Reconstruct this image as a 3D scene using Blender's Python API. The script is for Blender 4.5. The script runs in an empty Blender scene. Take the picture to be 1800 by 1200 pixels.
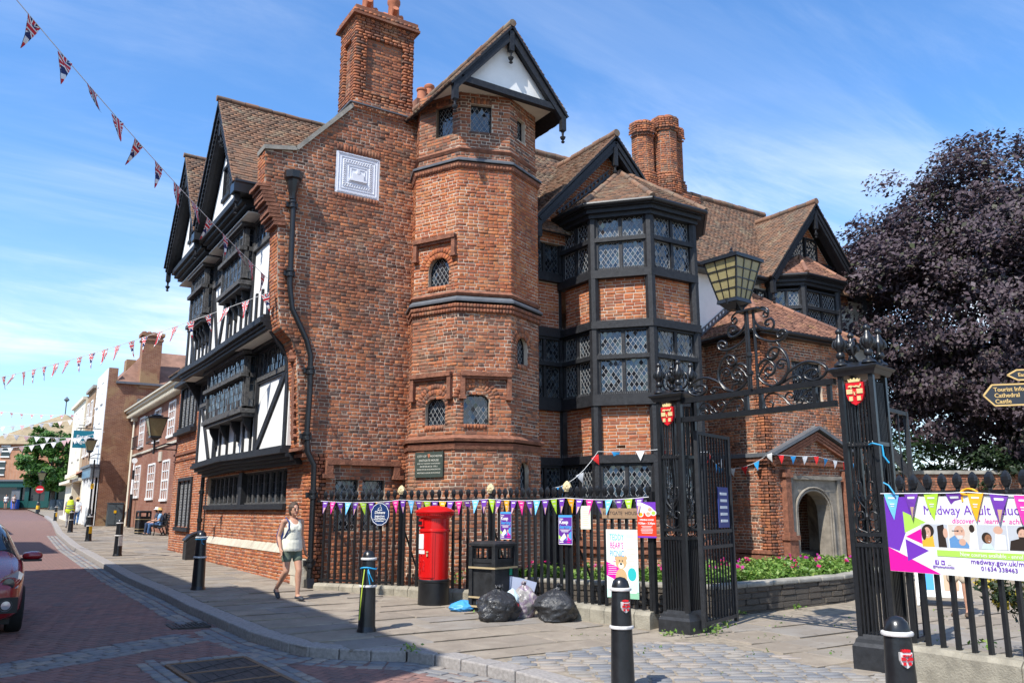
import bpy, math, random
import numpy as np
from mathutils import Vector, Matrix
from mathutils.geometry import tessellate_polygon
R = math.radians
random.seed(7); rng = np.random.default_rng(7)
scene = bpy.context.scene
COL = scene.collection

# ------------------------------------------------------------------ camera, sky, sun, exposure
CAM = Vector((-5.76, -16.5, 1.47))
cd = bpy.data.cameras.new('camera'); cam = bpy.data.objects.new('camera', cd); COL.objects.link(cam)
cam.location = CAM; cam.rotation_euler = (R(90 + 11.575), 0, R(-32.7))
cd.sensor_width = 36; cd.lens = 29.0; cd.clip_start = .05; cd.clip_end = 3000
scene.camera = cam
SUN_AZ, SUN_EL = 248.0, 51.0
w = bpy.data.worlds.new('World'); scene.world = w; w.use_nodes = True
nt = w.node_tree; nt.nodes.clear()
out = nt.nodes.new('ShaderNodeOutputWorld'); bg = nt.nodes.new('ShaderNodeBackground')
sky = nt.nodes.new('ShaderNodeTexSky'); sky.sky_type = 'NISHITA'; sky.sun_disc = False
sky.sun_elevation = R(SUN_EL); sky.sun_rotation = R(SUN_AZ); sky.altitude = 30
sky.air_density = 1.15; sky.dust_density = .5; sky.ozone_density = 2.6
bg.inputs['Strength'].default_value = .135
tc = nt.nodes.new('ShaderNodeTexCoord')
sep = nt.nodes.new('ShaderNodeSeparateXYZ'); nt.links.new(tc.outputs['Generated'], sep.inputs[0])
def wmath(op, a, b=None, c=None):
    n = nt.nodes.new('ShaderNodeMath'); n.operation = op
    for i, v in enumerate((a, b, c)):
        if v is None: continue
        if isinstance(v, (int, float)): n.inputs[i].default_value = v
        else: nt.links.new(v, n.inputs[i])
    return n.outputs[0]
zc = wmath('MAXIMUM', sep.outputs['Z'], .02)
den = wmath('ADD', zc, .12)
cx = wmath('DIVIDE', sep.outputs['X'], den); cy = wmath('DIVIDE', sep.outputs['Y'], den)
cmb = nt.nodes.new('ShaderNodeCombineXYZ'); nt.links.new(cx, cmb.inputs[0]); nt.links.new(cy, cmb.inputs[1])
def wnoise(scale, rot, st, lo, hi, detail=7, rough=.6, dist=.8, loc=(0, 0, 0)):
    mp = nt.nodes.new('ShaderNodeMapping'); mp.inputs['Rotation'].default_value = (0, 0, R(rot)); mp.inputs['Scale'].default_value = (st, 1, 1)
    mp.inputs['Location'].default_value = loc
    nt.links.new(cmb.outputs[0], mp.inputs[0])
    n = nt.nodes.new('ShaderNodeTexNoise'); n.inputs['Scale'].default_value = scale; n.inputs['Detail'].default_value = detail
    n.inputs['Roughness'].default_value = rough; n.inputs['Distortion'].default_value = dist
    nt.links.new(mp.outputs[0], n.inputs['Vector'])
    r = nt.nodes.new('ShaderNodeMapRange'); r.interpolation_type = 'SMOOTHSTEP'
    r.inputs['From Min'].default_value = lo; r.inputs['From Max'].default_value = hi
    nt.links.new(n.outputs['Fac'], r.inputs['Value']); return r.outputs[0]
c1 = wnoise(1.0, -40, .42, .40, .72, 9, .62, 1.1)
c2 = wnoise(.55, 20, .6, .40, .72, 5, .55, .5, (3, 1, 0))
c3 = wnoise(2.6, -35, .2, .42, .8, 9, .66, .8, (1, 5, 0))
cl = wmath('MULTIPLY', wmath('ADD', wmath('MULTIPLY', c1, .85), wmath('MULTIPLY', c3, .6)), wmath('ADD', wmath('MULTIPLY', c2, .95), .16))
haze = nt.nodes.new('ShaderNodeMapRange'); haze.interpolation_type = 'SMOOTHSTEP'
haze.inputs['From Min'].default_value = .42; haze.inputs['From Max'].default_value = 0.0
nt.links.new(sep.outputs['Z'], haze.inputs['Value'])
low = wmath('MULTIPLY', haze.outputs[0], wmath('ADD', wmath('MULTIPLY', c2, .45), .22))
cov = wmath('MINIMUM', wmath('ADD', cl, low), .93)
mx = nt.nodes.new('ShaderNodeMix'); mx.data_type = 'RGBA'
nt.links.new(cov, mx.inputs['Factor'])
tint = nt.nodes.new('ShaderNodeMix'); tint.data_type = 'RGBA'; tint.blend_type = 'MULTIPLY'; tint.inputs['Factor'].default_value = 1
nt.links.new(sky.outputs[0], tint.inputs[6]); tint.inputs[7].default_value = (.66, .99, 1.3, 1)
nt.links.new(tint.outputs[2], mx.inputs[6]); mx.inputs[7].default_value = (6.6, 6.9, 7.3, 1)
nt.links.new(mx.outputs[2], bg.inputs['Color']); nt.links.new(bg.outputs[0], out.inputs[0])
sd = bpy.data.lights.new('sun', 'SUN'); sun = bpy.data.objects.new('sun', sd); COL.objects.link(sun)
sd.energy = 4.6; sd.angle = R(.53); sd.color = (1, .955, .88)
to_sun = Vector((math.sin(R(SUN_AZ)) * math.cos(R(SUN_EL)), math.cos(R(SUN_AZ)) * math.cos(R(SUN_EL)), math.sin(R(SUN_EL))))
sun.rotation_euler = to_sun.to_track_quat('Z', 'Y').to_euler(); sun.location = to_sun * 80
vs = scene.view_settings; vs.view_transform = 'Standard'; vs.look = 'None'; vs.gamma = 1; vs.exposure = .58; vs.use_curve_mapping = False
scene.cycles.max_bounces = 6; scene.cycles.diffuse_bounces = 3; scene.cycles.glossy_bounces = 3; scene.cycles.transmission_bounces = 4
scene.cycles.caustics_reflective = False; scene.cycles.caustics_refractive = False

# ------------------------------------------------------------------ object helpers
WM = {}; KIDS = {}; 
def wm(o): return WM[o.name] if o else Matrix.Identity(4)
def link(o, parent=None, M=None):
    COL.objects.link(o)
    M = M or Matrix.Identity(4)
    if parent:
        o.parent = parent; o.matrix_parent_inverse = wm(parent).inverted(); KIDS.setdefault(parent.name, []).append(o)
    o.matrix_basis = M; WM[o.name] = M
    return o
def tag(o, label=None, cat=None, group=None, kind=None):
    if label: o['label'] = label
    if cat: o['category'] = cat
    if group: o['group'] = group
    if kind: o['kind'] = kind
    return o
def thing(name, label, cat, loc=(0, 0, 0), group=None):
    o = bpy.data.objects.new(name, None); o.empty_display_size = .2
    link(o, None, Matrix.Translation(loc)); return tag(o, label, cat, group)
def place(o, loc, rz=0, sc=1, rx=0, ry=0):
    M = Matrix.Translation(loc) @ Matrix.Rotation(rz, 4, 'Z') @ Matrix.Rotation(ry, 4, 'Y') @ Matrix.Rotation(rx, 4, 'X') @ Matrix.Scale(sc, 4)
    o.matrix_basis = M; return o
def copy_tree(o, parent=None, label=None):
    c = o.copy(); COL.objects.link(c); WM[c.name] = WM[o.name]
    if parent: c.parent = parent; c.matrix_parent_inverse = o.matrix_parent_inverse.copy(); KIDS.setdefault(parent.name, []).append(c)
    for k in KIDS.get(o.name, []): copy_tree(k, c)
    if label: c['label'] = label
    return c
class MB:
    def __init__(s): s.v = []; s.f = []; s.mi = []; s.m = 0
    def add(s, vs, fs):
        b = len(s.v); s.v += [tuple(p) for p in vs]; s.f += [tuple(i + b for i in f) for f in fs]; s.mi += [s.m] * len(fs)
    def box(s, x0, x1, y0, y1, z0, z1):
        s.add([(x0, y0, z0), (x1, y0, z0), (x1, y1, z0), (x0, y1, z0), (x0, y0, z1), (x1, y0, z1), (x1, y1, z1), (x0, y1, z1)],
              [(3, 2, 1, 0), (4, 5, 6, 7), (0, 1, 5, 4), (1, 2, 6, 5), (2, 3, 7, 6), (3, 0, 4, 7)])
    def obox(s, c, a, b, d):   # centre and three half-extent vectors
        c, a, b, d = map(Vector, (c, a, b, d))
        if a.cross(b).dot(d) < 0: a = -a
        s.add([c - a - b - d, c + a - b - d, c + a + b - d, c - a + b - d, c - a - b + d, c + a - b + d, c + a + b + d, c - a + b + d],
              [(3, 2, 1, 0), (4, 5, 6, 7), (0, 1, 5, 4), (1, 2, 6, 5), (2, 3, 7, 6), (3, 0, 4, 7)])
    def beam(s, p, q, w, h, side=(0, 0, 1)):   # w across (perp. to side), h along side
        p, q = Vector(p), Vector(q); d = (q - p) / 2; t = d.normalized(); u = Vector(side); u = (u - t * u.dot(t)).normalized(); x = t.cross(u)
        s.obox((p + q) / 2, d, x * w / 2, u * h / 2)
    def tube(s, pts, r, n=8, cap=True):
        pts = [Vector(p) for p in pts]; rs = r if isinstance(r, (list, tuple)) else [r] * len(pts)
        L = len(pts); up = None; vs = []
        for i, p in enumerate(pts):
            t = (pts[min(i + 1, L - 1)] - pts[max(i - 1, 0)]).normalized()
            if up is None:
                up = Vector((0, 0, 1)) if abs(t.z) < .9 else Vector((1, 0, 0))
            up = up - t * up.dot(t)
            if up.length < 1e-5: up = Vector((0, 1, 0)) - t * t.y
            up.normalize()
            x = t.cross(up)
            for k in range(n):
                a = 2 * math.pi * k / n; vs.append(p + (x * math.cos(a) + up * math.sin(a)) * rs[i])
        fs = [(i * n + k, i * n + (k + 1) % n, (i + 1) * n + (k + 1) % n, (i + 1) * n + k) for i in range(L - 1) for k in range(n)]
        if cap: fs += [tuple(range(n))[::-1], tuple(range((L - 1) * n, L * n))]
        s.add(vs, fs)
    def lathe(s, c, prof, n=20, cap=True, rot=0):
        c = Vector(c); vs = []
        for r, z in prof:
            for k in range(n):
                a = 2 * math.pi * k / n + rot; vs.append((c.x + r * math.cos(a), c.y + r * math.sin(a), c.z + z))
        L = len(prof)
        fs = [(i * n + k, i * n + (k + 1) % n, (i + 1) * n + (k + 1) % n, (i + 1) * n + k) for i in range(L - 1) for k in range(n)]
        if cap: fs += [tuple(range(n))[::-1], tuple(range((L - 1) * n, L * n))]
        s.add(vs, fs)
    def slab(s, O, U, W, N, outer, holes=(), thick=.1, back=True):   # polygon with holes, extruded from the front plane along -N
        O, U, W, N = map(Vector, (O, U, W, N)); loops = [list(outer)] + [list(h) for h in holes]
        P = lambda p, d: O + U * p[0] + W * p[1] - N * d
        flat = [p for l in loops for p in l]
        tris = tessellate_polygon([[Vector((p[0], p[1], 0)) for p in l] for l in loops])
        nf = len(flat); flip = U.cross(W).dot(N) < 0
        vs = [P(p, 0) for p in flat] + [P(p, thick) for p in flat]; fs = []
        for t in tris:
            a = flat[t[0]]; b = flat[t[1]]; c = flat[t[2]]
            ccw = (b[0] - a[0]) * (c[1] - a[1]) - (b[1] - a[1]) * (c[0] - a[0]) > 0
            t = tuple(t) if ccw != flip else tuple(t)[::-1]
            fs.append(t)
            if back: fs.append(tuple(i + nf for i in t[::-1]))
        b = 0
        for l in loops:
            n = len(l); ar = sum(l[i][0] * l[(i + 1) % n][1] - l[(i + 1) % n][0] * l[i][1] for i in range(n))
            for i in range(n):
                j = (i + 1) % n; q = (b + i, b + i + nf, b + j + nf, b + j)
                outer_ccw = (ar > 0)
                good = outer_ccw if l is loops[0] else not outer_ccw
                fs.append(q if good != flip else q[::-1])
            b += n
        s.add(vs, fs)
    def prism(s, O, U, W, N, poly, thick): s.slab(Vector(O) , U, W, N, poly, (), thick)
    def quad(s, *p): s.add(p, [tuple(range(len(p)))])
    def mesh(s, name, mats, smooth=False, bevel=None):
        me = bpy.data.meshes.new(name); me.from_pydata(s.v, [], s.f)
        for m in (mats if isinstance(mats, (list, tuple)) else [mats]): me.materials.append(m)
        if any(s.mi): me.polygons.foreach_set('material_index', s.mi)
        if smooth: me.polygons.foreach_set('use_smooth', [True] * len(s.f))
        me.update(); return me
    def build(s, name, mats, parent=None, smooth=False, M=None, auto=None):
        me = s.mesh(name, mats, smooth)
        if auto is not None:
            me.polygons.foreach_set('use_smooth', [True] * len(s.f)); me.set_sharp_from_angle(angle=R(auto))
        return link(bpy.data.objects.new(name, me), parent, M)
def np_mesh(name, V, F, mat, parent=None, smooth=False, attr=None):
    V = np.asarray(V, np.float32); F = np.asarray(F, np.int32); k = F.shape[1]
    me = bpy.data.meshes.new(name); me.vertices.add(len(V)); me.vertices.foreach_set('co', V.ravel())
    me.loops.add(F.size); me.loops.foreach_set('vertex_index', F.ravel())
    me.polygons.add(len(F)); me.polygons.foreach_set('loop_start', np.arange(0, F.size, k, dtype=np.int32))
    if attr is not None:
        a = me.attributes.new('tone', 'FLOAT', 'FACE'); a.data.foreach_set('value', np.asarray(attr, np.float32))
    me.materials.append(mat); me.update(calc_edges=True)
    if smooth: me.polygons.foreach_set('use_smooth', [True] * len(F))
    return link(bpy.data.objects.new(name, me), parent)
V3 = Vector

# ------------------------------------------------------------------ materials
class NT:
    def __init__(s, name):
        s.m = bpy.data.materials.new(name); s.m.use_nodes = True; s.t = s.m.node_tree; s.b = s.t.nodes['Principled BSDF']
    def n(s, t, **kw):
        x = s.t.nodes.new(t)
        for k, v in kw.items():
            if k in x.inputs: x.inputs[k].default_value = v
            else: setattr(x, k, v)
        return x
    def l(s, a, b): s.t.links.new(a, b)
    def pos(s, obj=False):
        if obj: return s.n('ShaderNodeTexCoord').outputs['Object']
        return s.n('ShaderNodeNewGeometry').outputs['Position']
    def noise(s, vec, scale, detail=4, rough=.6, dist=0):
        x = s.n('ShaderNodeTexNoise', Scale=scale, Detail=detail, Roughness=rough, Distortion=dist); s.l(vec, x.inputs['Vector']); return x.outputs['Fac']
    def ramp(s, fac, stops, interp='LINEAR'):
        x = s.n('ShaderNodeValToRGB'); x.color_ramp.interpolation = interp; e = x.color_ramp.elements
        while len(e) < len(stops): e.new(.5)
        for k, (p, c) in enumerate(stops):
            e[k].position = p; e[k].color = (*c, 1) if len(c) == 3 else c
        s.l(fac, x.inputs[0]); return x.outputs[0]
    def mix(s, fac, a, b, blend='MIX'):
        x = s.n('ShaderNodeMix', data_type='RGBA', blend_type=blend)
        for v, i in ((fac, 0), (a, 6), (b, 7)):
            if hasattr(v, 'node'): s.l(v, x.inputs[i])
            elif i == 0: x.inputs[0].default_value = v
            else: x.inputs[i].default_value = (*v, 1) if len(v) == 3 else v
        return x.outputs[2]
    def math(s, op, a, b=0.0, c=0.0):
        x = s.n('ShaderNodeMath', operation=op)
        for i, v in enumerate((a, b, c)):
            if hasattr(v, 'node'): s.l(v, x.inputs[i])
            else: x.inputs[i].default_value = v
        return x.outputs[0]
    def rnd(s):   # one random number per loose piece, whether it is an object of its own or an island of a mesh
        g = s.n('ShaderNodeNewGeometry'); o = s.n('ShaderNodeObjectInfo')
        return s.math('FRACT', s.math('ADD', g.outputs['Random Per Island'], o.outputs['Random']))
    def bump(s, h, strength=.3, dist=.02):
        x = s.n('ShaderNodeBump', Strength=strength, Distance=dist); s.l(h, x.inputs['Height']); s.l(x.outputs[0], s.b.inputs['Normal'])
    def col(s, c):
        if hasattr(c, 'node'): s.l(c, s.b.inputs['Base Color'])
        else: s.b.inputs['Base Color'].default_value = (*c, 1)
    def set(s, rough=.7, metal=0, spec=.4, **kw):
        b = s.b.inputs; b['Roughness'].default_value = rough; b['Metallic'].default_value = metal; b['Specular IOR Level'].default_value = spec
        for k, v in kw.items(): b[k.replace('_', ' ')].default_value = v
        return s.m
def plain(name, c, rough=.7, var=.25, scale=6, bump=.15, metal=0, spec=.4, bdist=.01, fine=40, **kw):
    t = NT(name); p = t.pos(True)
    n = t.noise(p, scale, 5); d = tuple(x * (1 - var) for x in c); e = tuple(min(1, x * (1 + var * .6)) for x in c)
    t.col(t.mix(t.ramp(n, [(.3, (0, 0, 0)), (.7, (1, 1, 1))]), d, e))
    if bump: t.bump(t.noise(p, fine, 4), bump, bdist)
    return t.set(rough, metal, spec, **kw)
def flat(name, c, rough=.5, metal=0, spec=.4, **kw):
    t = NT(name); p = t.pos(True); n = t.noise(p, 30, 3)
    t.col(t.mix(n, tuple(x * .93 for x in c), tuple(min(1, x * 1.05) for x in c))); return t.set(rough, metal, spec, **kw)
def brick_mat(name, pal, dark=.45, soot=.5):
    t = NT(name); p = t.pos(); r = t.rnd()
    big = t.noise(p, .9, 4, .6); fine = t.noise(p, 55, 4, .65); mid = t.noise(p, 14, 3, .6)
    k = t.math('ADD', t.math('MULTIPLY', r, .78), t.math('MULTIPLY', t.math('SUBTRACT', big, .5), soot))
    k = t.math('ADD', k, .1)
    c = t.ramp(k, pal)
    c = t.mix(t.math('MULTIPLY', t.ramp(mid, [(.35, (1, 1, 1)), (.62, (0, 0, 0))]), dark), c, (.16, .075, .045))
    c = t.mix(.07, c, (.34, .27, .21)); c = t.mix(t.math('MULTIPLY', t.ramp(fine, [(.55, (0, 0, 0)), (.8, (1, 1, 1))]), .28), c, (.5, .27, .16))
    mp = t.n('ShaderNodeMapping'); mp.inputs['Scale'].default_value = (1.3, 1.3, .4); t.l(p, mp.inputs[0]); stn = t.noise(mp.outputs[0], 1.0, 6, .7, .6); c = t.mix(t.math('MULTIPLY', t.ramp(stn, [(.5, (0, 0, 0)), (.66, (1, 1, 1))]), .36), c, (.085, .06, .05)); tan = t.noise(p, 1.7, 5, .7, .4); c = t.mix(t.math('MULTIPLY', t.ramp(tan, [(.54, (0, 0, 0)), (.66, (1, 1, 1))]), .4), c, (.42, .25, .15)); t.col(c); t.bump(t.math('ADD', fine, t.math('MULTIPLY', mid, .6)), .55, .012)
    return t.set(.9, 0, .2)
M = {}
PAL = [(0, (.5, .19, .075)), (.2, (.44, .145, .06)), (.4, (.37, .115, .052)), (.56, (.29, .095, .05)), (.72, (.2, .078, .05)), (.85, (.11, .06, .048)), (1, (.07, .05, .046))]
PAL2 = [(0, (.52, .2, .075)), (.25, (.47, .15, .05)), (.5, (.42, .115, .042)), (.75, (.34, .09, .04)), (.92, (.22, .075, .045)), (1, (.12, .06, .05))]
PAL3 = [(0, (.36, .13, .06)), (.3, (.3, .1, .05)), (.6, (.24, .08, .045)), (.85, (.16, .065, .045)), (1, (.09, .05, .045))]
M['brick'] = brick_mat('old_red_brick', PAL)
M['brick_orange'] = brick_mat('orange_tudor_brick', PAL2, .3, .35)
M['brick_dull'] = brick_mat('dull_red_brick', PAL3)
def mortar(name, light, darkc, lo=.42, hi=.56):
    t = NT(name); p = t.pos(); n = t.noise(p, .8, 5, .62, .6); f = t.noise(p, 60, 4, .7)
    c = t.mix(t.ramp(n, [(lo, (0, 0, 0)), (hi, (1, 1, 1))]), darkc, light)
    c = t.mix(t.math('MULTIPLY', f, .4), c, (.2, .15, .11)); t.col(c); t.bump(f, .5, .01); return t.set(.95, 0, .15)
M['mortar'] = mortar('lime_mortar', (.66, .54, .42), (.2, .14, .1), .42, .55)
M['mortar_pale'] = mortar('pale_mortar', (.62, .52, .42), (.4, .3, .22), .35, .5)
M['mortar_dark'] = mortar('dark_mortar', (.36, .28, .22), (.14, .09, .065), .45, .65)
t = NT('clay_tile'); p = t.pos(); r = t.rnd(); big = t.noise(p, .7, 4); f = t.noise(p, 40, 4, .7)
k = t.math('ADD', t.math('MULTIPLY', r, .8), t.math('MULTIPLY', t.math('SUBTRACT', big, .45), .6))
c = t.ramp(k, [(0, (.27, .145, .09)), (.3, (.21, .12, .08)), (.6, (.17, .11, .08)), (.85, (.13, .095, .075)), (1, (.085, .07, .06))])
lich = t.ramp(t.noise(p, 2.6, 6, .7, .5), [(.52, (0, 0, 0)), (.66, (1, 1, 1))])
c = t.mix(t.math('MULTIPLY', lich, .6), c, (.3, .26, .18)); c = t.mix(t.math('MULTIPLY', f, .3), c, (.1, .07, .05)); t.col(c); t.bump(f, .4, .01)
M['tile'] = t.set(.92, 0, .2)
t = NT('orange_clay_tile'); p = t.pos(); r = t.rnd(); f = t.noise(p, 40, 4, .7)
c = t.ramp(r, [(0, (.34, .175, .115)), (.4, (.275, .135, .09)), (.75, (.21, .108, .078)), (1, (.15, .08, .06))])
c = t.mix(t.math('MULTIPLY', t.ramp(t.noise(p, 2.2, 5), [(.58, (0, 0, 0)), (.7, (1, 1, 1))]), .45), c, (.42, .28, .1))
t.col(c); t.bump(f, .4, .01); M['tile_orange'] = t.set(.9, 0, .2)
t = NT('black_timber'); p = t.pos(); n = t.noise(p, 9, 5, .7, 1.2); f = t.noise(p, 70, 4, .7)
t.col(t.mix(t.ramp(n, [(.35, (0, 0, 0)), (.75, (1, 1, 1))]), (.009, .0095, .012), (.03, .031, .035))); t.bump(t.math('ADD', f, n), .4, .012); M['timber'] = t.set(.55, 0, .35)
t = NT('weathered_timber'); p = t.pos(); n = t.noise(p, 12, 5, .7, 1.5); f = t.noise(p, 70, 4, .7)
t.col(t.mix(t.ramp(n, [(.35, (0, 0, 0)), (.7, (1, 1, 1))]), (.03, .03, .032), (.15, .145, .14))); t.bump(t.math('ADD', f, n), .5, .012); M['timber_grey'] = t.set(.75, 0, .3)
M['render'] = plain('white_render', (.8, .79, .76), .9, .11, 1.6, .2, fine=25)
M['soffit'] = plain('cream_soffit', (.74, .69, .6), .9, .1, 3, .1)
M['lead'] = plain('lead_sheet', (.13, .14, .155), .5, .2, 5, .1, metal=.2)
M['came'] = flat('lead_came', (.34, .34, .34), .6, .2)
M['came_dark'] = flat('dark_lead_came', (.1, .105, .11), .6, .2)
t = NT('leaded_glass'); r = t.rnd(); t.col(t.ramp(r, [(0, (.004, .006, .01)), (.6, (.01, .014, .02)), (.9, (.03, .045, .06)), (1, (.06, .08, .1))])); M['glass'] = t.set(.05, 0, 1.0)
M['stone'] = plain('grey_stone', (.25, .22, .18), .9, .35, 4, .6, bdist=.02)
M['coping'] = plain('stone_coping', (.3, .28, .24), .9, .35, 5, .5)
M['pale_stone'] = plain('pale_stone', (.5, .45, .36), .9, .25, 4, .5)
M['iron'] = plain('black_iron_paint', (.013, .014, .016), .32, .3, 20, .12, spec=.5, fine=60)
M['iron_matt'] = plain('worn_black_iron', (.022, .023, .026), .5, .4, 12, .2, spec=.4)
M['brick_trim'] = plain('worn_brick_moulding', (.24, .1, .06), .92, .45, 9, .8, fine=35, bdist=.02)
M['plaque'] = plain('white_plaster_plaque', (.72, .73, .78), .6, .06, 8, .1)
M['white'] = plain('white_paint', (.8, .8, .78), .5, .05, 6, .05)
M['cream'] = plain('cream_paint', (.7, .64, .5), .6, .06, 6, .05)
M['gold'] = plain('pale_gold_paint', (.62, .5, .28), .5, .15, 30, .1)
M['terracotta'] = plain('terracotta', (.4, .14, .07), .8, .2, 8, .2)

# ------------------------------------------------------------------ pieces laid on a surface: bricks, tiles, setts, flags
def inter(polys, v):   # scanline through polygons (even-odd): list of (a, b)
    xs = []
    for p in polys:
        n = len(p)
        for i in range(n):
            (x0, y0), (x1, y1) = p[i], p[(i + 1) % n]
            if (y0 <= v) != (y1 <= v): xs.append(x0 + (v - y0) / (y1 - y0) * (x1 - x0))
    xs.sort(); return list(zip(xs[::2], xs[1::2]))
def rec(C, U, W, N, L, H, D): return (*C, *U, *W, *N, L, H, D)
def lay(O, U, W, N, outer, holes=(), pitch=.075, st=.225, hd=.112, joint=.015, bond='english', proud=.007, var=.005, jit=.003, w0=None, seed=0, minl=.045):
    rn = random.Random(seed); O, U, W, N = map(Vector, (O, U, W, N)); res = []
    polys = [list(outer)] + [list(h) for h in holes]
    ws = [p[1] for p in outer]; lo, hi = min(ws), max(ws); v = (w0 if w0 is not None else math.floor(lo / pitch) * pitch) + pitch / 2; row = int(round(v / pitch))
    while v < hi:
        if v > lo:
            for a, b in inter(polys, v):
                kind = row % 2
                x = a - rn.random() * .04 - (0 if kind else .06)
                while x < b:
                    if bond == 'english': l = st if kind else hd
                    elif bond == 'flemish': l = st if rn.random() < .55 else hd
                    elif bond == 'stretcher': l = st
                    else: l = st * (rn.uniform(.75, 1.35))
                    l *= rn.uniform(.93, 1.06); x0, x1 = max(x, a), min(x + l, b)
                    if b - (x + l) < .05: x1 = b; l = b - x
                    if x1 - x0 > minl:
                        wj = rn.uniform(-jit, jit)
                        C = O + U * ((x0 + x1) / 2) + W * (v + wj)
                        res.append(rec(C, U, W, N, x1 - x0 - joint, pitch - joint + rn.uniform(-jit, jit), proud + rn.uniform(-var, var)))
                    x += l
        v += pitch; row += 1
    return res
def arch_recs(O, U, W, N, c, r0, r1, a0, a1, n, proud=.012):
    O, U, W, N = map(Vector, (O, U, W, N)); res = []
    for k in range(n):
        a = a0 + (a1 - a0) * (k + .5) / n; rad = U * math.cos(a) + W * math.sin(a); tan = U * -math.sin(a) + W * math.cos(a)
        C = O + U * c[0] + W * c[1] + rad * ((r0 + r1) / 2)
        res.append(rec(C, tan, rad, N, (a1 - a0) / n * (r0 + r1) / 2 - .012, r1 - r0 - .008, proud + random.uniform(-.003, .003)))
    return res
BT = []   # chamfered brick template: back ring, edge ring, front ring
for y, i in ((-.6, 0), (.55, 0), (1, 1)):
    for x, z in ((-1, -1), (1, -1), (1, 1), (-1, 1)): BT.append((x, y, z, i))
BT = np.array(BT, float)
BF = np.array([(k, (k + 1) % 4, (k + 1) % 4 + 4, k + 4) for k in range(4)] + [(k + 4, (k + 1) % 4 + 4, (k + 1) % 4 + 8, k + 8) for k in range(4)] + [(8, 9, 10, 11)])
def recs_VF(recs, cham=.006, jitter=.0025, wob=None):
    A = np.array(recs, float); n = len(A); C, U, W, N = A[:, 0:3], A[:, 3:6], A[:, 6:9], A[:, 9:12]; L, H, D = A[:, 12], A[:, 13], A[:, 14]
    tx = BT[None, :, 0] * (L[:, None] / 2 - BT[None, :, 3] * cham); tz = BT[None, :, 2] * (H[:, None] / 2 - BT[None, :, 3] * cham); ty = np.where(BT[None, :, 1] < 0, -.02, BT[None, :, 1] * D[:, None])
    g = np.random.default_rng(len(recs)); 
    if jitter:
        j = g.normal(0, jitter, (n, 12)); j2 = g.normal(0, jitter, (n, 12)); tx = tx + j; tz = tz + j2
        ty[:, 8:] += g.normal(0, jitter * .5, (n, 4))
    V = C[:, None, :] + tx[..., None] * U[:, None, :] + tz[..., None] * W[:, None, :] + ty[..., None] * N[:, None, :]
    det = np.einsum('ij,ij->i', np.cross(U, W), N)
    F = BF[None] + 12 * np.arange(n)[:, None, None]
    F[det < 0] = F[det < 0][:, :, ::-1]
    return V.reshape(-1, 3), F.reshape(-1, 4)
def piece_meshes(name, mat, k=5, cham=.05):
    ms = []
    for i in range(k):
        g = np.random.default_rng(100 + i); v = []
        for (x, y, z, c) in BT: v.append(((x - (x * cham if c else 0)) / 2 + g.normal(0, .008), (-1.6 if y < 0 else y), (z - (z * cham * 2.6 if c else 0)) / 2 + g.normal(0, .02)))
        me = bpy.data.meshes.new(name); me.from_pydata(v, [], [tuple(f) for f in BF]); me.materials.append(mat); me.update(); ms.append(me)
    return ms
def one(name, me, r, parent):   # one piece as an object of its own; local x along, y outward, z up the surface
    C, U, W, N = Vector(r[0:3]), Vector(r[3:6]), Vector(r[6:9]), Vector(r[9:12]); L, H, D = r[12:15]
    if U.cross(N).dot(W) < 0: U = -U
    Mx = Matrix((U * L, N * D, W * H)).transposed().to_4x4(); Mx.translation = C
    return link(bpy.data.objects.new(name, me), parent, Mx)
def shown(r):
    C = Vector(r[0:3]); N = Vector(r[9:12]); d = CAM - C; l = d.length
    return r[12] * r[13] * max(0, N.dot(d) / l) / (l * l)
def settle(walls, piece, rest, n=300, cham=.006, jitter=.0025):   # walls: list of (parent, material, records); the n largest in view become objects, the rest one mesh per wall
    allr = [(shown(r), i, j) for i, (_, _, rs) in enumerate(walls) for j, r in enumerate(rs)]
    allr.sort(reverse=True); pick = {(i, j) for _, i, j in allr[:n]}; cache = {}
    for i, (par, m, rs) in enumerate(walls):
        left = []
        for j, r in enumerate(rs):
            if (i, j) in pick:
                if m.name not in cache: cache[m.name] = piece_meshes(piece, m)
                one(piece, cache[m.name][j % 5], r, par)
            else: left.append(r)
        if left:
            V, F = recs_VF(left, cham, jitter); tag(np_mesh(rest, V, F, m, par), kind='stuff')

# ------------------------------------------------------------------ leaded lights
def clip_line(poly, p, d):   # segment of the line p + t d inside a convex ccw polygon
    t0, t1 = -1e9, 1e9; n = len(poly)
    for i in range(n):
        a, b = poly[i], poly[(i + 1) % n]; nx, ny = -(b[1] - a[1]), b[0] - a[0]
        den = nx * d[0] + ny * d[1]; num = nx * (p[0] - a[0]) + ny * (p[1] - a[1])
        if abs(den) < 1e-9:
            if num < 0: return None
        else:
            t = -num / den
            if den > 0: t0 = max(t0, t)
            else: t1 = min(t1, t)
    return (t0, t1) if t1 - t0 > .01 else None
def clip_poly(sub, poly):
    n = len(poly)
    for i in range(n):
        a, b = poly[i], poly[(i + 1) % n]; nx, ny = -(b[1] - a[1]), b[0] - a[0]; o = []
        for k in range(len(sub)):
            p, q = sub[k], sub[(k + 1) % len(sub)]; dp = nx * (p[0] - a[0]) + ny * (p[1] - a[1]); dq = nx * (q[0] - a[0]) + ny * (q[1] - a[1])
            if dp >= 0: o.append(p)
            if (dp >= 0) != (dq >= 0): t = dp / (dp - dq); o.append((p[0] + (q[0] - p[0]) * t, p[1] + (q[1] - p[1]) * t))
        sub = o
        if len(sub) < 3: return []
    return sub
def rect(x0, z0, x1, z1): return [(x0, z0), (x1, z0), (x1, z1), (x0, z1)]
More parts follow.
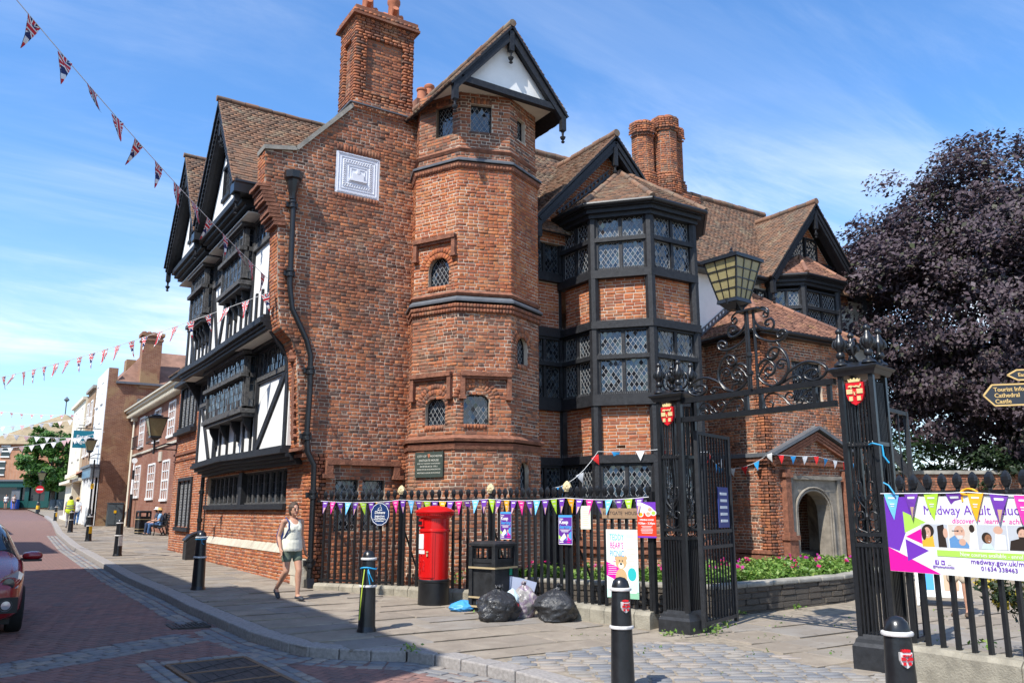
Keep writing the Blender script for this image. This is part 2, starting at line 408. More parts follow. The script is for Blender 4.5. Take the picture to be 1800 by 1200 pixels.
def archpoly(x0, z0, x1, z1, rise, n=8):   # opening with a segmental / round head
    c = (x0 + x1) / 2; h = (x1 - x0) / 2; p = [(x0, z0), (x1, z0)]
    for k in range(n + 1):
        a = math.pi * k / n; p.append((c + h * math.cos(a), z1 - rise + rise * math.sin(a)))
    return p
def leaded(mb, O, U, W, N, poly, dx=.1, dz=.15, lw=.009, diamond=True, tilt=.035, glass=0, came=1, seed=0):
    O, U, W, N = map(Vector, (O, U, W, N)); rn = random.Random(seed); flip = U.cross(W).dot(N) < 0
    P = lambda x, z, d=0: O + U * x + W * z + N * d
    x0, x1 = min(p[0] for p in poly), max(p[0] for p in poly); z0, z1 = min(p[1] for p in poly), max(p[1] for p in poly)
    mb.m = glass
    def pane(s):
        s = clip_poly(s, poly)
        if len(s) < 3: return
        mx = sum(p[0] for p in s) / len(s); mz = sum(p[1] for p in s) / len(s); tx, tz = rn.gauss(0, tilt), rn.gauss(0, tilt)
        q = [P(x, z, (x - mx) * tx + (z - mz) * tz) for x, z in s]
        if flip: q = q[::-1]
        mb.add(q, [tuple(range(len(q)))])
    segs = []
    if diamond:
        nx, nz = int((x1 - x0) / dx) + 2, int((z1 - z0) / dz) + 2
        for i in range(-1, nx * 2):
            for j in range(-1, nz * 2):
                if (i + j) % 2: continue
                cx, cz = x0 + i * dx / 2, z0 + j * dz / 2; pane([(cx, cz - dz / 2), (cx + dx / 2, cz), (cx, cz + dz / 2), (cx - dx / 2, cz)])
        l = math.hypot(dx, dz); 
        for k in range(-2 * nz - 2, 2 * (nx + nz)):
            for s in (1, -1):
                px, pz = (x0 + (k + .5) * dx, z0) if s > 0 else (x0 + (k + .5) * dx, z0)
                segs.append(((px, pz), (dx / l, s * dz / l)))
    else:
        nx, nz = max(1, round((x1 - x0) / dx)), max(1, round((z1 - z0) / dz)); ddx, ddz = (x1 - x0) / nx, (z1 - z0) / nz
        for i in range(nx):
            for j in range(nz): pane(rect(x0 + i * ddx, z0 + j * ddz, x0 + (i + 1) * ddx, z0 + (j + 1) * ddz))
        segs += [((x0 + i * ddx, z0), (0, 1)) for i in range(1, nx)] + [((x0, z0 + j * ddz), (1, 0)) for j in range(1, nz)]
    mb.m = came
    for p, d in segs:
        t = clip_line(poly, p, d)
        if t: mb.beam(P(p[0] + d[0] * t[0], p[1] + d[1] * t[0], .004), P(p[0] + d[0] * t[1], p[1] + d[1] * t[1], .004), lw, lw * .8, N)
    n = len(poly)
    for k in range(n): mb.beam(P(*poly[k], .004), P(*poly[(k + 1) % n], .004), lw * 1.6, lw, N)
def spikes(mb, p, q, n, h=.09, out=(0, 0, 0)):
    p, q, out = Vector(p), Vector(q), Vector(out); rn = random.Random(n)
    for k in range(n):
        c = p.lerp(q, (k + .5) / n); t = c + Vector((rn.uniform(-.02, .02), rn.uniform(-.02, .02), h * rn.uniform(.8, 1.1))) + out * rn.uniform(-.05, .09)
        s = .0035; mb.add([c + Vector((s, 0, 0)), c + Vector((-s, s, 0)), c + Vector((-s, -s, 0)), t], [(0, 1, 3), (1, 2, 3), (2, 0, 3)])
def text_mesh(txt, size, mat, depth=.002, align='CENTER', name='lettering', shear=0, bold=0):
    cu = bpy.data.curves.new(name, 'FONT'); cu.body = txt; cu.size = size; cu.align_x = align; cu.align_y = 'CENTER'; cu.extrude = depth; cu.shear = shear; cu.offset = bold; cu.resolution_u = 2
    o = bpy.data.objects.new(name, cu); COL.objects.link(o); bpy.context.view_layer.update()
    me = bpy.data.meshes.new_from_object(o.evaluated_get(bpy.context.evaluated_depsgraph_get())); bpy.data.objects.remove(o)
    me.materials.clear(); me.materials.append(mat); me.name = name; return me
TEXTS = []   # filled in early, before the scene grows (each needs one small depsgraph update)
def letter(parent, txt, size, mat, O, U, W, N, align='CENTER', shear=0, bold=0, off=.004, sx=1.0):
    me = text_mesh(txt, size, mat, .0012, align, shear=shear, bold=bold)
    U, W, N = Vector(U).normalized(), Vector(W).normalized(), Vector(N).normalized()
    Mx = Matrix((U * sx, W, N)).transposed().to_4x4(); Mx.translation = Vector(O) + N * off
    return link(bpy.data.objects.new('lettering', me), parent, Mx)
GY = [-60, -20, 0, 20, 30, 52, 75, 110, 200, 600]; GZ = [-1.6, -.56, 0, .24, .40, .75, 1.2, 1.9, 3.2, 8]
def gz(y): return float(np.interp(y, GY, GZ))

# ------------------------------------------------------------------ the ground, road, kerb and pavement
t = NT('brick_paver_road'); p = t.pos()
bt = t.n('ShaderNodeTexBrick', Scale=1.0, **{'Mortar Size': .008, 'Brick Width': .22, 'Row Height': .11}); t.l(p, bt.inputs['Vector'])
bt.inputs['Color1'].default_value = (.24, .13, .11, 1); bt.inputs['Color2'].default_value = (.195, .112, .1, 1); bt.inputs['Mortar'].default_value = (.08, .06, .05, 1)
n = t.noise(p, .6, 5); t.col(t.mix(t.math('MULTIPLY', n, .4), bt.outputs[0], (.15, .11, .09))); t.bump(t.noise(p, 60, 3), .3, .006); M['road'] = t.set(.85, 0, .3)
t = NT('clay_paver'); p = t.pos(); r = t.rnd(); n = t.noise(p, .7, 5); f = t.noise(p, 70, 4, .7)
c = t.ramp(r, [(0, (.3, .155, .128)), (.4, (.255, .135, .116)), (.75, (.215, .124, .11)), (1, (.175, .118, .11))])
c = t.mix(t.math('MULTIPLY', t.ramp(n, [(.4, (0, 0, 0)), (.65, (1, 1, 1))]), .4), c, (.15, .115, .1)); c = t.mix(t.math('MULTIPLY', f, .3), c, (.1, .065, .055)); t.col(c); t.bump(f, .4, .006); M['paver'] = t.set(.8, 0, .3)
t = NT('granite_sett'); p = t.pos(); r = t.rnd(); f = t.noise(p, 60, 5, .75)
c = t.ramp(r, [(0, (.17, .18, .2)), (.45, (.23, .225, .225)), (.8, (.3, .27, .235)), (1, (.36, .3, .25))]); c = t.mix(t.math('MULTIPLY', f, .5), c, (.12, .115, .11)); t.col(c); t.bump(t.math('ADD', f, t.noise(p, 14, 3)), .5, .012); M['sett'] = t.set(.75, 0, .35)
t = NT('york_flagstone'); p = t.pos(); r = t.rnd(); f = t.noise(p, 35, 6, .75); n = t.noise(p, 2.2, 6, .65, .4)
c = t.ramp(r, [(0, (.3, .255, .205)), (.4, (.355, .3, .235)), (.7, (.32, .285, .24)), (1, (.255, .24, .225))])
c = t.mix(t.math('MULTIPLY', t.ramp(n, [(.42, (1, 1, 1)), (.62, (0, 0, 0))]), .55), c, (.2, .165, .13)); c = t.mix(t.math('MULTIPLY', f, .35), c, (.16, .135, .11)); sp_ = t.ramp(t.noise(p, 11, 2, .4), [(.69, (0, 0, 0)), (.73, (1, 1, 1))]); c = t.mix(t.math('MULTIPLY', sp_, .6), c, (.1, .085, .075)); st_ = t.ramp(t.noise(p, .55, 5, .7, 1.2), [(.5, (0, 0, 0)), (.7, (1, 1, 1))]); c = t.mix(t.math('MULTIPLY', st_, .42), c, (.15, .125, .1)); t.col(c); t.bump(t.math('ADD', f, n), .5, .012); M['flag'] = t.set(.88, 0, .25)
M['joint'] = plain('sandy_joint', (.27, .225, .17), .95, .4, 8, .5)
M['joint_dark'] = plain('dark_road_joint', (.09, .075, .06), .95, .4, 8, .5)
M['kerb'] = plain('granite_kerb', (.3, .275, .255), .8, .3, 25, .5, fine=80)
M['earth'] = plain('distant_ground', (.2, .19, .16), .95, .3, .3, .2)
KL = [(-.2, 110), (-.4, 68), (-.88, 52), (-2.1, 31), (-2.55, 18), (-2.73, 4.25), (-2.6, -1.66), (-2.41, -4.75), (-2.15, -6.05), (-1.6, -6.65), (-1.05, -7.0), (-.85, -7.6), (-.68, -8.2), (-.5, -8.8), (-.45, -11), (-.4, -40)]
KYs = [p[1] for p in KL][::-1]; KXs = [p[0] for p in KL][::-1]
def kx(y): return float(np.interp(y, KYs, KXs))
ROADZ = -.12
def strip(name, ys, x0f, x1f, zf, mat, parent=None, nx=1):
    mb = MB(); rows = []
    for y in ys:
        a, b = x0f(y), x1f(y); rows.append([(a + (b - a) * k / nx, y, zf(y)) for k in range(nx + 1)])
    W_ = nx + 1; mb.v = [p for r_ in rows for p in r_]
    for i in range(len(rows) - 1):
        for k in range(nx): mb.f.append((i * W_ + k, i * W_ + k + 1, (i + 1) * W_ + k + 1, (i + 1) * W_ + k)); mb.mi.append(0)
    return mb.build(name, mat, parent)
ys = sorted(set([-600, -200, -60, -40] + [y for y in GY] + [-30 + .5 * k for k in range(70)] + [10 + 5 * k for k in range(20)] + [600]))
ground = tag(strip('ground', ys, lambda y: -600, lambda y: 600, lambda y: gz(y) - .3, M['earth']), kind='structure')
ry = [y for y in ys if -40 <= y <= 200]
road = tag(strip('road', ry, lambda y: -9, lambda y: 14, lambda y: gz(y) + ROADZ - .006, M['road']), kind='structure')
py = [y for y in ys if -40 <= y <= 110]
pavement = tag(strip('pavement', sorted(set(py + [p[1] for p in KL if p[1] > -41])), lambda y: kx(y) + .02, lambda y: 30, lambda y: gz(y) - .012, M['joint']), kind='structure')
far_pave = tag(strip('far_pavement', py, lambda y: -9.2, lambda y: -7.4, lambda y: gz(y), M['flag']), kind='structure')
mbk = MB()
for a, b in zip(range(-40, 110, 3), range(-37, 113, 3)): mbk.obox((-7.33, (a + b) / 2, gz((a + b) / 2) - .1), (.075, 0, 0), (0, 1.49, 0), (0, 0, .11))
tag(mbk.build('far_kerb', M['kerb']), kind='structure')
# kerb stones
kerb = tag(strip('kerb', sorted(set(py + [p[1] for p in KL if p[1] > -41])), lambda y: kx(y) + .012, lambda y: kx(y) + .016, lambda y: gz(y) - .02, M['joint_dark']), kind='structure')
kp = []
for (x0, y0), (x1, y1) in zip(KL[:-1], KL[1:]):
    n_ = max(1, int(math.hypot(x1 - x0, y1 - y0) / .1)); kp += [(x0 + (x1 - x0) * k / n_, y0 + (y1 - y0) * k / n_) for k in range(n_)]
kp = [p for p in kp if -15 < p[1] < 66]
i = 0; krec = []
def seg_rec(a, b, w, h, z, off):
    d = Vector((b[0] - a[0], b[1] - a[1], 0)); L = d.length; u = d / L; n_ = Vector((-u.y, u.x, 0)); n_ = n_ if n_.x > 0 else -n_
    c = Vector(((a[0] + b[0]) / 2, (a[1] + b[1]) / 2, z)) + n_ * off; return c, u, n_, L
ramp_h = lambda y: 0.0 if y > -8 else max(-.085, (y + 8) * .06)
while i < len(kp) - 3:
    st = 4 if -8.5 < kp[i][1] < -5.5 else random.randint(8, 11); j = min(i + st, len(kp) - 1); a, b = kp[i], kp[j]
    ym = (a[1] + b[1]) / 2; c, u, n_, L = seg_rec(a, b, .3, .25, gz(ym), .15); slope = (gz(b[1]) - gz(a[1])) / L
    mb = MB(); uu = Vector((u.x, u.y, slope)); e = .012
    hh = (0, 0, .125)
    mb.obox(c + Vector((0, 0, -.122 + random.uniform(-.003, .004) + ramp_h(ym) * .0)), uu * (L / 2 - .006), n_ * .148, hh)
    k_ = mb.build('kerb_stone', M['kerb'], kerb); bm_ = k_.modifiers.new('bevel', 'BEVEL'); bm_.width = .018; bm_.segments = 2
    i = j
# what is laid where
def fence_x(y): return float(np.interp(y, [-7.2, -5.54, -3.75, -1.9, -.25, 0], [2.65, 2.15, 1.8, .95, .0, -.1]))
def hatch_uv(x, y): dx, dy = x + 3.16, y + 6.75; a = R(4); return dx * math.cos(a) + dy * math.sin(a), -dx * math.sin(a) + dy * math.cos(a)
def in_hatch(x, y, m=0): u, v = hatch_uv(x, y); return abs(u) < .47 + m and abs(v) < .92 + m
def band_v(x, y): u = Vector((.88, .47)); d = Vector((x + 3.7, y + 4.42)); return d.dot(u), d.x * -u.y + d.y * u.x
def in_band(x, y): a, b = band_v(x, y); return -5 < a < .75 and abs(b) < .36
def in_setts(x, y): return y < -7.85 + .04 * x and y > -15 and kx(y) + .32 < x < 2.55 + max(0, -(y + 8)) * .17 and not (x > 2.2 and y > -8.1)
Z3 = Vector((0, 0, 1))
pav = []; S_ = .108; ang = R(33); ca, sa = math.cos(ang), math.sin(ang); U_ = Vector((ca, sa, 0)); W_ = Vector((-sa, ca, 0))
O_ = Vector((-5, -5, 0))
for a in range(-130, 131):
    for b in range(-66, 67):
        bx, by = a + 2 * b, a - 2 * b
        for cx_, cy_, U2, W2 in ((bx + 1, by + .5, U_, W_), (bx + 2.5, by, W_, -U_)):
            P = O_ + U_ * (cx_ * S_) + W_ * (cy_ * S_)
            if not (-7.2 < P.x < 0 and -13.5 < P.y < 9): continue
            if P.x > kx(P.y) - .42 or in_hatch(P.x, P.y, .26) or in_band(P.x, P.y): continue
            P.z = gz(P.y) + ROADZ - .004 + random.uniform(-.0015, .0015)
            pav.append(rec(P, U2, W2, Z3, 2 * S_ - .007, S_ - .007, .006))
settle([(road, M['paver'], pav)], 'paver', 'pavers', 300, .004, .0012)
sett = []
def sett_rows(cells, zoff, par_list):
    for (x, y, u, l, w_) in cells:
        d = Vector((math.cos(u), math.sin(u), 0)); par_list.append(rec((x, y, gz(y) + zoff), d, Vector((-d.y, d.x, 0)), Z3, l, w_, .018 + random.uniform(-.004, .004)))
cells = []
for row, off in enumerate((.08, .24, .38)):          # gutter
    s = 0; k = 0
    while k < len(kp) - 2:
        st_ = random.choice((2, 2, 3)); a, b = kp[k], kp[min(k + st_, len(kp) - 1)]
        if -13.5 < a[1] < 30 and not (-3.35 < a[1] < -2.75 and row < 3): 
            c, u, n_, L = seg_rec(a, b, .1, .1, 0, -off); cells.append((c.x, c.y, math.atan2(u.y, u.x), L - .02, .125))
        k += st_
for row in range(5):                                 # band across the road
    s = -4.6 + random.random() * .1
    while s < .72:
        l = random.uniform(.17, .27); x = -3.7 + .88 * (s + l / 2) - .47 * (row - 2) * .15; y = -4.42 + .47 * (s + l / 2) + .88 * (row - 2) * .15
        cells.append((x, y, math.atan2(.47, .88), l - .022, .128)); s += l
for side in range(2):                                # round the hatch
    for rr in range(2):
        s = -1.2
        while s < 1.2:
            l = random.uniform(.16, .24); u = (.54 + rr * .13) * (1 if side else -1); x, y = -3.16 + u * math.cos(R(4)) - (s + l / 2) * math.sin(R(4)), -6.75 + u * math.sin(R(4)) + (s + l / 2) * math.cos(R(4))
            cells.append((x, y, R(94), l - .02, .115)); s += l
        s = -.47
        while s < .4:
            l = random.uniform(.16, .24); v = (.99 + rr * .13) * (1 if side else -1); x, y = -3.16 + (s + l / 2) * math.cos(R(4)) - v * math.sin(R(4)), -6.75 + (s + l / 2) * math.sin(R(4)) + v * math.cos(R(4))
            cells.append((x, y, R(4), l - .02, .115)); s += l
sr = []; sett_rows(cells, ROADZ - .012, sr)
cells = []; au = R(-32)
for i_ in range(-40, 70):
    s = -9 + random.random() * .2
    while s < 9:
        l = random.uniform(.2, .33); x = 1 + (s + l / 2) * math.cos(au) - i_ * .135 * math.sin(au) ; y = -10 + (s + l / 2) * math.sin(au) + i_ * .135 * math.cos(au)
        if in_setts(x, y): cells.append((x, y, au + random.uniform(-.04, .04), l - .03, .135 - .028))
        s += l
sp = []; sett_rows(cells, -.018, sp)
settle([(road, M['sett'], sr), (pavement, M['sett'], sp)], 'sett', 'setts', 420, .012, .004)
fl = []; y = -15.0
while y < 46:
    d = random.uniform(.5, .82) if y < 12 else random.uniform(.7, 1.1); ym = y + d / 2
    x0 = kx(ym) + .31
    x1 = fence_x(ym) - .1 if -7.2 < ym < 0 else (-.02 if ym < 14.2 and ym >= 0 else (2.3 if ym < 40 else 2)) if ym >= 0 else 12.5
    if 0 <= ym < 9.2: x1 = -.1
    x = x0
    while x < x1 - .1:
        l = random.uniform(.6, 1.25); l = l if x + l < x1 - .25 else x1 - x; mid = x + l / 2
        if not in_setts(mid, ym) and not (ym < -12.2 and mid > 3.5):
            if not (in_setts(x + .1, ym) or in_setts(x + l - .1, ym)) or l < .7:
                fl.append(rec((mid, ym, gz(ym) - .012), (1, 0, 0), (0, 1, 0), Z3, l - .009, d - .009, .012 + random.uniform(-.003, .004)))
            else:
                for q in range(3):
                    xm = x + l * (q + .5) / 3
                    if not in_setts(xm, ym): fl.append(rec((xm, ym, gz(ym) - .012), (1, 0, 0), (0, 1, 0), Z3, l / 3 - .009, d - .009, .012 + random.uniform(-.003, .004)))
        x += l
    y += d
settle([(pavement, M['flag'], fl)], 'flagstone', 'flagstones', 300, .01, .006)
# hatch cover and gully in the road
M['hatch'] = plain('worn_steel_hatch', (.06, .055, .052), .6, .5, 9, .4, metal=.3)
M['rust'] = plain('rusty_edge', (.2, .12, .07), .8, .3, 20, .3)
h = thing('hatch_cover', 'large dark metal hatch in three panels set into the road among setts', 'hatch cover', (-3.16, -6.75, gz(-6.75) + ROADZ))
def HP(u, v, z=0): return Vector((-3.16 + u * math.cos(R(4)) - v * math.sin(R(4)), -6.75 + u * math.sin(R(4)) + v * math.cos(R(4)), gz(-6.75 + v) + ROADZ + z))
mb = MB()
for u in (-.45, .45): mb.beam(HP(u, -.9, .0), HP(u, .9, .0), .05, .04)
for v in (-.9, -.3, .3, .9): mb.beam(HP(-.45, v, .001), HP(.45, v, .001), .05, .042)
mb.build('frame', M['rust'], h)
for k in range(3):
    mb = MB(); v0 = -.87 + k * .6; c = HP(0, v0 + .27, .004)
    mb.obox(c, HP(.42, v0 + .27) - HP(0, v0 + .27), (HP(0, v0 + .54) - HP(0, v0)) / 2, (0, 0, .012)); mb.beam(HP(-.4, v0 + .03, .018), HP(.4, v0 + .5, .018), .02, .008)
    for q in range(7): mb.beam(HP(-.38 + q * .12, v0 + .04, .017), HP(-.38 + q * .12, v0 + .5, .017), .012, .006)
    mb.build('panel', M['hatch'], h)
g = thing('drain_grate', 'small dark iron gully grate in the gutter beside the kerb', 'drain grate', (-2.85, -3.05, gz(-3) + ROADZ)); mb = MB(); z = gz(-3.05) + ROADZ
for k in range(9): mb.box(-3.1 + k * .055, -3.07 + k * .055, -3.3, -2.8, z - .05, z + .012)
mb.box(-3.14, -3.105, -3.33, -2.77, z - .05, z + .014); mb.box(-2.62, -2.59, -3.33, -2.77, z - .05, z + .014)
mb.box(-3.1, -2.62, -3.35, -3.31, z - .05, z + .014); mb.box(-3.1, -2.62, -2.79, -2.75, z - .05, z + .014); mb.build('grate', M['hatch'], g)

# ------------------------------------------------------------------ the Tudor house
X3, Y3 = Vector((1, 0, 0)), Vector((0, 1, 0))
house = thing('tudor_house', 'tall red brick and black timbered Tudor house with octagonal stair turret and chimneys', 'house', (4, 3, 0))
HB = []   # (part, material, brick records)
HT = []   # (part, material, tile records)
GL = [M['glass'], M['came']]; GLD = [M['glass'], M['came_dark']]
def brick_wall(name, O, U, W, N, outer, holes=(), thick=.3, mat='brick', mortar='mortar', parent=None, store=None, proud=.007, extra=None, **kw):
    mb = MB(); mb.slab(O, U, W, N, outer, holes, thick); o = mb.build(name, M[mortar], parent or house)
    rs = lay(O, U, W, N, outer, holes, proud=proud, **kw) + (extra or [])
    (HB if store is None else store).append((o, M[mat], rs)); return o
def reveal_bricks(O, U, W, N, x, z0, z1, side, depth, pitch=.075): return []
def window(name, parent, O, U, W, N, poly, mats=None, frame=.035, recess=.1, **kw):
    N = Vector(N); mb = MB(); O2 = Vector(O) - N * recess; leaded(mb, O2, U, W, N, poly, **kw); mb.m = 2
    if frame:
        n = len(poly); P = lambda p: O2 + Vector(U) * p[0] + Vector(W) * p[1] + N * .012
        for k in range(n): mb.beam(P(poly[k]), P(poly[(k + 1) % n]), frame, .05, N)
    return mb.build(name, (mats or GL) + [M['timber']], parent)
# --- side wall with the big chimney
prof = [(0, -.3), (2.25, -.3), (2.25, 10.7), (.62, 10.7), (.17, 10.02), (-.70, 9.06), (-1.36, 8.93), (-1.32, 8.1), (-1.14, 7.62), (-1.0, 7.3), (-.95, 6.2), (-.88, 5.45), (-.82, 5.15), (-.58, 4.92), (-.46, 4.62), (-.38, 3.72), (-.3, 2.75), (-.06, 2.5), (0, 2.25)]
hw = [rect(.5, 1.06, 1.0, 2.1), rect(1.1, 1.06, 1.6, 2.1)]; hp = rect(.2, 8.34, 1.24, 9.32)
side = brick_wall('side_wall', (0, 0, 0), X3, Z3, -Y3, prof, hw + [hp], .55, 'brick', 'mortar', seed=3)
rs = []
for (x0, z0), (x1, z1) in zip(prof[6:], prof[7:] + prof[:1]):      # the stepped street edge of the wall
    p, q = Vector((x0, .0, z0)), Vector((x1, .0, z1)); d = p - q; L = d.length; W_ = d / L; N_ = Vector((-W_.z, 0, W_.x)); N_ = N_ if N_.x < 0 else -N_
    rs += lay(q, Y3, W_, N_, rect(.0, 0, .55, L), pitch=.075, st=.225, hd=.112, seed=int(z0 * 10), w0=0)
HB.append((side, M['brick_orange'], rs))
mb = MB()
for k in range(11):
    x = -1.03 - .036 * k - (.03 if k in (2, 3, 6, 7, 10) else 0)
    for j in range(3): mb.obox((x + .06 + random.uniform(-.008, .008), .05 + j * .205, 7.36 + k * .078), (.13, 0, .012), (0, .098, 0), (0, 0, .033))
mb.build('kneeler', M['brick_trim'], house); mb = MB()
for k, (x, z) in enumerate(((-.28, 2.72), (-.17, 2.6))): mb.obox((x + .06, .26, z), (.13, 0, .03), (0, .31, 0), (0, 0, .035))
mb.build('kneeler', M['brick_trim'], house)
mb = MB()      # carved brick pilaster strip on the street edge
for k in range(18): 
    z = 2.95 + k * .085
    for s in range(2): mb.obox((-.345 - .012 * k / 4, .15 + s * .09 + (.045 if k % 2 else 0), z), (.05, 0, 0), (0, .03, .03), (0, -.03, .03))
mb.lathe((-.42, .22, 4.5), [(.12, 0), (.15, .06), (.12, .12), (.14, .2), (.05, .34), (.01, .36)], 10); mb.build('carved_strip', M['brick_trim'], house)
mb = MB()
cp = [(-1.40, 8.95), (-.70, 9.08), (.17, 10.04), (.52, 10.44)]
for a, b in zip(cp, cp[1:]): mb.beam((a[0], .2, a[1] + .03), (b[0], .2, b[1] + .03), .52, .09)
mb.build('gable_coping', M['coping'], house)
for i, x in enumerate((.5, 1.1)): window('leaded_window', side, (0, 0, 0), X3, Z3, -Y3, rect(x, 1.06, x + .5, 2.1), GL, .04, .14, seed=i)
mb = MB(); mb.box(.26, 1.9, -.13, 0, 2.4, 2.5); mb.box(.26, .4, -.12, 0, 2.2, 2.4); mb.box(1.76, 1.9, -.12, 0, 2.2, 2.4); mb.box(.18, .42, -.15, 0, 2.12, 2.2); mb.box(1.74, 1.98, -.15, 0, 2.12, 2.2); mb.build('hood_mould', M['brick_trim'], house)
mb = MB(); mb.box(.2, 1.24, -.0, .1, 8.34, 9.32)          # plaster plaque with relief
pq = mb.build('plaster_plaque', M['plaque'], house); mb = MB()
for i in (.06, .12, .3, .36):
    a, b, c, d = .2 + i, 1.24 - i, 8.34 + i, 9.32 - i
    for p_, q_ in (((a, c), (b, c)), ((b, c), (b, d)), ((b, d), (a, d)), ((a, d), (a, c))): mb.beam((p_[0], -.004, p_[1]), (q_[0], -.004, q_[1]), .008, .014, Y3)
for k in range(44):
    a = k / 44 * 4; s = int(a); f_ = a - s; i = .21; l, r_, bt_, tp = .2 + i, 1.24 - i, 8.34 + i, 9.32 - i
    x, z = [(l + (r_ - l) * f_, bt_), (r_, bt_ + (tp - bt_) * f_), (r_ - (r_ - l) * f_, tp), (l, tp - (tp - bt_) * f_)][s]
    mb.lathe((0, 0, 0), [(.001, 0)], 3, False) if False else mb.tube([(x + .035 * math.cos(q), -.005, z + .035 * math.sin(q)) for q in np.linspace(0, 5.2, 8)], .011, 4)
for k in range(40):
    x = .26 + k * .0235; mb.obox((x, -.006, 8.375), (.012, 0, .012), (0, .012, 0), (-.004, 0, .004)); mb.obox((x, -.006, 9.285), (.012, 0, .012), (0, .012, 0), (-.004, 0, .004))
mb.obox((.72, -.015, 8.78), (.14, 0, 0), (0, .02, 0), (0, 0, .07)); mb.obox((.72, -.02, 8.9), (.03, 0, 0), (0, .02, 0), (0, 0, .05)); mb.obox((.72, -.02, 8.69), (.2, 0, 0), (0, .02, 0), (0, 0, .02))
mb.build('relief', M['plaque'], pq)
HB.append((side, M['brick_dull'], [rec((.24 + .0745 * k, 0, 9.4), X3, Z3, -Y3, .062, .14, .018) for k in range(14)] + [rec((.24 + .0745 * k, 0, 8.28), X3, Z3, -Y3, .062, .1, .018) for k in range(14)]))
# --- chimney
ch = tag(MB(), None) if False else None
mb = MB(); mb.box(.62, 1.96, .085, .93, 10.3, 12.9); stack = mb.build('chimney_stack', M['mortar_dark'], house); rs = []
pan = rect(.26, .62, 1.24, 1.95)
for O_, U_, N_, w_ in (((.62, .085, 10.35), X3, -Y3, 1.34), ((.62, .93, 10.35), -Y3, -X3, .845), ((1.96, .085, 10.35), Y3, X3, .845)):
    pn = rect(.22, .62, w_ - .22, 1.95); rs += lay(O_, U_, Z3, N_, rect(-.07, 0, w_ + .07, 2.42), [pn], proud=.08, seed=int(w_ * 10), w0=0); rs += lay(O_, U_, Z3, N_, pn, proud=.006, seed=8, w0=0)
    for k, (z, pr) in enumerate(((2.36, .1), (2.43, .15), (2.5, .16), (2.57, .12), (2.64, .09))): rs += lay(Vector(O_) + N_ * 0, U_, Z3, N_, rect(-pr, z, w_ + pr, z + .074), proud=pr, seed=k, w0=z)
    rs += lay(O_, U_, Z3, N_, rect(-.1, 0, w_ + .1, .16), proud=.105, seed=2, w0=0)
HB.append((stack, M['brick'], rs))
mb = MB(); mb.box(.44, 2.14, -.09, 1.1, 12.78, 12.84); mb.box(.5, 2.1, -.04, 1.05, 12.9, 13.02); mb.build('cap', M['brick_dull'], stack)
mb = MB(); mb.beam((.44, -.07, 10.53), (2.1, -.07, 10.53), .06, .03); mb.beam((.46, -.07, 10.53), (.46, 1.0, 10.53), .06, .03); mb.build('lead_flashing', M['lead'], stack)
def pot(x, y, z, h_, cowl, par):
    mb = MB(); mb.lathe((x, y, z), [(.17, 0), (.15, .1), (.13, h_ * .8), (.16, h_ * .85), (.16, h_ * .95), (.12, h_)], 14)
    if cowl:
        for a in (.3, 2.4, 4.5): mb.tube([(x + .08 * math.cos(a), y + .08 * math.sin(a), z + h_ * .45), (x + .26 * math.cos(a), y + .26 * math.sin(a), z + h_ * .55)], .075, 8)
    mb.build('chimney_pot', M['terracotta'], par, auto=40)
pot(1.0, .5, 13, .8, True, stack); pot(1.68, .5, 13, .85, True, stack)
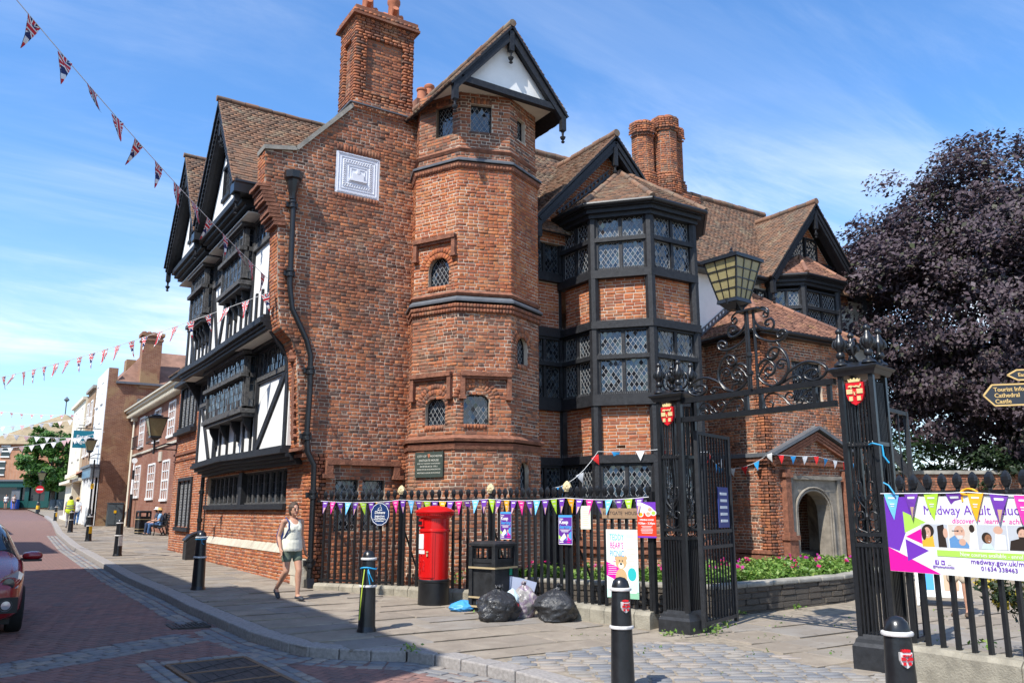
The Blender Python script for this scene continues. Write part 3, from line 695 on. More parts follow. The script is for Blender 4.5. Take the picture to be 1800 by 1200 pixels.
# --- stair turret
TC = Vector((3.44, -.47, 0)); PH = 221.8
def tv(k, r, z): a = R(PH - 45 * k); return Vector((TC.x + r * math.sin(a), TC.y + r * math.cos(a), z))
LV = [(-.3, 2.74, 1.56), (2.9, 5.66, 1.53), (5.98, 8.88, 1.53), (9.05, 10.78, 1.48)]
mb = MB()
for z0, z1, r_ in LV: pass
turret = None; TB = []; wins = []
for li, (z0, z1, r_) in enumerate(LV):
    for k in range(-2, 4):
        a, b = tv(k, r_, 0), tv(k + 1, r_, 0); U_ = (b - a).normalized(); w_ = (b - a).length; N_ = Vector((U_.y, -U_.x, 0)); mid = (a + b) / 2
        if N_.dot(mid - TC) < 0: N_ = -N_
        holes = []; ex = []; c = w_ / 2
        def op(t0, t1, zz0, zz1, rise, rings=1):
            p = archpoly(c + t0, zz0, c + t1, zz1, rise) if rise else rect(c + t0, zz0, c + t1, zz1); wins.append((a.copy(), U_.copy(), N_.copy(), p)); holes.append(p)
            if rise:
                h_ = (t1 - t0) / 2
                ringp = archpoly(c + t0 - .11, zz1 - rise, c + t1 + .11, zz1 - rise + rise + .12, rise + .12)
                holes.append(ringp[:]) if False else None
                for q in range(rings): ex.extend(arch_recs(a, U_, Z3, N_, (c + (t0 + t1) / 2, zz1 - rise), h_ + .01 + q * .115, h_ + .12 + q * .115, .12, math.pi - .12, 13 + 4 * q, .02))
                for s_ in (c + t0 - .035, c + t1 + .035): ex.extend([rec(a + U_ * s_ + Z3 * (zz0 + .04 + .075 * q), U_, Z3, N_, .06, .063, .02) for q in range(int((zz1 - rise - zz0) / .075))])
                ex.extend([rec(a + U_ * (c + t0 + .03 + .07 * q) + Z3 * (zz0 - .05), U_, Z3, N_, .058, .085, .03) for q in range(int((t1 - t0) / .07))])
            else:
                ex.extend([rec(a + U_ * (c + t0 + .03 + .07 * q) + Z3 * (zz1 + .07), U_, Z3, N_, .058, .12, .02) for q in range(int((t1 - t0 + .03) / .07))])
        if k == -1:
            if li == 3: op(-.1, .36, 9.7, 10.43, 0)
            if li == 2: op(-.19, .36, 6.2, 6.86, .3, 2)
            if li == 1: op(-.2, .32, 3.2, 3.79, .2, 2)
        if k == 0:
            if li == 3: op(-.33, .15, 9.72, 10.4, 0)
            if li == 1: op(-.42, .12, 3.22, 3.86, .16, 2)
        if k == 1:
            if li == 3: op(-.24, .1, 9.78, 10.32, 0)
            if li == 1: op(-.34, .1, 4.55, 5.2, .28, 2)
            if li == 0: op(-.28, .08, 1.75, 2.5, .22)
        mbs = MB(); mbs.slab(a, U_, Z3, N_, rect(0, z0, w_, z1), holes, .3)
        if turret is None: turret = mbs.build('stair_turret', M['mortar'], house); part = turret
        else: part = mbs.build('turret_face', M['mortar'], turret)
        rs = lay(a, U_, Z3, N_, rect(-.012, z0, w_ + .012, z1), holes, proud=.008, var=.006, jit=.004, joint=.015, seed=li * 10 + k + 20) + ex
        TB.append((turret, M['brick_orange'] if li in (2,) else M['brick'], rs))
        if li == 3: pass
HB += [(turret, M['brick'], sum([r for _, m_, r in TB if m_ == M['brick']], [])), (turret, M['brick_orange'], sum([r for _, m_, r in TB if m_ != M['brick']], []))]
for i, (a, U_, N_, p) in enumerate(wins): window('leaded_window', turret, a, U_, Z3, N_, p, GL, .03, .13, dx=.11, dz=.16, lw=.007, seed=i)
def ring(mb, r0, z0, r1, z1):
    vs = [tv(k, r0, z0) for k in range(8)] + [tv(k, r1, z1) for k in range(8)] + [tv(k, r0 - .25, z0) for k in range(8)] + [tv(k, r1 - .25, z1) for k in range(8)]; f = []
    for k in range(8):
        j = (k + 1) % 8; f += [(k, j, j + 8, k + 8), (k + 16, j + 16, j, k), (k + 8, j + 8, j + 24, k + 24)]
    mb.add(vs, [q[::-1] for q in f])
def string(name, levels, mat):
    mb = MB()
    for l in levels: ring(mb, *l)
    mb.build(name, mat, turret)
string('string_course', [(1.6, 2.70, 1.62, 2.77), (1.58, 2.77, 1.6, 2.83), (1.64, 2.86, 1.66, 2.92), (1.66, 2.92, 1.55, 3.0)], M['brick_trim'])
string('string_course', [(1.56, 5.6, 1.58, 5.68), (1.6, 5.69, 1.6, 5.76), (1.55, 5.95, 1.59, 6.0), (1.59, 6.0, 1.54, 6.06)], M['brick_trim'])
string('string_course', [(1.56, 8.83, 1.6, 8.95), (1.5, 9.24, 1.54, 9.3), (1.54, 9.3, 1.49, 9.35)], M['brick_trim'])
string('lead_band', [(1.64, 5.81, 1.645, 5.85), (1.645, 5.85, 1.55, 5.93)], M['lead'])
string('lead_band', [(1.63, 8.98, 1.635, 9.02), (1.635, 9.02, 1.5, 9.1)], M['lead'])
rs = []
for k in range(-1, 3):       # brick-on-edge courses under the bands
    for r_, z, n_ in ((1.575, 5.63, 17), (1.595, 5.725, 17), (1.57, 8.89, 17)):
        a, b = tv(k, r_, z), tv(k + 1, r_, z); U_ = (b - a).normalized(); N_ = ((a + b) / 2 - TC); N_.z = 0; N_.normalize(); w_ = (b - a).length
        rs += [rec(a + U_ * (w_ * (q + .5) / n_), U_, Z3, N_, w_ / n_ - .012, .075, .02) for q in range(n_)]
HB.append((turret, M['brick_dull'], rs))
mb = MB()                     # hood moulds over the turret windows
def on_face(k, t, z, r_=1.53):
    a, b = tv(k, r_, 0), tv(k + 1, r_, 0); U_ = (b - a).normalized(); N_ = ((a + b) / 2 - TC).normalized(); return (a + b) / 2 + U_ * t + Z3 * z, U_, N_
def hood(k, t0, t1, z, drop):
    p, U_, N_ = on_face(k, (t0 + t1) / 2, z); mb.obox(p + N_ * .05, U_ * (t1 - t0) / 2, N_ * .075, Z3 * .045); mb.obox(p + N_ * .03 - Z3 * .07, U_ * (t1 - t0) / 2, N_ * .05, Z3 * .03)
    for t in (t0 + .045, t1 - .045):
        q, _, _ = on_face(k, t, z - drop / 2); mb.obox(q + N_ * .04, U_ * .045, N_ * .06, Z3 * drop / 2); q, _, _ = on_face(k, t, z - drop); mb.obox(q + N_ * .05, U_ * .07, N_ * .07, Z3 * .03)
hood(-1, -.56, .56, 7.26, .42); mb.build('hood_mould', M['brick_trim'], turret); mb = MB(); hood(-1, -.56, .5, 4.26, .5); hood(0, -.5, .58, 4.26, .5)
mb.build('hood_mould', M['brick_trim'], turret)
M['plaque_green'] = plain('dark_green_plaque', (.045, .06, .05), .5, .15, 10, .1); M['ink_pale'] = flat('pale_lettering', (.6, .58, .5), .6)
p, U_, N_ = on_face(-1, -.02, 2.4, 1.56); mb = MB(); mb.obox(p + N_ * .035, U_ * .36, N_ * .02, Z3 * .26); bp = mb.build('wall_plaque', M['plaque_green'], turret)
# --- turret gable hood
gy = -2.13; AP = (3.41, 12.28); LF = (1.94, 10.40); RF = (4.87, 10.43)
mb = MB(); mb.slab((0, gy + .1, 0), X3, Z3, -Y3, [(2.2, 10.66), (4.62, 10.66), (3.41, 12.0)], (), .12); mb.build('gable_panel', M['render'], turret)
mb = MB(); mb.box(2.12, 4.7, gy + .1, .7, 10.66, 10.72); mb.build('soffit', M['soffit'], turret)
mb = MB()
for F_, s in ((LF, 1), (RF, -1)):
    mb.beam((F_[0], gy - .02, F_[1]), (AP[0], gy - .02, AP[1] - .14), .1, .22); mb.beam((F_[0] + .06 * s, gy - .06, F_[1] - .02), (AP[0], gy - .06, AP[1] - .27), .06, .1)
mb.beam((2.14, gy + .0, 10.63), (4.68, gy + .0, 10.63), .14, .15); mb.build('bargeboard', M['timber'], turret)
def pendant(x, y, z, par, h_=.36):
    mb = MB(); mb.box(x - .06, x + .06, y - .06, y + .06, z, z + h_); mb.lathe((x, y, z), [(.02, -.3), (.05, -.27), (.02, -.24), (.055, -.19), (.07, -.15), (.025, -.12), (.03, -.04), (.06, 0)], 8); mb.build('pendant', M['timber'], par)
pendant(AP[0], gy - .04, AP[1] - .62, turret, .5); pendant(LF[0] + .05, gy - .04, LF[1] - .32, turret); pendant(RF[0] - .03, gy - .04, RF[1] - .34, turret)
def tiles(name, O, U, S, poly, parent, mat='tile', ga=.1, tw=.166, thick=.05, seed=0, board=True):
    O, U, S = Vector(O), Vector(U).normalized(), Vector(S).normalized(); N = U.cross(S).normalized(); N = N if N.z > 0 else -N
    mb = MB(); mb.slab(O, U, S, N, poly, (), thick); o = mb.build(name, M['timber'], parent); rn = random.Random(seed); rs = []
    lo, hi = min(p[1] for p in poly), max(p[1] for p in poly); v = lo; row = 0; c_, s_ = math.cos(.16), math.sin(.16); S2 = S * c_ - N * -s_ * -1; S2 = (S * c_ - N * s_).normalized(); N2 = (N * c_ + S * s_).normalized()
    while v < hi - .02:
        for a, b in inter([poly], v + ga * .5):
            x = a - (tw / 2 if row % 2 else 0) + rn.uniform(-.02, .02)
            while x < b:
                x0, x1 = max(a, x), min(b, x + tw)
                if x1 - x0 > .03: rs.append(rec(O + U * ((x0 + x1) / 2) + S * (v + ga * .62 + rn.uniform(-.006, .006)) + N * .008, U, S2, N2, x1 - x0 - .005, ga * 1.36, .016 + rn.uniform(-.004, .005)))
                x += tw
        v += ga; row += 1
    HT.append((o, M[mat], rs)); return o
def slope_tiles(name, A, B, C, D, parent, mat='tile', **kw):   # quad A-B along the eave, C-D along the top (C above B)
    A, B, C, D = map(Vector, (A, B, C, D)); U = (B - A).normalized(); N = U.cross(D - A).normalized(); S = N.cross(U); S = S if S.z > 0 else -S
    P = lambda p: ((p - A).dot(U), (p - A).dot(S)); poly = [P(A), P(B), P(C), P(D)]
    poly = [p for i, p in enumerate(poly) if math.hypot(p[0] - poly[i - 1][0], p[1] - poly[i - 1][1]) > 1e-3]
    return tiles(name, A, U, S, poly, parent, mat, **kw)
def ridge(p, q, parent, r_=.08, mat='tile', name='ridge_tiles'):
    p, q = Vector(p), Vector(q); n = max(2, int((q - p).length / .32)); mb = MB()
    for k in range(n):
        a, b = p.lerp(q, k / n), p.lerp(q, (k + .96) / n); mb.tube([a + Z3 * random.uniform(-.01, .015), b + Z3 * random.uniform(-.01, .015)], r_ * random.uniform(.95, 1.06), 8)
    return mb.build(name, M[mat], parent, auto=50)
e = .12
slope_tiles('turret_roof', (LF[0] - .1, 3, LF[1] + .02), (LF[0] - .1, gy - .12, LF[1] + .02), (AP[0], gy - .12, AP[1] + .02), (AP[0], 3, AP[1] + .02), turret, seed=1)
slope_tiles('turret_roof', (RF[0] + .1, gy - .12, RF[1] + .02), (RF[0] + .1, 3, RF[1] + .02), (AP[0], 3, AP[1] + .02), (AP[0], gy - .12, AP[1] + .02), turret, seed=2)
ridge((AP[0], gy - .14, AP[1] + .06), (AP[0], 3, AP[1] + .06), turret, .09)
mb = MB(); mb.slab((0, 2.95, 0), X3, Z3, Y3, [(1.9, 10.3), (4.9, 10.3), (3.41, 12.2)], (), .1); mb.build('rear_gable', M['brick_dull'], turret)
# --- downpipe with hopper
mb = MB(); pp = [(-.74, 8.0), (-.72, 6.4), (-.72, 6.05), (-.64, 5.55), (-.3, 4.92), (-.2, 4.6), (-.18, 3.84), (-.2, 3.0), (-.17, 2.64), (-.02, 2.38), (-.01, 1.9), (.0, .33), (-.01, .1)]
mb.tube([(x, -.13, z) for x, z in pp], .058, 12); mb.lathe((-.77, -.14, 7.9), [(.07, 0), (.075, .12), (.1, .2), (.14, .42), (.19, .45), (.2, .6), (.16, .62)], 8, rot=R(22))
for x, z in ((-.75, 7.8), (-.72, 6.3), (-.19, 4.3), (-.2, 2.95), (-.01, 1.78), (0, .45)): mb.lathe((x, -.13, z), [(.058, -.09), (.082, -.08), (.082, -.03), (.066, -.02), (.066, .02), (.082, .03), (.082, .08), (.058, .09)], 12); mb.box(x - .12, x + .12, -.09, -.02, z - .05, z + .05)
mb.obox((-.02, -.17, .06), (.07, 0, 0), (0, .09, -.02), (0, .02, .09)); mb.build('downpipe', M['iron'], house, auto=40)
mb = MB(); mb.tube([(-.12, 9.12, 2.5), (-.14, 9.12, 1.2), (-.12, 9.12, .1)], .055, 10)
for z in (2.0, 1.2): mb.lathe((-.13, 9.12, z), [(.055, -.06), (.078, -.05), (.078, .05), (.055, .06)], 10)
mb.build('downpipe', M['iron'], house, auto=40)
# --- street front, ground floor
F0 = Vector((0, 0, 0)); NX = -X3
brick_wall('facade_wall', F0, Y3, Z3, NX, rect(.0, -.3, 9.05, 2.62), [rect(1.62, 1.56, 8.92, 2.4)], .3, 'brick_orange', 'mortar_pale', seed=11)
brick_wall('plinth_wall', (-.09, 0, 0), Y3, Z3, NX, rect(.75, -.3, 9.05, .6), (), .09, 'brick_orange', 'mortar_pale', seed=12, proud=.01)
mb = MB()
for k in range(8): a = .78 + k * 1.035; mb.add([(-.115, a, .59), (-.115, a + 1.02, .59), (-.005, a + 1.02, .77), (-.005, a, .77), (0, a, .59), (0, a + 1.02, .59)], [(1, 0, 3, 2), (0, 1, 5, 4), (0, 4, 3), (1, 2, 5)])
mb.obox((-.06, .3, .36), (.12, 0, 0), (0, .34, 0), (0, 0, .16)); mb.obox((-.05, .25, .1), (.12, 0, 0), (0, .3, 0), (0, 0, .1)); mb.build('plinth_stone', M['pale_stone'], house)
def W2(name, parent, X, y0, y1, z0, z1, nl, tiers=1, proj=0, mats=None, side_n=0, dx=.12, dz=.17, post=.07, mull=.045, tr=.06, dp=.012):
    """a timber window in a street-facing frame: lights between mullions, with tiers"""
    part = MB(); xo = X
    part.box(xo - dp - .02, xo + .06, y0 - post, y0, z0 - .05, z1 + .05); part.box(xo - dp - .02, xo + .06, y1, y1 + post, z0 - .05, z1 + .05)
    part.box(xo - dp - .04, xo + .06, y0 - post, y1 + post, z0 - .12, z0); part.box(xo - dp - .04, xo + .06, y0 - post, y1 + post, z1, z1 + .1)
    zs = [z0]; 
    for t in range(tiers): zs.append(z0 + (z1 - z0) * ((t + 1) / tiers if tiers == 1 else (.6, 1)[t]))
    for z in zs[1:-1]: part.box(xo - dp - .03, xo + .06, y0, y1, z - tr / 2, z + tr / 2)
    for k in range(1, nl): y = y0 + (y1 - y0) * k / nl; part.box(xo - dp, xo + .06, y - mull / 2, y + mull / 2, z0, z1)
    f = part.build(name, M['timber_grey'], parent)
    mb = MB()
    for k in range(nl):
        for a, b in zip(zs, zs[1:]):
            leaded(mb, (xo, 0, 0), Y3, Z3, NX, rect(y0 + (y1 - y0) * k / nl + mull / 2, a + .01, y0 + (y1 - y0) * (k + 1) / nl - mull / 2, b - .01), dx, dz, .008, False, .03, seed=k)
    mb.build('leaded_lights', mats or GLD, f); return f
W2('strip_window', house, .14, 1.72, 8.82, 1.66, 2.36, 15, 1, dx=.16, dz=.23, mull=.12, dp=.06)
mb = MB(); mb.box(-.1, .05, 1.55, 8.98, 1.5, 1.62); mb.box(-.06, .2, 5.1, 5.4, 1.62, 2.42); mb.build('window_sill', M['timber'], house)
def moulding(name, parent, segs, y0, y1, mat='timber', bend=.0):
    mb = MB(); ys_ = [y0, y0 + (y1 - y0) * .35, y0 + (y1 - y0) * .62, y1]; dz_ = [0, bend * .4, bend, 0]
    for (x0, x1, z0, z1) in segs:
        for (a, da), (b, db) in zip(zip(ys_, dz_), zip(ys_[1:], dz_[1:])):
            mb.add([(x0, a, z0 + da), (x1, a, z0 + da), (x1, b, z0 + db), (x0, b, z0 + db), (x0, a, z1 + da), (x1, a, z1 + da), (x1, b, z1 + db), (x0, b, z1 + db)], [(3, 2, 1, 0), (4, 5, 6, 7), (0, 1, 5, 4), (1, 2, 6, 5), (2, 3, 7, 6), (3, 0, 4, 7)])
    return mb.build(name, M[mat], parent)
moulding('jetty_beam', house, [(-.2, .02, 2.42, 2.5), (-.32, .02, 2.5, 2.56), (-.42, .02, 2.562, 2.64), (-.54, .02, 2.642, 2.73), (-.5, -.3, 2.732, 2.8)], .5, 9.0, bend=.07)
# --- first floor
x1 = -.4
mb = MB(); mb.slab((x1, 0, 0), Y3, Z3, NX, rect(.5, 2.78, 8.85, 5.2), (), .2); mb.build('plaster_wall', M['render'], house)
def studs(name, X, lst, parent=house, w_=.16, t=.03, mat='timber'):
    for (ya, za, yb, zb) in lst: mb = MB(); mb.beam((X - t / 2, ya, za), (X - t / 2, yb, zb), w_, t + .03, X3); mb.build(name, M[mat], parent)
studs('timber_post', x1, [(.64, 2.8, .64, 5.1), (2.83, 2.8, 2.83, 5.1), (6.82, 2.8, 6.82, 5.1), (8.75, 2.8, 8.75, 5.1)])
studs('timber_stud', x1, [(y, 2.8, y, 3.7) for y in (3.2, 3.85, 4.6, 5.35, 6.1, 6.6)], w_=.1)
studs('timber_brace', x1 - .004, [(.72, 4.42, 2.7, 2.84), (8.65, 4.6, 7.3, 2.84)], w_=.17)
studs('timber_rail', x1 - .006, [(.6, 4.42, 2.8, 4.42), (6.85, 4.42, 8.8, 4.42)], w_=.14)
W2('frieze_window', house, x1 - .02, .78, 2.72, 4.52, 5.06, 7); W2('frieze_window', house, x1 - .02, 6.95, 8.6, 4.52, 5.06, 5)
def oriel(X, y0, y1, z0, zt, z1, nl, back, label=None):
    o = MB(); o.box(X - .1, back, y0 - .12, y1 + .12, z0 - .16, z0 - .06); o.box(X - .05, back, y0 - .07, y1 + .07, z0 - .24, z0 - .16); o.box(X - .13, back, y0 - .15, y1 + .15, z1 + .04, z1 + .12); o.box(X - .06, back, y0 - .08, y1 + .08, z1 + .12, z1 + .26)
    p = o.build('oriel_window', M['timber_grey'], house)
    W2('window_frame', p, X, y0 + .05, y1 - .05, z0, z1, nl, 2)
    mb = MB(); mb.box(X - .12, X + .05, y0 - .1, y1 + .1, zt - .05, zt + .04); mb.build('transom', M['timber_grey'], p)
    for s_, y in ((-1, y0 - .06), (1, y1 + .06)):     # cheeks
        mb = MB(); d = back - X; N_ = Vector((0, s_, 0))
        leaded(mb, (X + .06, y, 0), X3, Z3, N_, rect(.02, z0, d - .04, zt - .05), .12, .17, .008, False); leaded(mb, (X + .06, y, 0), X3, Z3, N_, rect(.02, zt + .04, d - .04, z1), .12, .17, .008, False)
        mb.m = 2; mb.box(X, back, y - .03, y + .03, zt - .05, zt + .05); mb.box(X, X + .09, y - .03, y + .03, z0, z1); mb.box(back - .06, back, y - .03, y + .03, z0, z1); mb.build('cheek_window', GLD + [M['timber_grey']], p)
    n_ = 4
    for k in range(n_):
        y = y0 + .2 + (y1 - y0 - .4) * k / (n_ - 1); mb = MB(); pts = [(back, z0 - .75), (back, z0 - .24), (X + .05, z0 - .24), (X + .08, z0 - .36), (back - .18, z0 - .42), (back - .1, z0 - .56), (back - .09, z0 - .72)]
        mb.slab((0, y - .05, 0), X3, Z3, -Y3, pts, (), .1); mb.build('bracket', M['timber'], p)
    return p
oriel(-.69, 3.0, 6.68, 3.86, 4.6, 5.04, 8, x1)
moulding('jetty_beam', house, [(-.6, x1, 5.1, 5.18), (-.98, x1, 5.2, 5.27), (-1.03, -.8, 5.272, 5.34), (-1.1, -.8, 5.342, 5.45), (-1.04, -.8, 5.452, 5.52)], .52, 8.95, bend=-.04)
mb = MB(); mb.box(-.9, x1 - .2, .55, 8.9, 5.185, 5.2); mb.build('soffit', M['soffit'], house)
mb = MB(); mb.slab((0, .55, 0), X3, Z3, -Y3, [(x1, 4.45), (x1 - .04, 4.45), (x1 - .1, 4.7), (x1 - .3, 4.95), (x1 - .46, 5.18), (x1, 5.18)], (), .12); mb.slab((0, 5.85, 0), X3, Z3, -Y3, [(x1, 4.45), (x1 - .04, 4.45), (x1 - .1, 4.7), (x1 - .3, 4.95), (x1 - .46, 5.18), (x1, 5.18)], (), .12)
mb.slab((0, 8.9, 0), X3, Z3, -Y3, [(x1, 4.35), (x1 - .04, 4.35), (x1 - .1, 4.65), (x1 - .3, 4.95), (x1 - .46, 5.18), (x1, 5.18)], (), .12); mb.build('bracket', M['timber'], house)
# --- second floor
x2 = -.9
mb = MB(); mb.slab((x2, 0, 0), Y3, Z3, NX, rect(.5, 5.5, 8.8, 8.2), (), .2); mb.build('plaster_wall', M['render'], house)
mb = MB(); mb.box(x2, x1, 8.78, 8.84, 5.2, 8.3); mb.box(x1, 0.2, 8.84, 8.9, 2.7, 5.3); mb.build('end_wall', M['render'], house)
studs('timber_post', x2, [(y, 5.5, y, 8.0) for y in (.62, 2.0, 4.05, 5.82, 7.6, 8.7)])
studs('timber_stud', x2, [(y, 5.5, y, 6.2) for y in (1.1, 1.55, 2.35, 2.8, 3.3, 3.7, 6.2, 6.65, 7.1, 8.1)], w_=.1)
studs('timber_brace', x2 - .004, [(4.15, 7.2, 4.85, 5.55), (5.75, 7.2, 5.05, 5.55), (8.6, 7.2, 7.75, 5.55)], w_=.14)
oriel(-1.14, 2.1, 3.95, 6.66, 7.36, 7.84, 5, x2); oriel(-1.14, 5.92, 7.5, 6.62, 7.36, 7.84, 4, x2)
W2('frieze_window', house, x2 - .02, .74, 1.9, 7.38, 7.9, 4); W2('frieze_window', house, x2 - .02, 4.15, 5.72, 7.38, 7.9, 5); W2('frieze_window', house, x2 - .02, 7.7, 8.6, 7.38, 7.9, 3)
# --- street gables
sg = []
for gi, (c, hw_, za, zf) in enumerate(((3.15, 1.95, 11.2, 8.5), (6.95, 1.85, 11.15, 8.5))):
    o = MB(); o.slab((-1.36, 0, 0), Y3, Z3, NX, [(c - hw_ + .3, 8.5), (c + hw_ - .3, 8.5), (c, za - .4)], [rect(c - .3, 8.95, c + .3, 9.7)], .12)
    g_ = o.build('street_gable', M['render'], house); sg.append(g_)
    moulding('bressummer', g_, [(-1.2, x2, 8.0, 8.1), (-1.36, x2, 8.1, 8.18), (-1.46, -1.2, 8.182, 8.27), (-1.54, -1.2, 8.272, 8.4), (-1.46, -1.2, 8.402, 8.54)], c - hw_ + .1, c + hw_ - .1)
    mb = MB(); mb.box(-1.3, x2, c - hw_ + .1, c + hw_ - .1, 7.97, 7.995); mb.build('soffit', M['soffit'], g_)
    mb = MB()
    for s_ in (-1, 1):
        mb.beam((-1.6, c + s_ * hw_, zf - .05), (-1.6, c, za - .1), .12, .3, X3) if False else mb.beam((-1.6, c + s_ * hw_, zf - .1), (-1.6, c, za - .14), .12, .28)
        mb.beam((-1.67, c + s_ * (hw_ - .04), zf - .05), (-1.67, c, za - .1), .05, .1); mb.beam((-1.45, c + s_ * (hw_ - .04), zf - .08), (-1.45, c, za - .1), .16, .1)
        n_ = 26
        for k in range(n_): f_ = (k + .5) / n_; mb.obox((-1.68, c + s_ * hw_ * (1 - f_) , zf - .14 + (za - .04 - zf) * f_), (.025, 0, 0), (0, .025, .03), (0, -.03, .025))
    mb.build('bargeboard', M['timber'], g_)
    for y, z in ((c - hw_ - .02, 8.1), (c, za - .75), (c + hw_ + .02, 8.1)):
        if gi and y < c - 1: continue
        pendant(-1.6, y, z, g_, .55)
    window('leaded_window', g_, (-1.36, 0, 0), Y3, Z3, NX, rect(c - .3, 8.95, c + .3, 9.7), GLD, .05, .02, diamond=False, dx=.1, dz=.14)
    mb = MB(); mb.box(-1.42, -1.3, c - .4, c + .4, 8.86, 8.95); mb.box(-1.4, -1.3, c - .36, c - .3, 8.95, 9.72); mb.box(-1.4, -1.3, c + .3, c + .36, 8.95, 9.72); mb.box(-1.41, -1.3, c - .38, c + .38, 9.7, 9.78); mb.build('window_frame', M['timber'], g_)
    xr = 1.3
    slope_tiles('street_roof', (xr, c - hw_ - .12, zf + .02), (-1.74, c - hw_ - .12, zf + .02), (-1.74, c, za + .16), (xr, c, za + .16), g_, seed=4 + gi)
    slope_tiles('street_roof', (-1.74, c + hw_ + .12, zf + .02), (xr, c + hw_ + .12, zf + .02), (xr, c, za + .16), (-1.74, c, za + .16), g_, seed=6 + gi)
    ridge((-1.78, c, za + .2), (xr, c, za + .18), g_, .075)
    mb = MB(); mb.tube([(-1.7, c - hw_ - .16, zf + .02), (.2, c - hw_ - .16, zf + .02)], .07, 8); mb.box(-1.72, -.9, c - hw_ - .22, c - hw_ + .1, zf - .22, zf - .02); mb.build('gutter', M['iron'], g_)
mb = MB(); mb.box(-.9, 3.2, .56, 8.8, 8.1, 8.5); mb.slab((0, .6, 0), X3, Z3, -Y3, [(-.95, 8.45), (3.4, 8.45), (1.25, 11.0)], (), 8.2); mb.build('main_roof', M['tile'], house)
ridge((1.25, .55, 11.02), (1.25, 8.8, 11.02), house)
mb = MB(); mb.box(.2, 4.4, .5, 9.0, -.3, 8.15); mb.build('inner_wall', M['mortar_dark'], house)
# --- south range: hall roof, gables, bays, porch
yw = -.35
def face(P0, P1): 
    a, b = Vector((P0[0], P0[1], 0)), Vector((P1[0], P1[1], 0)); U = (b - a).normalized(); N = Vector((U.y, -U.x, 0)); return a, U, N, (b - a).length
def timber_face(parent, P0, P1, segs, post=.13, bmat='brick_orange', mort='mortar_pale', lights=2, spk=True, ends=(1, 1), seed=0, dull=False):
    """one face of a timber bay: segs from the top down are ('win', z0, z1, transom) / ('brick', z0, z1) / ('band', z0, z1, out)"""
    a, U, N, w_ = face(P0, P1); x0 = post * .6 * ends[0]; x1 = w_ - post * .6 * ends[1]
    for q, s in enumerate(segs):
        if s[0] == 'brick':
            brick_wall('brick_panel', a - N * .05, U, Z3, N, rect(x0, s[1], x1, s[2]), (), .12, bmat, mort, parent=parent, pitch=.077, bond='stretcher', seed=seed + q)
        elif s[0] == 'band':
            mb = MB(); o = s[3]; mb.obox(a + U * w_ / 2 + Z3 * (s[1] + s[2]) / 2 + N * (o / 2 - .05), U * (w_ / 2 + o * .4), N * (o / 2 + .05), Z3 * (s[2] - s[1]) / 2); mb.build('timber_band', M['timber'], parent)
            if spk and s[2] - s[1] > .08:
                mb = MB(); spikes(mb, a + U * .02 + Z3 * s[2] + N * (o * .5), a + U * (w_ - .02) + Z3 * s[2] + N * (o * .5), int(w_ / .05), .1); tag(mb.build('bird_spikes', M['came'], parent), kind='stuff')
        else:
            z0, z1, tr = s[1:4]; mb = MB(); fr = .06; xs = [x0 + (x1 - x0) * k / lights for k in range(lights + 1)]
            mb.obox(a + U * w_ / 2 + Z3 * (z0 + .03) , U * (x1 - x0) / 2, N * .06, Z3 * .03); mb.obox(a + U * w_ / 2 + Z3 * (z1 - .03), U * (x1 - x0) / 2, N * .06, Z3 * .03)
            for k, x in enumerate(xs): mb.obox(a + U * x + Z3 * (z0 + z1) / 2, U * (.04 if 0 < k < lights else .05), N * (.045 if 0 < k < lights else .06), Z3 * (z1 - z0) / 2)
            zs = [z0] + ([tr] if tr else []) + [z1]
            if tr: mb.obox(a + U * w_ / 2 + Z3 * tr + N * .03, U * ((x1 - x0) / 2 + .02), N * .08, Z3 * .05)
            f = mb.build('window_frame', M['timber'], parent); mb = MB()
            for k in range(lights):
                for zz0, zz1 in zip(zs, zs[1:]): leaded(mb, a - N * .02, U, Z3, N, rect(xs[k] + .05, zz0 + .055, xs[k + 1] - .05, zz1 - .055), .115, .165, .008, True, .06, seed=seed * 7 + k + int(zz0 * 9))
            mb.build('leaded_lights', GLD if dull else GL, f)
            if tr and spk: mb = MB(); spikes(mb, a + U * x0 + Z3 * (tr + .05) + N * .08, a + U * x1 + Z3 * (tr + .05) + N * .08, int(w_ / .05), .09); tag(mb.build('bird_spikes', M['came'], parent), kind='stuff')
def posts(parent, pts, z0, z1, s=.085):
    for x, y in pts:
        mb = MB(); mb.lathe((x, y, z0), [(s * 1.25, 0), (s * 1.25, z1 - z0)], 8, rot=R(22.5)); mb.build('timber_post', M['timber_grey'] if False else M['timber'], parent)
V = [(6.1, yw), (6.1, -1.62), (6.98, -2.62), (8.38, -2.62), (9.28, -1.66), (9.28, yw)]
mb = MB(); mb.slab((0, 0, 1.46), X3, Y3, Z3, [(x, y + .0) for x, y in V], (), .08); bay = mb.build('bay_window', M['timber'], house)
segs = [('win', 7.03, 8.4, 7.78), ('band', 6.84, 7.03, .12), ('brick', 5.8, 6.84), ('band', 5.62, 5.8, .14), ('win', 4.08, 5.62, 4.95), ('band', 3.82, 4.08, .14), ('brick', 2.7, 3.82), ('band', 2.52, 2.7, .12), ('win', 1.55, 2.52, None), ('band', 1.38, 1.55, .12)]
for i in range(5): timber_face(bay, V[i], V[i + 1], segs, seed=30 + i)
posts(bay, V[1:5], 1.4, 8.6, .1)
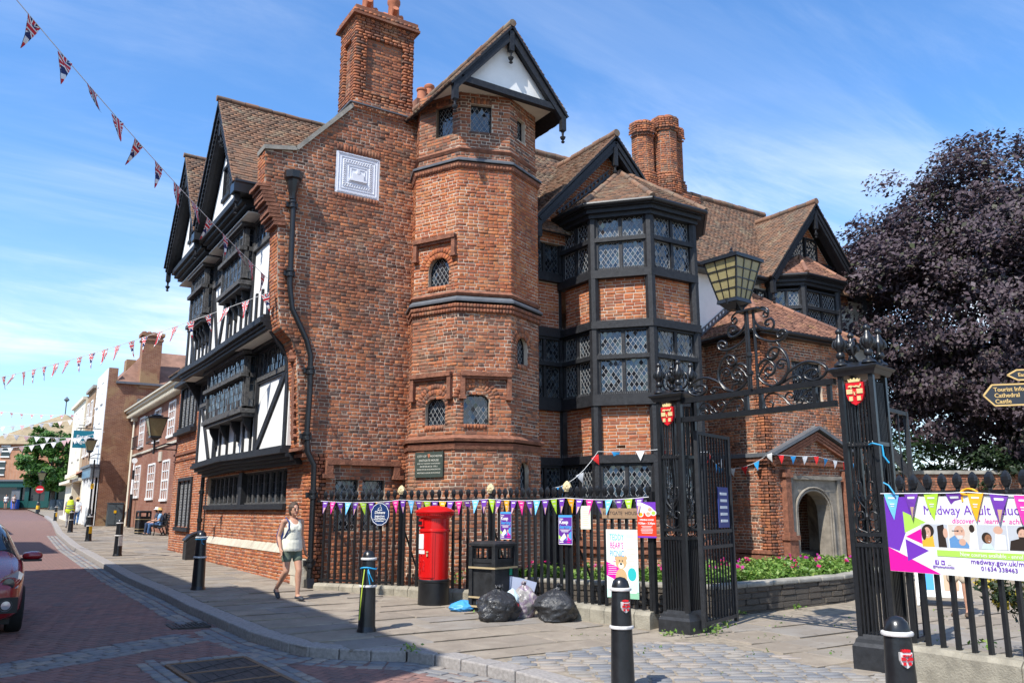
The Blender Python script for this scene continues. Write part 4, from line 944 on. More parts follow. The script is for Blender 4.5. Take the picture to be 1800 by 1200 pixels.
for i in range(5):     # brick footing with moulded stone ledge
    a, U, N, w_ = face(V[i], V[i + 1]); brick_wall('footing', a + N * .04, U, Z3, N, rect(-.03, -.3, w_ + .03, 1.38), (), .2, 'brick', 'mortar', parent=bay, seed=50 + i)
    mb = MB(); mb.obox(a + U * w_ / 2 + Z3 * .75 + N * .1, U * (w_ / 2 + .05), N * .08, Z3 * .06); mb.obox(a + U * w_ / 2 + Z3 * .62 + N * .07, U * (w_ / 2 + .03), N * .06, Z3 * .08); mb.build('plinth_moulding', M['brick_trim'], bay)
# eaves, roof of the bay
def ctr(V_): return Vector((sum(p[0] for p in V_) / len(V_), sum(p[1] for p in V_) / len(V_), 0))
def offset(V_, d, cy):
    c = Vector((V_[0][0] / 2 + V_[-1][0] / 2, cy, 0)); o = []
    for k, (x, y) in enumerate(V_):
        if k in (0, len(V_) - 1): o.append((x + (-d if k == 0 else d), y)); continue
        N1 = face(V_[k - 1], V_[k])[2]; N2 = face(V_[k], V_[k + 1])[2]; b = (N1 + N2).normalized(); L = d / max(.4, b.dot(N1)); o.append((x + b.x * L, y + b.y * L))
    return o
def bay_roof(V_, ze, apexL, apexR, over, parent, za, mat='tile_orange', hs=(1, 0)):
    E_ = offset(V_, over, yw); mb = MB()
    for d, z0, z1 in ((over * .45, ze - .3, ze - .2), (over * .7, ze - .2, ze - .1), (over * .92, ze - .1, ze - .02)): mb.slab((0, 0, z1), X3, Y3, Z3, offset(V_, d, yw), (), z1 - z0)
    mb.build('eaves_moulding', M['timber'], parent)
    mb = MB(); 
    for (x0, y0), (x1, y1) in zip(E_, E_[1:]): mb.tube([(x0, y0, ze - .02), (x1, y1, ze - .02)], .06, 8)
    mb.build('gutter', M['iron'], parent)
    n = len(E_); 
    for k in range(n - 1):
        A, B = Vector((*E_[k], ze)), Vector((*E_[k + 1], ze)); tA = Vector(apexL) if k < (n - 1) / 2 else Vector(apexR); tB = tA
        if abs(k - (n - 2) / 2) < .1: tA, tB = Vector(apexL), Vector(apexR)
        slope_tiles('bay_roof', A, B, tB, tA, parent, mat, ga=.1, seed=60 + k)
    for k in range(1, n - 1): ridge((*E_[k], ze + .03), apexL if k < n / 2 else apexR, parent, .075, mat, 'hip_tiles')
bay_roof(V, 8.62, (7.75, -.75, 10.25), (7.95, -.75, 10.25), .36, bay, 10.25, 'tile')
# wall strip between turret and bay
mb = MB(); mb.slab((4.7, yw + .06, 0), X3, Z3, -Y3, rect(0, -.3, 1.42, 8.4), (), .3); ws = mb.build('recessed_wall', M['timber'], house)
timber_face(ws, (4.95, yw), (6.1, yw), [('win', 7.2, 8.3, None), ('band', 7.03, 7.2, .1), ('brick', 5.85, 7.03), ('band', 5.62, 5.85, .1), ('win', 4.08, 5.62, 4.95), ('band', 3.82, 4.08, .1), ('brick', 2.7, 3.82), ('band', 2.52, 2.7, .1), ('win', 1.3, 2.52, None)], seed=70, dull=True)
brick_wall('south_wall', (9.28, yw, 0), X3, Z3, -Y3, rect(0, -.3, 9.2, 6.1), (), .3, 'brick', 'mortar', seed=75)
mb = MB(); mb.slab((9.28, yw, 0), X3, Z3, -Y3, rect(0, 6.1, 9.2, 8.2), [rect(.35, 6.95, 1.4, 7.95)], .3); mb.build('plaster_wall', M['render'], house)
window('leaded_window', house, (9.28, yw, 0), X3, Z3, -Y3, rect(.35, 6.95, 1.4, 7.95), GL, .07, .03, dx=.12, dz=.17, seed=5)
mb = MB(); mb.box(10.1, 10.17, yw - .03, yw + .05, 6.95, 7.95); mb.box(9.6, 10.72, yw - .03, yw + .05, 7.42, 7.5); mb.box(9.56, 10.74, yw - .07, yw, 6.86, 6.95); mb.build('window_frame', M['timber'], house)
# hall roof and its two south gables
zr, yr, ze, ye = 11.62, 2.0, 8.2, -.75
slope_tiles('hall_roof', (4.3, ye, ze), (19.2, ye, ze), (19.2, yr, zr), (4.3, yr, zr), house, seed=80)
mb = MB(); mb.slab((0, yr, 0), Y3, Z3, X3, [(.05, 8.1), (4.3, 6.0), (.05, zr - .05)], (), .05) if False else mb.add([(1.5, yr + .02, zr), (19.2, yr + .02, zr), (19.2, 5.5, 7.4), (1.5, 5.5, 7.4)], [(0, 3, 2, 1), (0, 1, 2, 3)]); mb.build('rear_roof', M['tile'], house)
ridge((1.4, yr, zr + .05), (16.7, yr, zr + .05), house, .12)
mb = MB(); mb.tube([(4.5, ye - .06, ze - .02), (5.0, ye - .06, ze - .02)], .06, 8); mb.tube([(9.9, ye - .06, ze - .02), (13.3, ye - .06, ze - .04)], .06, 8); mb.box(9.3, 13.3, ye - .02, yw, ze - .12, ze - .06); mb.build('gutter', M['iron'], house)
mb = MB(); mb.box(9.4, 18.4, -.1, 5.4, -.3, 7.6); mb.build('inner_wall', M['mortar_dark'], house)
def south_gable(c, hw_, za, zf, yb, yg, win, seed):
    o = MB(); o.slab((0, yg + .02, 0), X3, Z3, -Y3, [(c - hw_ + .1, 8.0), (c + hw_ - .1, 8.0), (c + hw_ - .1, zf), (c, za - .15), (c - hw_ + .1, zf)], (), .2); g_ = o.build('south_gable', M['mortar_pale'], house)
    HB.append((g_, M['brick_orange'], lay((0, yg + .02, 0), X3, Z3, -Y3, [(c - hw_ + .12, 8.0), (c + hw_ - .12, 8.0), (c + hw_ - .12, zf), (c, za - .2), (c - hw_ + .12, zf)], [win] if win else (), pitch=.077, seed=seed, bond='flemish')))
    mb = MB()
    for s_ in (-1, 1):
        mb.beam((c + s_ * hw_, yb, zf - .1), (c, yb, za - .13), .1, .26); mb.beam((c + s_ * (hw_ - .03), yb - .06, zf - .06), (c, yb - .06, za - .1), .05, .1); mb.beam((c + s_ * (hw_ - .1), yb + .15, zf - .12), (c, yb + .15, za - .2), .2, .1)
    mb.build('bargeboard', M['timber'], g_)
    pendant(c, yb - .02, za - .75, g_, .6); pendant(c - hw_ + .02, yb - .02, zf - .5, g_, .4); pendant(c + hw_ - .02, yb - .02, zf - .5, g_, .4)
    yt = lambda z: yr - (zr - z) / (zr - ze) * (yr - ye)   # where the gable roof runs into the hall roof
    for s_ in (-1, 1):
        A, B, C, D = Vector((c + s_ * (hw_ + .12), yb - .12, zf - .02)), Vector((c + s_ * (hw_ + .12), yt(zf) + .1, zf - .02)), Vector((c, yt(za) + .1, za + .1)), Vector((c, yb - .12, za + .1))
        if s_ < 0: slope_tiles('gable_roof', B, A, D, C, g_, seed=seed + 1)
        else: slope_tiles('gable_roof', A, B, C, D, g_, seed=seed + 2)
    ridge((c, yb - .14, za + .14), (c, yt(za), za + .14), g_, .1)
    return g_
south_gable(7.45, 2.46, 11.05, 8.42, -.9, -.5, None, 90)
g2 = south_gable(15.55, 2.2, 10.85, 8.22, -.9, -.42, rect(14.95, 9.2, 16.2, 9.95), 95)
window('leaded_window', g2, (0, -.42, 0), X3, Z3, -Y3, rect(14.97, 9.22, 16.18, 9.95), GLD, .07, .02, dx=.12, dz=.17)
mb = MB(); mb.box(14.3, 16.8, -.52, -.4, 9.08, 9.2); mb.box(15.55, 15.62, -.48, -.4, 9.2, 9.95); mb.box(14.55, 14.65, -.5, -.4, 8.2, 9.1); mb.box(16.5, 16.6, -.5, -.4, 8.2, 9.1); mb.build('timber_rail', M['timber'], g2)
# upper bay on the right
V2 = [(13.72, yw), (13.79, -.43), (14.46, -1.1), (16.05, -1.1), (16.75, -.43), (16.82, yw)]
mb = MB(); mb.slab((0, 0, 6.5), X3, Y3, Z3, V2, (), .1); bay2 = mb.build('bay_window', M['timber'], house)
for i in (1, 2, 3): timber_face(bay2, V2[i], V2[i + 1], [('win', 6.78, 7.98, 7.4), ('band', 6.55, 6.78, .1)], seed=100 + i)
timber_face(bay2, (12.75, yw - .02), (13.74, yw - .02), [('win', 6.9, 7.95, None), ('band', 6.75, 6.9, .06)], seed=108, dull=True)
posts(bay2, V2[1:5], 6.5, 8.2, .1)
bay_roof(V2, 8.36, (15.2, -.5, 9.25), (15.5, -.5, 9.25), .3, bay2, 9.25)
# porch block
brick_wall('porch_wall', (11, yw, 0), -Y3, Z3, -X3, rect(0, -.3, 1.95, 6.1), (), .3, 'brick', 'mortar', seed=110)
door = archpoly(12.0, -.3, 13.25, 1.96, .5, 10)
dframe = rect(11.72, -.3, 13.75, 2.3)
pw = brick_wall('porch_wall', (0, -2.3, 0), X3, Z3, -Y3, rect(11, -.3, 14.7, 6.1), [dframe, rect(12.2, 4.3, 13.4, 5.4)], .3, 'brick', 'mortar', seed=111)
brick_wall('porch_wall', (14.7, -2.3, 0), Y3, Z3, X3, rect(0, -.3, 1.95, 6.1), (), .3, 'brick', 'mortar', seed=112)
mb = MB(); mb.slab((0, -2.34, 0), X3, Z3, -Y3, dframe, [archpoly(12.0, -.29, 13.25, 1.96, .5, 10)], .36)
mb.box(11.66, 13.81, -2.42, -2.3, 2.26, 2.36); mb.box(11.7, 11.84, -2.4, -2.3, -.3, 2.26); mb.box(13.62, 13.77, -2.4, -2.3, -.3, 2.26)
n_ = 12
for rr in (.0, .07):
    P = [(12.625 + (.66 + rr) * math.cos(math.pi * k / n_), -2.36 - .02 * (rr > 0), 1.46 + (.53 + rr) * math.sin(math.pi * k / n_)) for k in range(n_ + 1)]; mb.tube([(P[0][0], P[0][1], -.2)] + P + [(P[-1][0], P[-1][1], -.2)], .03, 6)
mb.build('door_surround', M['stone'], house)
brick_wall('porch_inner_wall', (11.3, -.75, 0), X3, Z3, -Y3, rect(0, -.3, 3.2, 2.6), (), .1, 'brick_dull', 'mortar_pale', seed=113)
mb = MB(); mb.box(11.3, 14.5, -2.0, -.8, 2.6, 2.7); mb.build('porch_ceiling', M['soffit'], house); mb = MB(); mb.box(11.3, 14.5, -1.4, -.8, -.05, .38); mb.build('porch_bench', M['coping'], house)
mb = MB(); mb.box(12.35, 13.0, -.8, -.76, 1.15, 1.95); mb.build('notice_board', M['timber'], house)
window('leaded_window', house, (0, -2.3, 0), X3, Z3, -Y3, rect(12.2, 4.3, 13.4, 5.4), GLD, .06, .1)
mb = MB(); px_ = [(11.0, 2.86), (12.85, 3.62), (14.7, 2.86)]
for a, b in zip(px_, px_[1:]): mb.beam((a[0], -2.4, a[1]), (b[0], -2.4, b[1]), .3, .08)
mb.box(10.84, 11.0, -2.45, yw, 2.8, 2.9); mb.build('lead_flashing', M['lead'], house)
mb = MB()
for o_ in (.1, .18, .26):
    for a, b in zip([(11.1, 2.86 - o_), (12.85, 3.58 - o_), (14.6, 2.86 - o_)], [(12.85, 3.58 - o_), (14.6, 2.86 - o_)]): mb.beam((a[0], -2.34 - .1 + o_ * .2, a[1]), (b[0], -2.34 - .1 + o_ * .2, b[1]), .1, .06)
mb.box(11.05, 14.65, -2.4, -2.3, 2.62, 2.7); mb.box(10.88, 11.0, -2.4, yw, 2.7, 2.8); mb.box(10.93, 11.02, -2.36, yw, 2.62, 2.7)
mb.box(11.42, 11.74, -2.52, -2.3, -.3, .75); mb.box(11.38, 11.78, -2.56, -2.3, .75, .86); mb.box(11.46, 11.7, -2.5, -2.3, .86, .95); mb.box(11.48, 11.68, -2.46, -2.3, .95, 2.5); mb.box(11.43, 11.73, -2.5, -2.3, 2.3, 2.42)
mb.box(10.9, 11.0, -2.36, -1.2, .42, .5); mb.obox((10.94, -1.8, .28), (.08, 0, 0), (0, .5, 0), (.0, 0, .1)); mb.box(13.9, 14.2, -2.5, -2.3, -.3, 2.5)
mb.build('porch_moulding', M['brick_trim'], house)
mb = MB(); spikes(mb, (11.0, -2.5, 2.95), (12.85, -2.5, 3.7), 40, .14); spikes(mb, (12.85, -2.5, 3.7), (14.7, -2.5, 2.95), 40, .14); spikes(mb, (10.85, -2.4, 2.9), (10.85, yw, 2.9), 36, .12); tag(mb.build('bird_spikes', M['came'], house), kind='stuff')
EP = [(10.7, yw), (10.7, -2.62), (15.0, -2.62), (15.0, yw)]; zp = 6.08; aL, aR = Vector((12.92, yw, 7.72)), Vector((12.95, yw, 7.72))
slope_tiles('porch_roof', (*EP[0], zp), (*EP[1], zp), aL, aL, house, 'tile_orange', seed=120); slope_tiles('porch_roof', (*EP[1], zp), (*EP[2], zp), aR, aL, house, 'tile_orange', seed=121); slope_tiles('porch_roof', (*EP[2], zp), (*EP[3], zp), aR, aR, house, 'tile_orange', seed=122)
ridge((*EP[1], zp + .04), aL + Z3 * .04, house, .08, 'tile_orange', 'hip_tiles'); ridge((*EP[2], zp + .04), aR + Z3 * .04, house, .08, 'tile_orange', 'hip_tiles')
mb = MB(); 
for a, b in zip(EP, EP[1:]): mb.tube([(*a, zp - .05), (*b, zp - .05)], .06, 8)
mb.box(10.75, 14.95, -2.57, yw, zp - .14, zp - .08); mb.build('gutter', M['iron'], house)
def flashing(p, q, parent, up=(0, 0, 1)):
    mb = MB(); p, q = Vector(p), Vector(q); n = int((q - p).length / .17)
    for k in range(n): c = p.lerp(q, (k + .5) / n); mb.obox(c, (q - p) / n * .16, (0, .012, 0), (0, 0, .09))
    mb.beam(p - Z3 * .06, q - Z3 * .06, .03, .06); mb.beam(p + Z3 * .09, q + Z3 * .09, .02, .03); mb.build('stepped_flashing', M['lead'], parent)
flashing((10.72, yw - .02, 6.2), (12.8, yw - .02, 7.78), house); flashing((13.85, -.46, 8.5), (14.95, -.46, 9.3), bay2); flashing((5.85, -.54, 8.75), (7.55, -.54, 10.25), bay)
# chimney cluster and the small stack behind the turret
mb = MB(); mb.box(10.62, 12.78, 1.2, 2.4, 10.0, 11.25); c2 = mb.build('chimney_stack', M['mortar_dark'], house); rs = lay((10.62, 1.2, 0), X3, Z3, -Y3, rect(0, 10, 2.16, 11.25), seed=130) + lay((10.62, 2.4, 0), -Y3, Z3, -X3, rect(0, 10, 1.2, 11.25), seed=131)
for (x, y, zt, r_) in ((11.05, 1.95, 13.6, .38), (11.72, 1.62, 13.8, .4), (12.38, 2.0, 13.75, .38)):
    mb = MB(); mb.lathe((x, y, 11.0), [(r_ * .97, 0), (r_ * .97, zt - 11.0)], 8, rot=R(22.5)); mb.build('chimney_shaft', M['mortar_dark'], c2)
    for k in range(8):
        pr = lambda rr, kk: Vector((x + rr * math.cos(R(22.5 + 45 * kk)), y + rr * math.sin(R(22.5 + 45 * kk)), 0))
        for z0, z1, rr in ((11.2, 11.75, r_ + .1), (11.75, 11.9, r_ + .05), (11.9, zt - .5, r_), (zt - .5, zt - .42, r_ + .05), (zt - .42, zt - .33, r_ + .11), (zt - .33, zt - .06, r_ + .08), (zt - .06, zt, r_ + .04)):
            a, b = pr(rr * .97, k), pr(rr * .97, k + 1); U_ = (b - a).normalized(); N_ = Vector((U_.y, -U_.x, 0))
            if N_.dot(CAM - a) > 0: rs += lay(a, U_, Z3, N_, rect(0, z0, (b - a).length, z1), pitch=.072, st=.2, hd=.1, seed=k, proud=.012 if rr == r_ else .02, w0=z0)
HB.append((c2, M['brick'], rs))
mb = MB(); mb.box(3.9, 4.9, 3.7, 4.5, 10.5, 13.3); s3 = mb.build('chimney_stack', M['brick_dull'], house); pot(4.2, 4.0, 13.3, .5, False, s3); pot(4.5, 4.1, 13.3, .75, False, s3)
settle(HB, 'brick', 'brickwork', 300)
settle(HT, 'roof_tile', 'roof_tiles', 300, .002, .002)

# ------------------------------------------------------------------ neighbouring buildings
def texbrick(name, c1, c2, mo, bw=.225, rh=.075, yel=.1):
    t = NT(name); p = t.pos(); s = t.n('ShaderNodeSeparateXYZ'); t.l(p, s.inputs[0]); cm = t.n('ShaderNodeCombineXYZ'); t.l(t.math('ADD', s.outputs['X'], s.outputs['Y']), cm.inputs[0]); t.l(s.outputs['Z'], cm.inputs[1])
    bt = t.n('ShaderNodeTexBrick', Scale=1.0, **{'Mortar Size': .009, 'Brick Width': bw, 'Row Height': rh}); t.l(cm.outputs[0], bt.inputs['Vector'])
    bt.inputs['Color1'].default_value = (*c1, 1); bt.inputs['Color2'].default_value = (*c2, 1); bt.inputs['Mortar'].default_value = (*mo, 1)
    n = t.noise(p, .8, 6, .65, .5); f = t.noise(p, 9, 4, .7); c = t.mix(t.math('MULTIPLY', t.ramp(n, [(.42, (0, 0, 0)), (.6, (1, 1, 1))]), .55), bt.outputs[0], tuple(x * .45 for x in c1))
    c = t.mix(t.math('MULTIPLY', f, .4), c, tuple(min(1, x * 1.5) for x in c2)); c = t.mix(t.math('MULTIPLY', t.ramp(t.noise(p, .45, 6, .7, .8), [(.5, (0, 0, 0)), (.58, (1, 1, 1))]), yel), c, (.36, .25, .13)); t.col(c); t.bump(bt.outputs['Fac'], -.4, .01); return t.set(.92, 0, .2)
M['tb_georg'] = texbrick('georgian_brick', (.26, .1, .06), (.2, .075, .05), (.3, .24, .19)); M['tb_tall'] = texbrick('old_gable_brick', (.3, .14, .075), (.17, .065, .042), (.34, .28, .2), yel=.6)
M['tb_brown'] = texbrick('brown_brick', (.3, .19, .1), (.24, .14, .08), (.35, .3, .24)); M['tb_shop'] = texbrick('orange_brick', (.42, .2, .11), (.36, .16, .09), (.4, .33, .26))
M['tile_far'] = plain('distant_roof_tile', (.24, .13, .09), .9, .4, 1.5, .3); M['tile_brown'] = plain('brown_roof_tile', (.3, .23, .14), .9, .3, 1.2, .3)
M['winglass'] = flat('window_glass', (.02, .025, .03), .07, 0, .6); M['fascia_blue'] = flat('blue_fascia', (.09, .2, .3), .4); M['teal'] = flat('teal_paint', (.012, .17, .23), .4); M['shopgreen'] = flat('dark_green_shopfront', (.006, .06, .055), .4)
# annex
ax_ = thing('brick_annex', 'low red brick annex with dark leaded windows joined to the Tudor house', 'building', (2, 11.6, gz(11.6)))
AB = []
aw = rect(11.1, .95, 12.95, 2.42); au_ = rect(11.25, 4.2, 13.6, 5.55)
brick_wall('wall', (0, 0, 0), Y3, Z3, NX, rect(9.15, -.2, 14.15, 6.0), [aw, au_], .3, 'brick_orange', 'mortar_pale', parent=ax_, store=AB, seed=140)
def awin(r, n, name):
    (y0, z0), (y1, z1) = r[0], r[2]; mb = MB()
    for a, b, c, d in ((y0 - .1, y0, z0 - .1, z1 + .1), (y1, y1 + .1, z0 - .1, z1 + .1)): mb.box(-.06, .1, a, b, c, d)
    mb.box(-.06, .1, y0, y1, z1, z1 + .1); mb.box(-.1, .1, y0 - .15, y1 + .15, z0 - .12, z0)
    for k in range(1, n): y = y0 + (y1 - y0) * k / n; mb.box(-.02, .08, y - .04, y + .04, z0, z1)
    f = mb.build(name, M['timber'], ax_); mb = MB()
    for k in range(n): leaded(mb, (.03, 0, 0), Y3, Z3, NX, rect(y0 + (y1 - y0) * k / n + .05, z0 + .02, y0 + (y1 - y0) * (k + 1) / n - .05, z1 - .02), .12, .17, .012, True, .04, seed=k)
    mb.build('leaded_lights', GL, f)
awin(aw, 3, 'window'); awin(au_, 4, 'window')
mb = MB(); mb.box(-.28, .0, 11.0, 13.85, 5.62, 5.75); mb.box(-.2, 0, 11.05, 13.8, 3.95, 4.08); mb.build('window_hood', M['timber'], ax_)
mb = MB(); mb.box(-.05, 0, 9.15, 14.2, 3.3, 3.38); mb.box(-.04, 0, 9.15, 14.2, 3.1, 3.14); mb.build('string_course', M['brick_dull'], ax_)
mb = MB(); mb.box(-.35, .3, 9.1, 14.3, 5.95, 6.1); mb.build('eaves', M['timber'], ax_)
slope_tiles('roof', (-.38, 14.4, 6.08), (-.38, 9.0, 6.08), (2.6, 9.0, 7.9), (2.6, 14.4, 7.9), ax_, seed=141); ATL = [HT.pop()]
settle(AB, 'brick', 'brickwork', 120); settle(ATL, 'roof_tile', 'roof_tiles', 60, .002, .002)
mb = MB(); mb.box(.1, 4.5, 14.1, 14.3, -.2, 6.0); mb.build('end_wall', M['tb_georg'], ax_)
# Georgian house
ge = thing('georgian_house', 'brick house with white sash windows and a white bracketed cornice set back behind the bench', 'house', (5, 27, gz(27)))
def sash(parent, X, y0, y1, z0, z1, nx=3, nz=4, rx=.08, mat='white', arch=False):
    mb = MB(); mb.box(X - .02, X + .1, y0 - .09, y0, z0 - .06, z1 + .08); mb.box(X - .02, X + .1, y1, y1 + .09, z0 - .06, z1 + .08); mb.box(X - .02, X + .1, y0, y1, z1, z1 + .09); mb.box(X - .06, X + .1, y0 - .1, y1 + .1, z0 - .12, z0)
    for k in range(1, nx): y = y0 + (y1 - y0) * k / nx; mb.box(X + .0, X + .05, y - .025, y + .025, z0, z1)
    for k in range(1, nz): z = z0 + (z1 - z0) * k / nz; d = .045 if k == nz // 2 else .022; mb.box(X + .0, X + .05, y0, y1, z - d, z + d)
    f = mb.build('window', M[mat], parent); mb = MB(); mb.quad((X + .04, y0, z0), (X + .04, y0, z1), (X + .04, y1, z1), (X + .04, y1, z0)); mb.build('pane', M['winglass'], f); return f
mb = MB(); mb.slab((2.3, 0, 0), Y3, Z3, NX, rect(14.2, 0, 40, 7.4), [], .3); mb.build('wall', M['tb_georg'], ge)
for y0, y1, z0, z1 in ((31.5, 33.4, 2.15, 3.9), (27.6, 29.2, 2.05, 3.9), (36.2, 37.9, 2.3, 4.0), (36.1, 37.6, 5.2, 6.85), (31.1, 32.7, 5.2, 6.85), (27.2, 28.7, 5.2, 6.85), (22.8, 24.4, 2.05, 3.9), (22.6, 24.2, 5.2, 6.85)): sash(ge, 2.27, y0, y1, z0, z1)
mb = MB(); mb.box(1.75, 2.3, 14.3, 40, 7.4, 7.52); mb.box(1.9, 2.3, 14.3, 40, 7.25, 7.4); mb.box(1.62, 2.3, 14.3, 40, 7.52, 7.62)
for k in range(70): y = 15 + k * .36; mb.box(1.8, 2.28, y, y + .12, 7.12, 7.25)
mb.build('cornice', M['cream'], ge)
mb = MB(); mb.box(2.22, 2.3, 14.3, 40, 4.72, 4.84); mb.box(2.24, 2.3, 29.8, 30.6, 4.0, 4.5); mb.build('band_course', M['pale_stone'], ge)
mb = MB(); mb.add([(1.6, 14.3, 7.6), (1.6, 40, 7.6), (5.5, 40, 10.4), (5.5, 14.3, 10.4)], [(0, 3, 2, 1)]); mb.build('roof', M['tile_far'], ge)
mb = MB(); mb.tube([(2.18, 39.3, 7.2), (2.18, 39.3, .5)], .07, 8); mb.box(2.0, 2.3, 39.1, 39.5, 6.9, 7.25); mb.build('drainpipe', M['cream'], ge)
for yc in (31.9, 36.85):
    mb = MB()
    for k in range(9): y = yc - .9 + k * .225; mb.box(1.92, 1.94, y, y + .02, 5.05, 5.75)
    mb.box(1.91, 1.95, yc - .92, yc + .92, 5.72, 5.76); mb.box(1.91, 1.95, yc - .92, yc + .92, 5.08, 5.12); mb.box(1.92, 2.3, yc - .92, yc - .9, 5.05, 5.1); mb.box(1.92, 2.3, yc + .9, yc + .92, 5.05, 5.1); mb.build('window_guard', M['iron_matt'], ge)
# tall house with a white front
th = thing('tall_house', 'tall house with bare brick side wall, big chimney and white painted street front', 'house', (3.5, 42, gz(42)))
mb = MB(); mb.slab((0, 40, 0), X3, Z3, -Y3, [(.55, 0), (7, 0), (7, 9.3), (1.08, 9.3), (1.08, 10.25), (.55, 10.25)], (), .35); mb.build('side_wall', M['tb_tall'], th)
mb = MB(); mb.slab((.5, 0, 0), Y3, Z3, NX, rect(40.02, 4.0, 45.2, 10.2), (), .045); mb.build('front_wall', M['white'], th)
mb = MB(); mb.box(2.35, 3.5, 39.9, 41, 9.1, 12.5); mb.box(2.28, 3.57, 39.83, 41.07, 12.2, 12.32); mb.box(2.22, 3.62, 39.78, 41.1, 12.5, 12.7)
cst = mb.build('chimney_stack', M['tb_tall'], th)
for k in range(4): mb = MB(); mb.lathe((2.45 + k * .3, 40.4, 12.7), [(.13, 0), (.11, .15)], 8); mb.build('chimney_pot', M['terracotta'], cst)
mb = MB(); mb.box(1.75, 2.3, 42, 43, 9.2, 11.2); mb.build('small_stack', M['tb_tall'], th)
mb = MB(); mb.add([(1.0, 39.85, 9.35), (7.2, 39.85, 9.5), (5.8, 43, 12.0), (3.0, 43, 12.0), (.8, 46, 9.4)], [(0, 1, 2, 3), (0, 3, 4)]); mb.build('roof', M['tile_far'], th)
mb = MB(); mb.box(1.0, 7.1, 39.8, 40, 9.28, 9.42); mb.box(2.3, 3.6, 39.5, 40, 7.8, 8.35); mb.build('lead_dormer', M['lead'], th)
for y, z in ((41.2, 8.2), (43.6, 8.2), (41.2, 5.6), (43.6, 5.6)): sash(th, .47, y, y + 1.0, z, z + 1.3, 2, 2)
mb = MB(); mb.box(.38, .6, 40.0, 45.2, .6, 4.0); mb.box(.2, .5, 40, 40.25, .55, 3.5); mb.box(.2, .5, 41.7, 41.95, .55, 3.5); mb.box(.2, .5, 43.2, 43.45, .55, 3.5); mb.box(.2, .5, 44.9, 45.2, .55, 3.5); mb.build('shop_front', M['white'], th)
mb = MB(); mb.box(.1, .5, 40.3, 45, 3.5, 4.1); mb.build('fascia', M['fascia_blue'], th); mb = MB(); mb.box(-.02, .55, 39.85, 45.3, 4.1, 4.25); mb.box(.08, .55, 39.9, 40.3, 3.45, 4.1); mb.build('shop_cornice', M['lead'], th)
# further fronts along the same side
for i, (nm, lb, y0, y1, zt, mt, x) in enumerate((('brown_brick_house', 'narrow brown brick front between the white and the cream fronts', 45.2, 49.5, 9.6, 'tb_brown', .45), ('cream_house', 'tall cream front beyond the narrow brown brick one', 49.5, 58, 9.3, 'cream', .3))):
    b_ = thing(nm, lb, 'house', (3, (y0 + y1) / 2, gz(y0))); mb = MB(); mb.slab((x, 0, 0), Y3, Z3, NX, rect(y0, .3, y1, zt), (), 5); mb.build('wall', M[mt], b_)
    mb = MB(); mb.box(x - .2, x + .2, y0, y1, zt, zt + .2); mb.box(x - .15, x, y0, y1, 3.9, 4.2); mb.build('cornice', M[mt] if mt == 'cream' else M['coping'], b_)
    for k in range(2):
        for z in (5.2, 7.4): yy = y0 + .8 + k * (y1 - y0) * .5; sash(b_, x - .03, yy, yy + 1.0, z, z + 1.4, 2, 2)
    mb = MB(); mb.box(x - .25, x, y0, y1, .5, 1.1); mb.box(x - .3, x, y0, y0 + .3, .5, 3.6); mb.box(x - .5, x, y0, y1, 3.4, 3.6); mb.build('shop_front', M['cream'], b_)
    if i == 0: mb = MB(); mb.add([(x - .9, y0, 3.7), (x - .9, y1, 3.7), (x, y1, 4.2), (x, y0, 4.2)], [(0, 3, 2, 1)]); mb.build('awning', M['terracotta'], b_)
# corner shop closing the view
rt_ = Vector((.8415, -.5402, 0)); fw_ = Vector((.5402, .8415, 0))
sc_ = Vector((-.8, 99.1, 1.9)); sh = thing('corner_shop_building', 'brick building with pyramid roof and green shop front at the street end', 'building', sc_)
S = lambda r_, d, z: sc_ + rt_ * r_ + fw_ * d + Z3 * z
mb = MB(); w_ = 8.0; mb.slab(S(-13, 0, 0), rt_, Z3, -fw_, rect(7.4, -1, 13 + w_, 7.5), (), .3); mb.slab(S(w_, 0, 0), fw_, Z3, rt_, rect(0, -1, 12, 7.5), (), .3); mb.build('wall', M['tb_shop'], sh)
mb = MB(); mb.add([S(-6, -.5, 7.4), S(w_ + .5, -.5, 7.4), S(w_ + .5, 12, 7.4), S(1.0, 5.5, 11.7), S(-6, 12, 7.4)], [(0, 1, 3), (1, 2, 3), (2, 4, 3), (4, 0, 3)]); mb.build('roof', M['tile_brown'], sh)
mb = MB(); mb.tube([S(1, 5.5, 11.7), S(1, 5.5, 13.2)], .08, 6); mb.lathe(S(1, 5.5, 13.2), [(.05, 0), (.35, .3), (.05, .7)], 6); mb.build('finial', M['lead'], sh)
def swin(r0, r1, z0, z1):
    mb = MB(); P = lambda r_, z: S(r_, -.08, z)
    for a, b in (((r0, z0), (r1, z0)), ((r1, z0), (r1, z1)), ((r1, z1), (r0, z1)), ((r0, z1), (r0, z0)), ((r0, (z0 + z1) / 2), (r1, (z0 + z1) / 2))): mb.beam(P(*a), P(*b), .14, .14)
    f = mb.build('window', M['white'], sh); mb = MB(); mb.quad(S(r0, -.03, z0), S(r1, -.03, z0), S(r1, -.03, z1), S(r0, -.03, z1)); mb.build('pane', M['winglass'], f)
for r0, z0 in ((-3.2, 6.2 - .3), (-3.6, 3.75), (-8.5, 5.9), (-8.8, 3.75)): swin(r0, r0 + 1.1, z0, z0 + (1.3 if z0 > 5 else 1.6))
mb = MB(); mb.obox(S(-2.5, -.3, 2.65), rt_ * 10.5, fw_ * .3, Z3 * .35); 
for r_ in (-9, -5.2, -4.2, -.4, .6, 3.0, 3.9, 7.5): mb.obox(S(r_, -.12, 1.2), rt_ * .25, fw_ * .15, Z3 * 1.2)
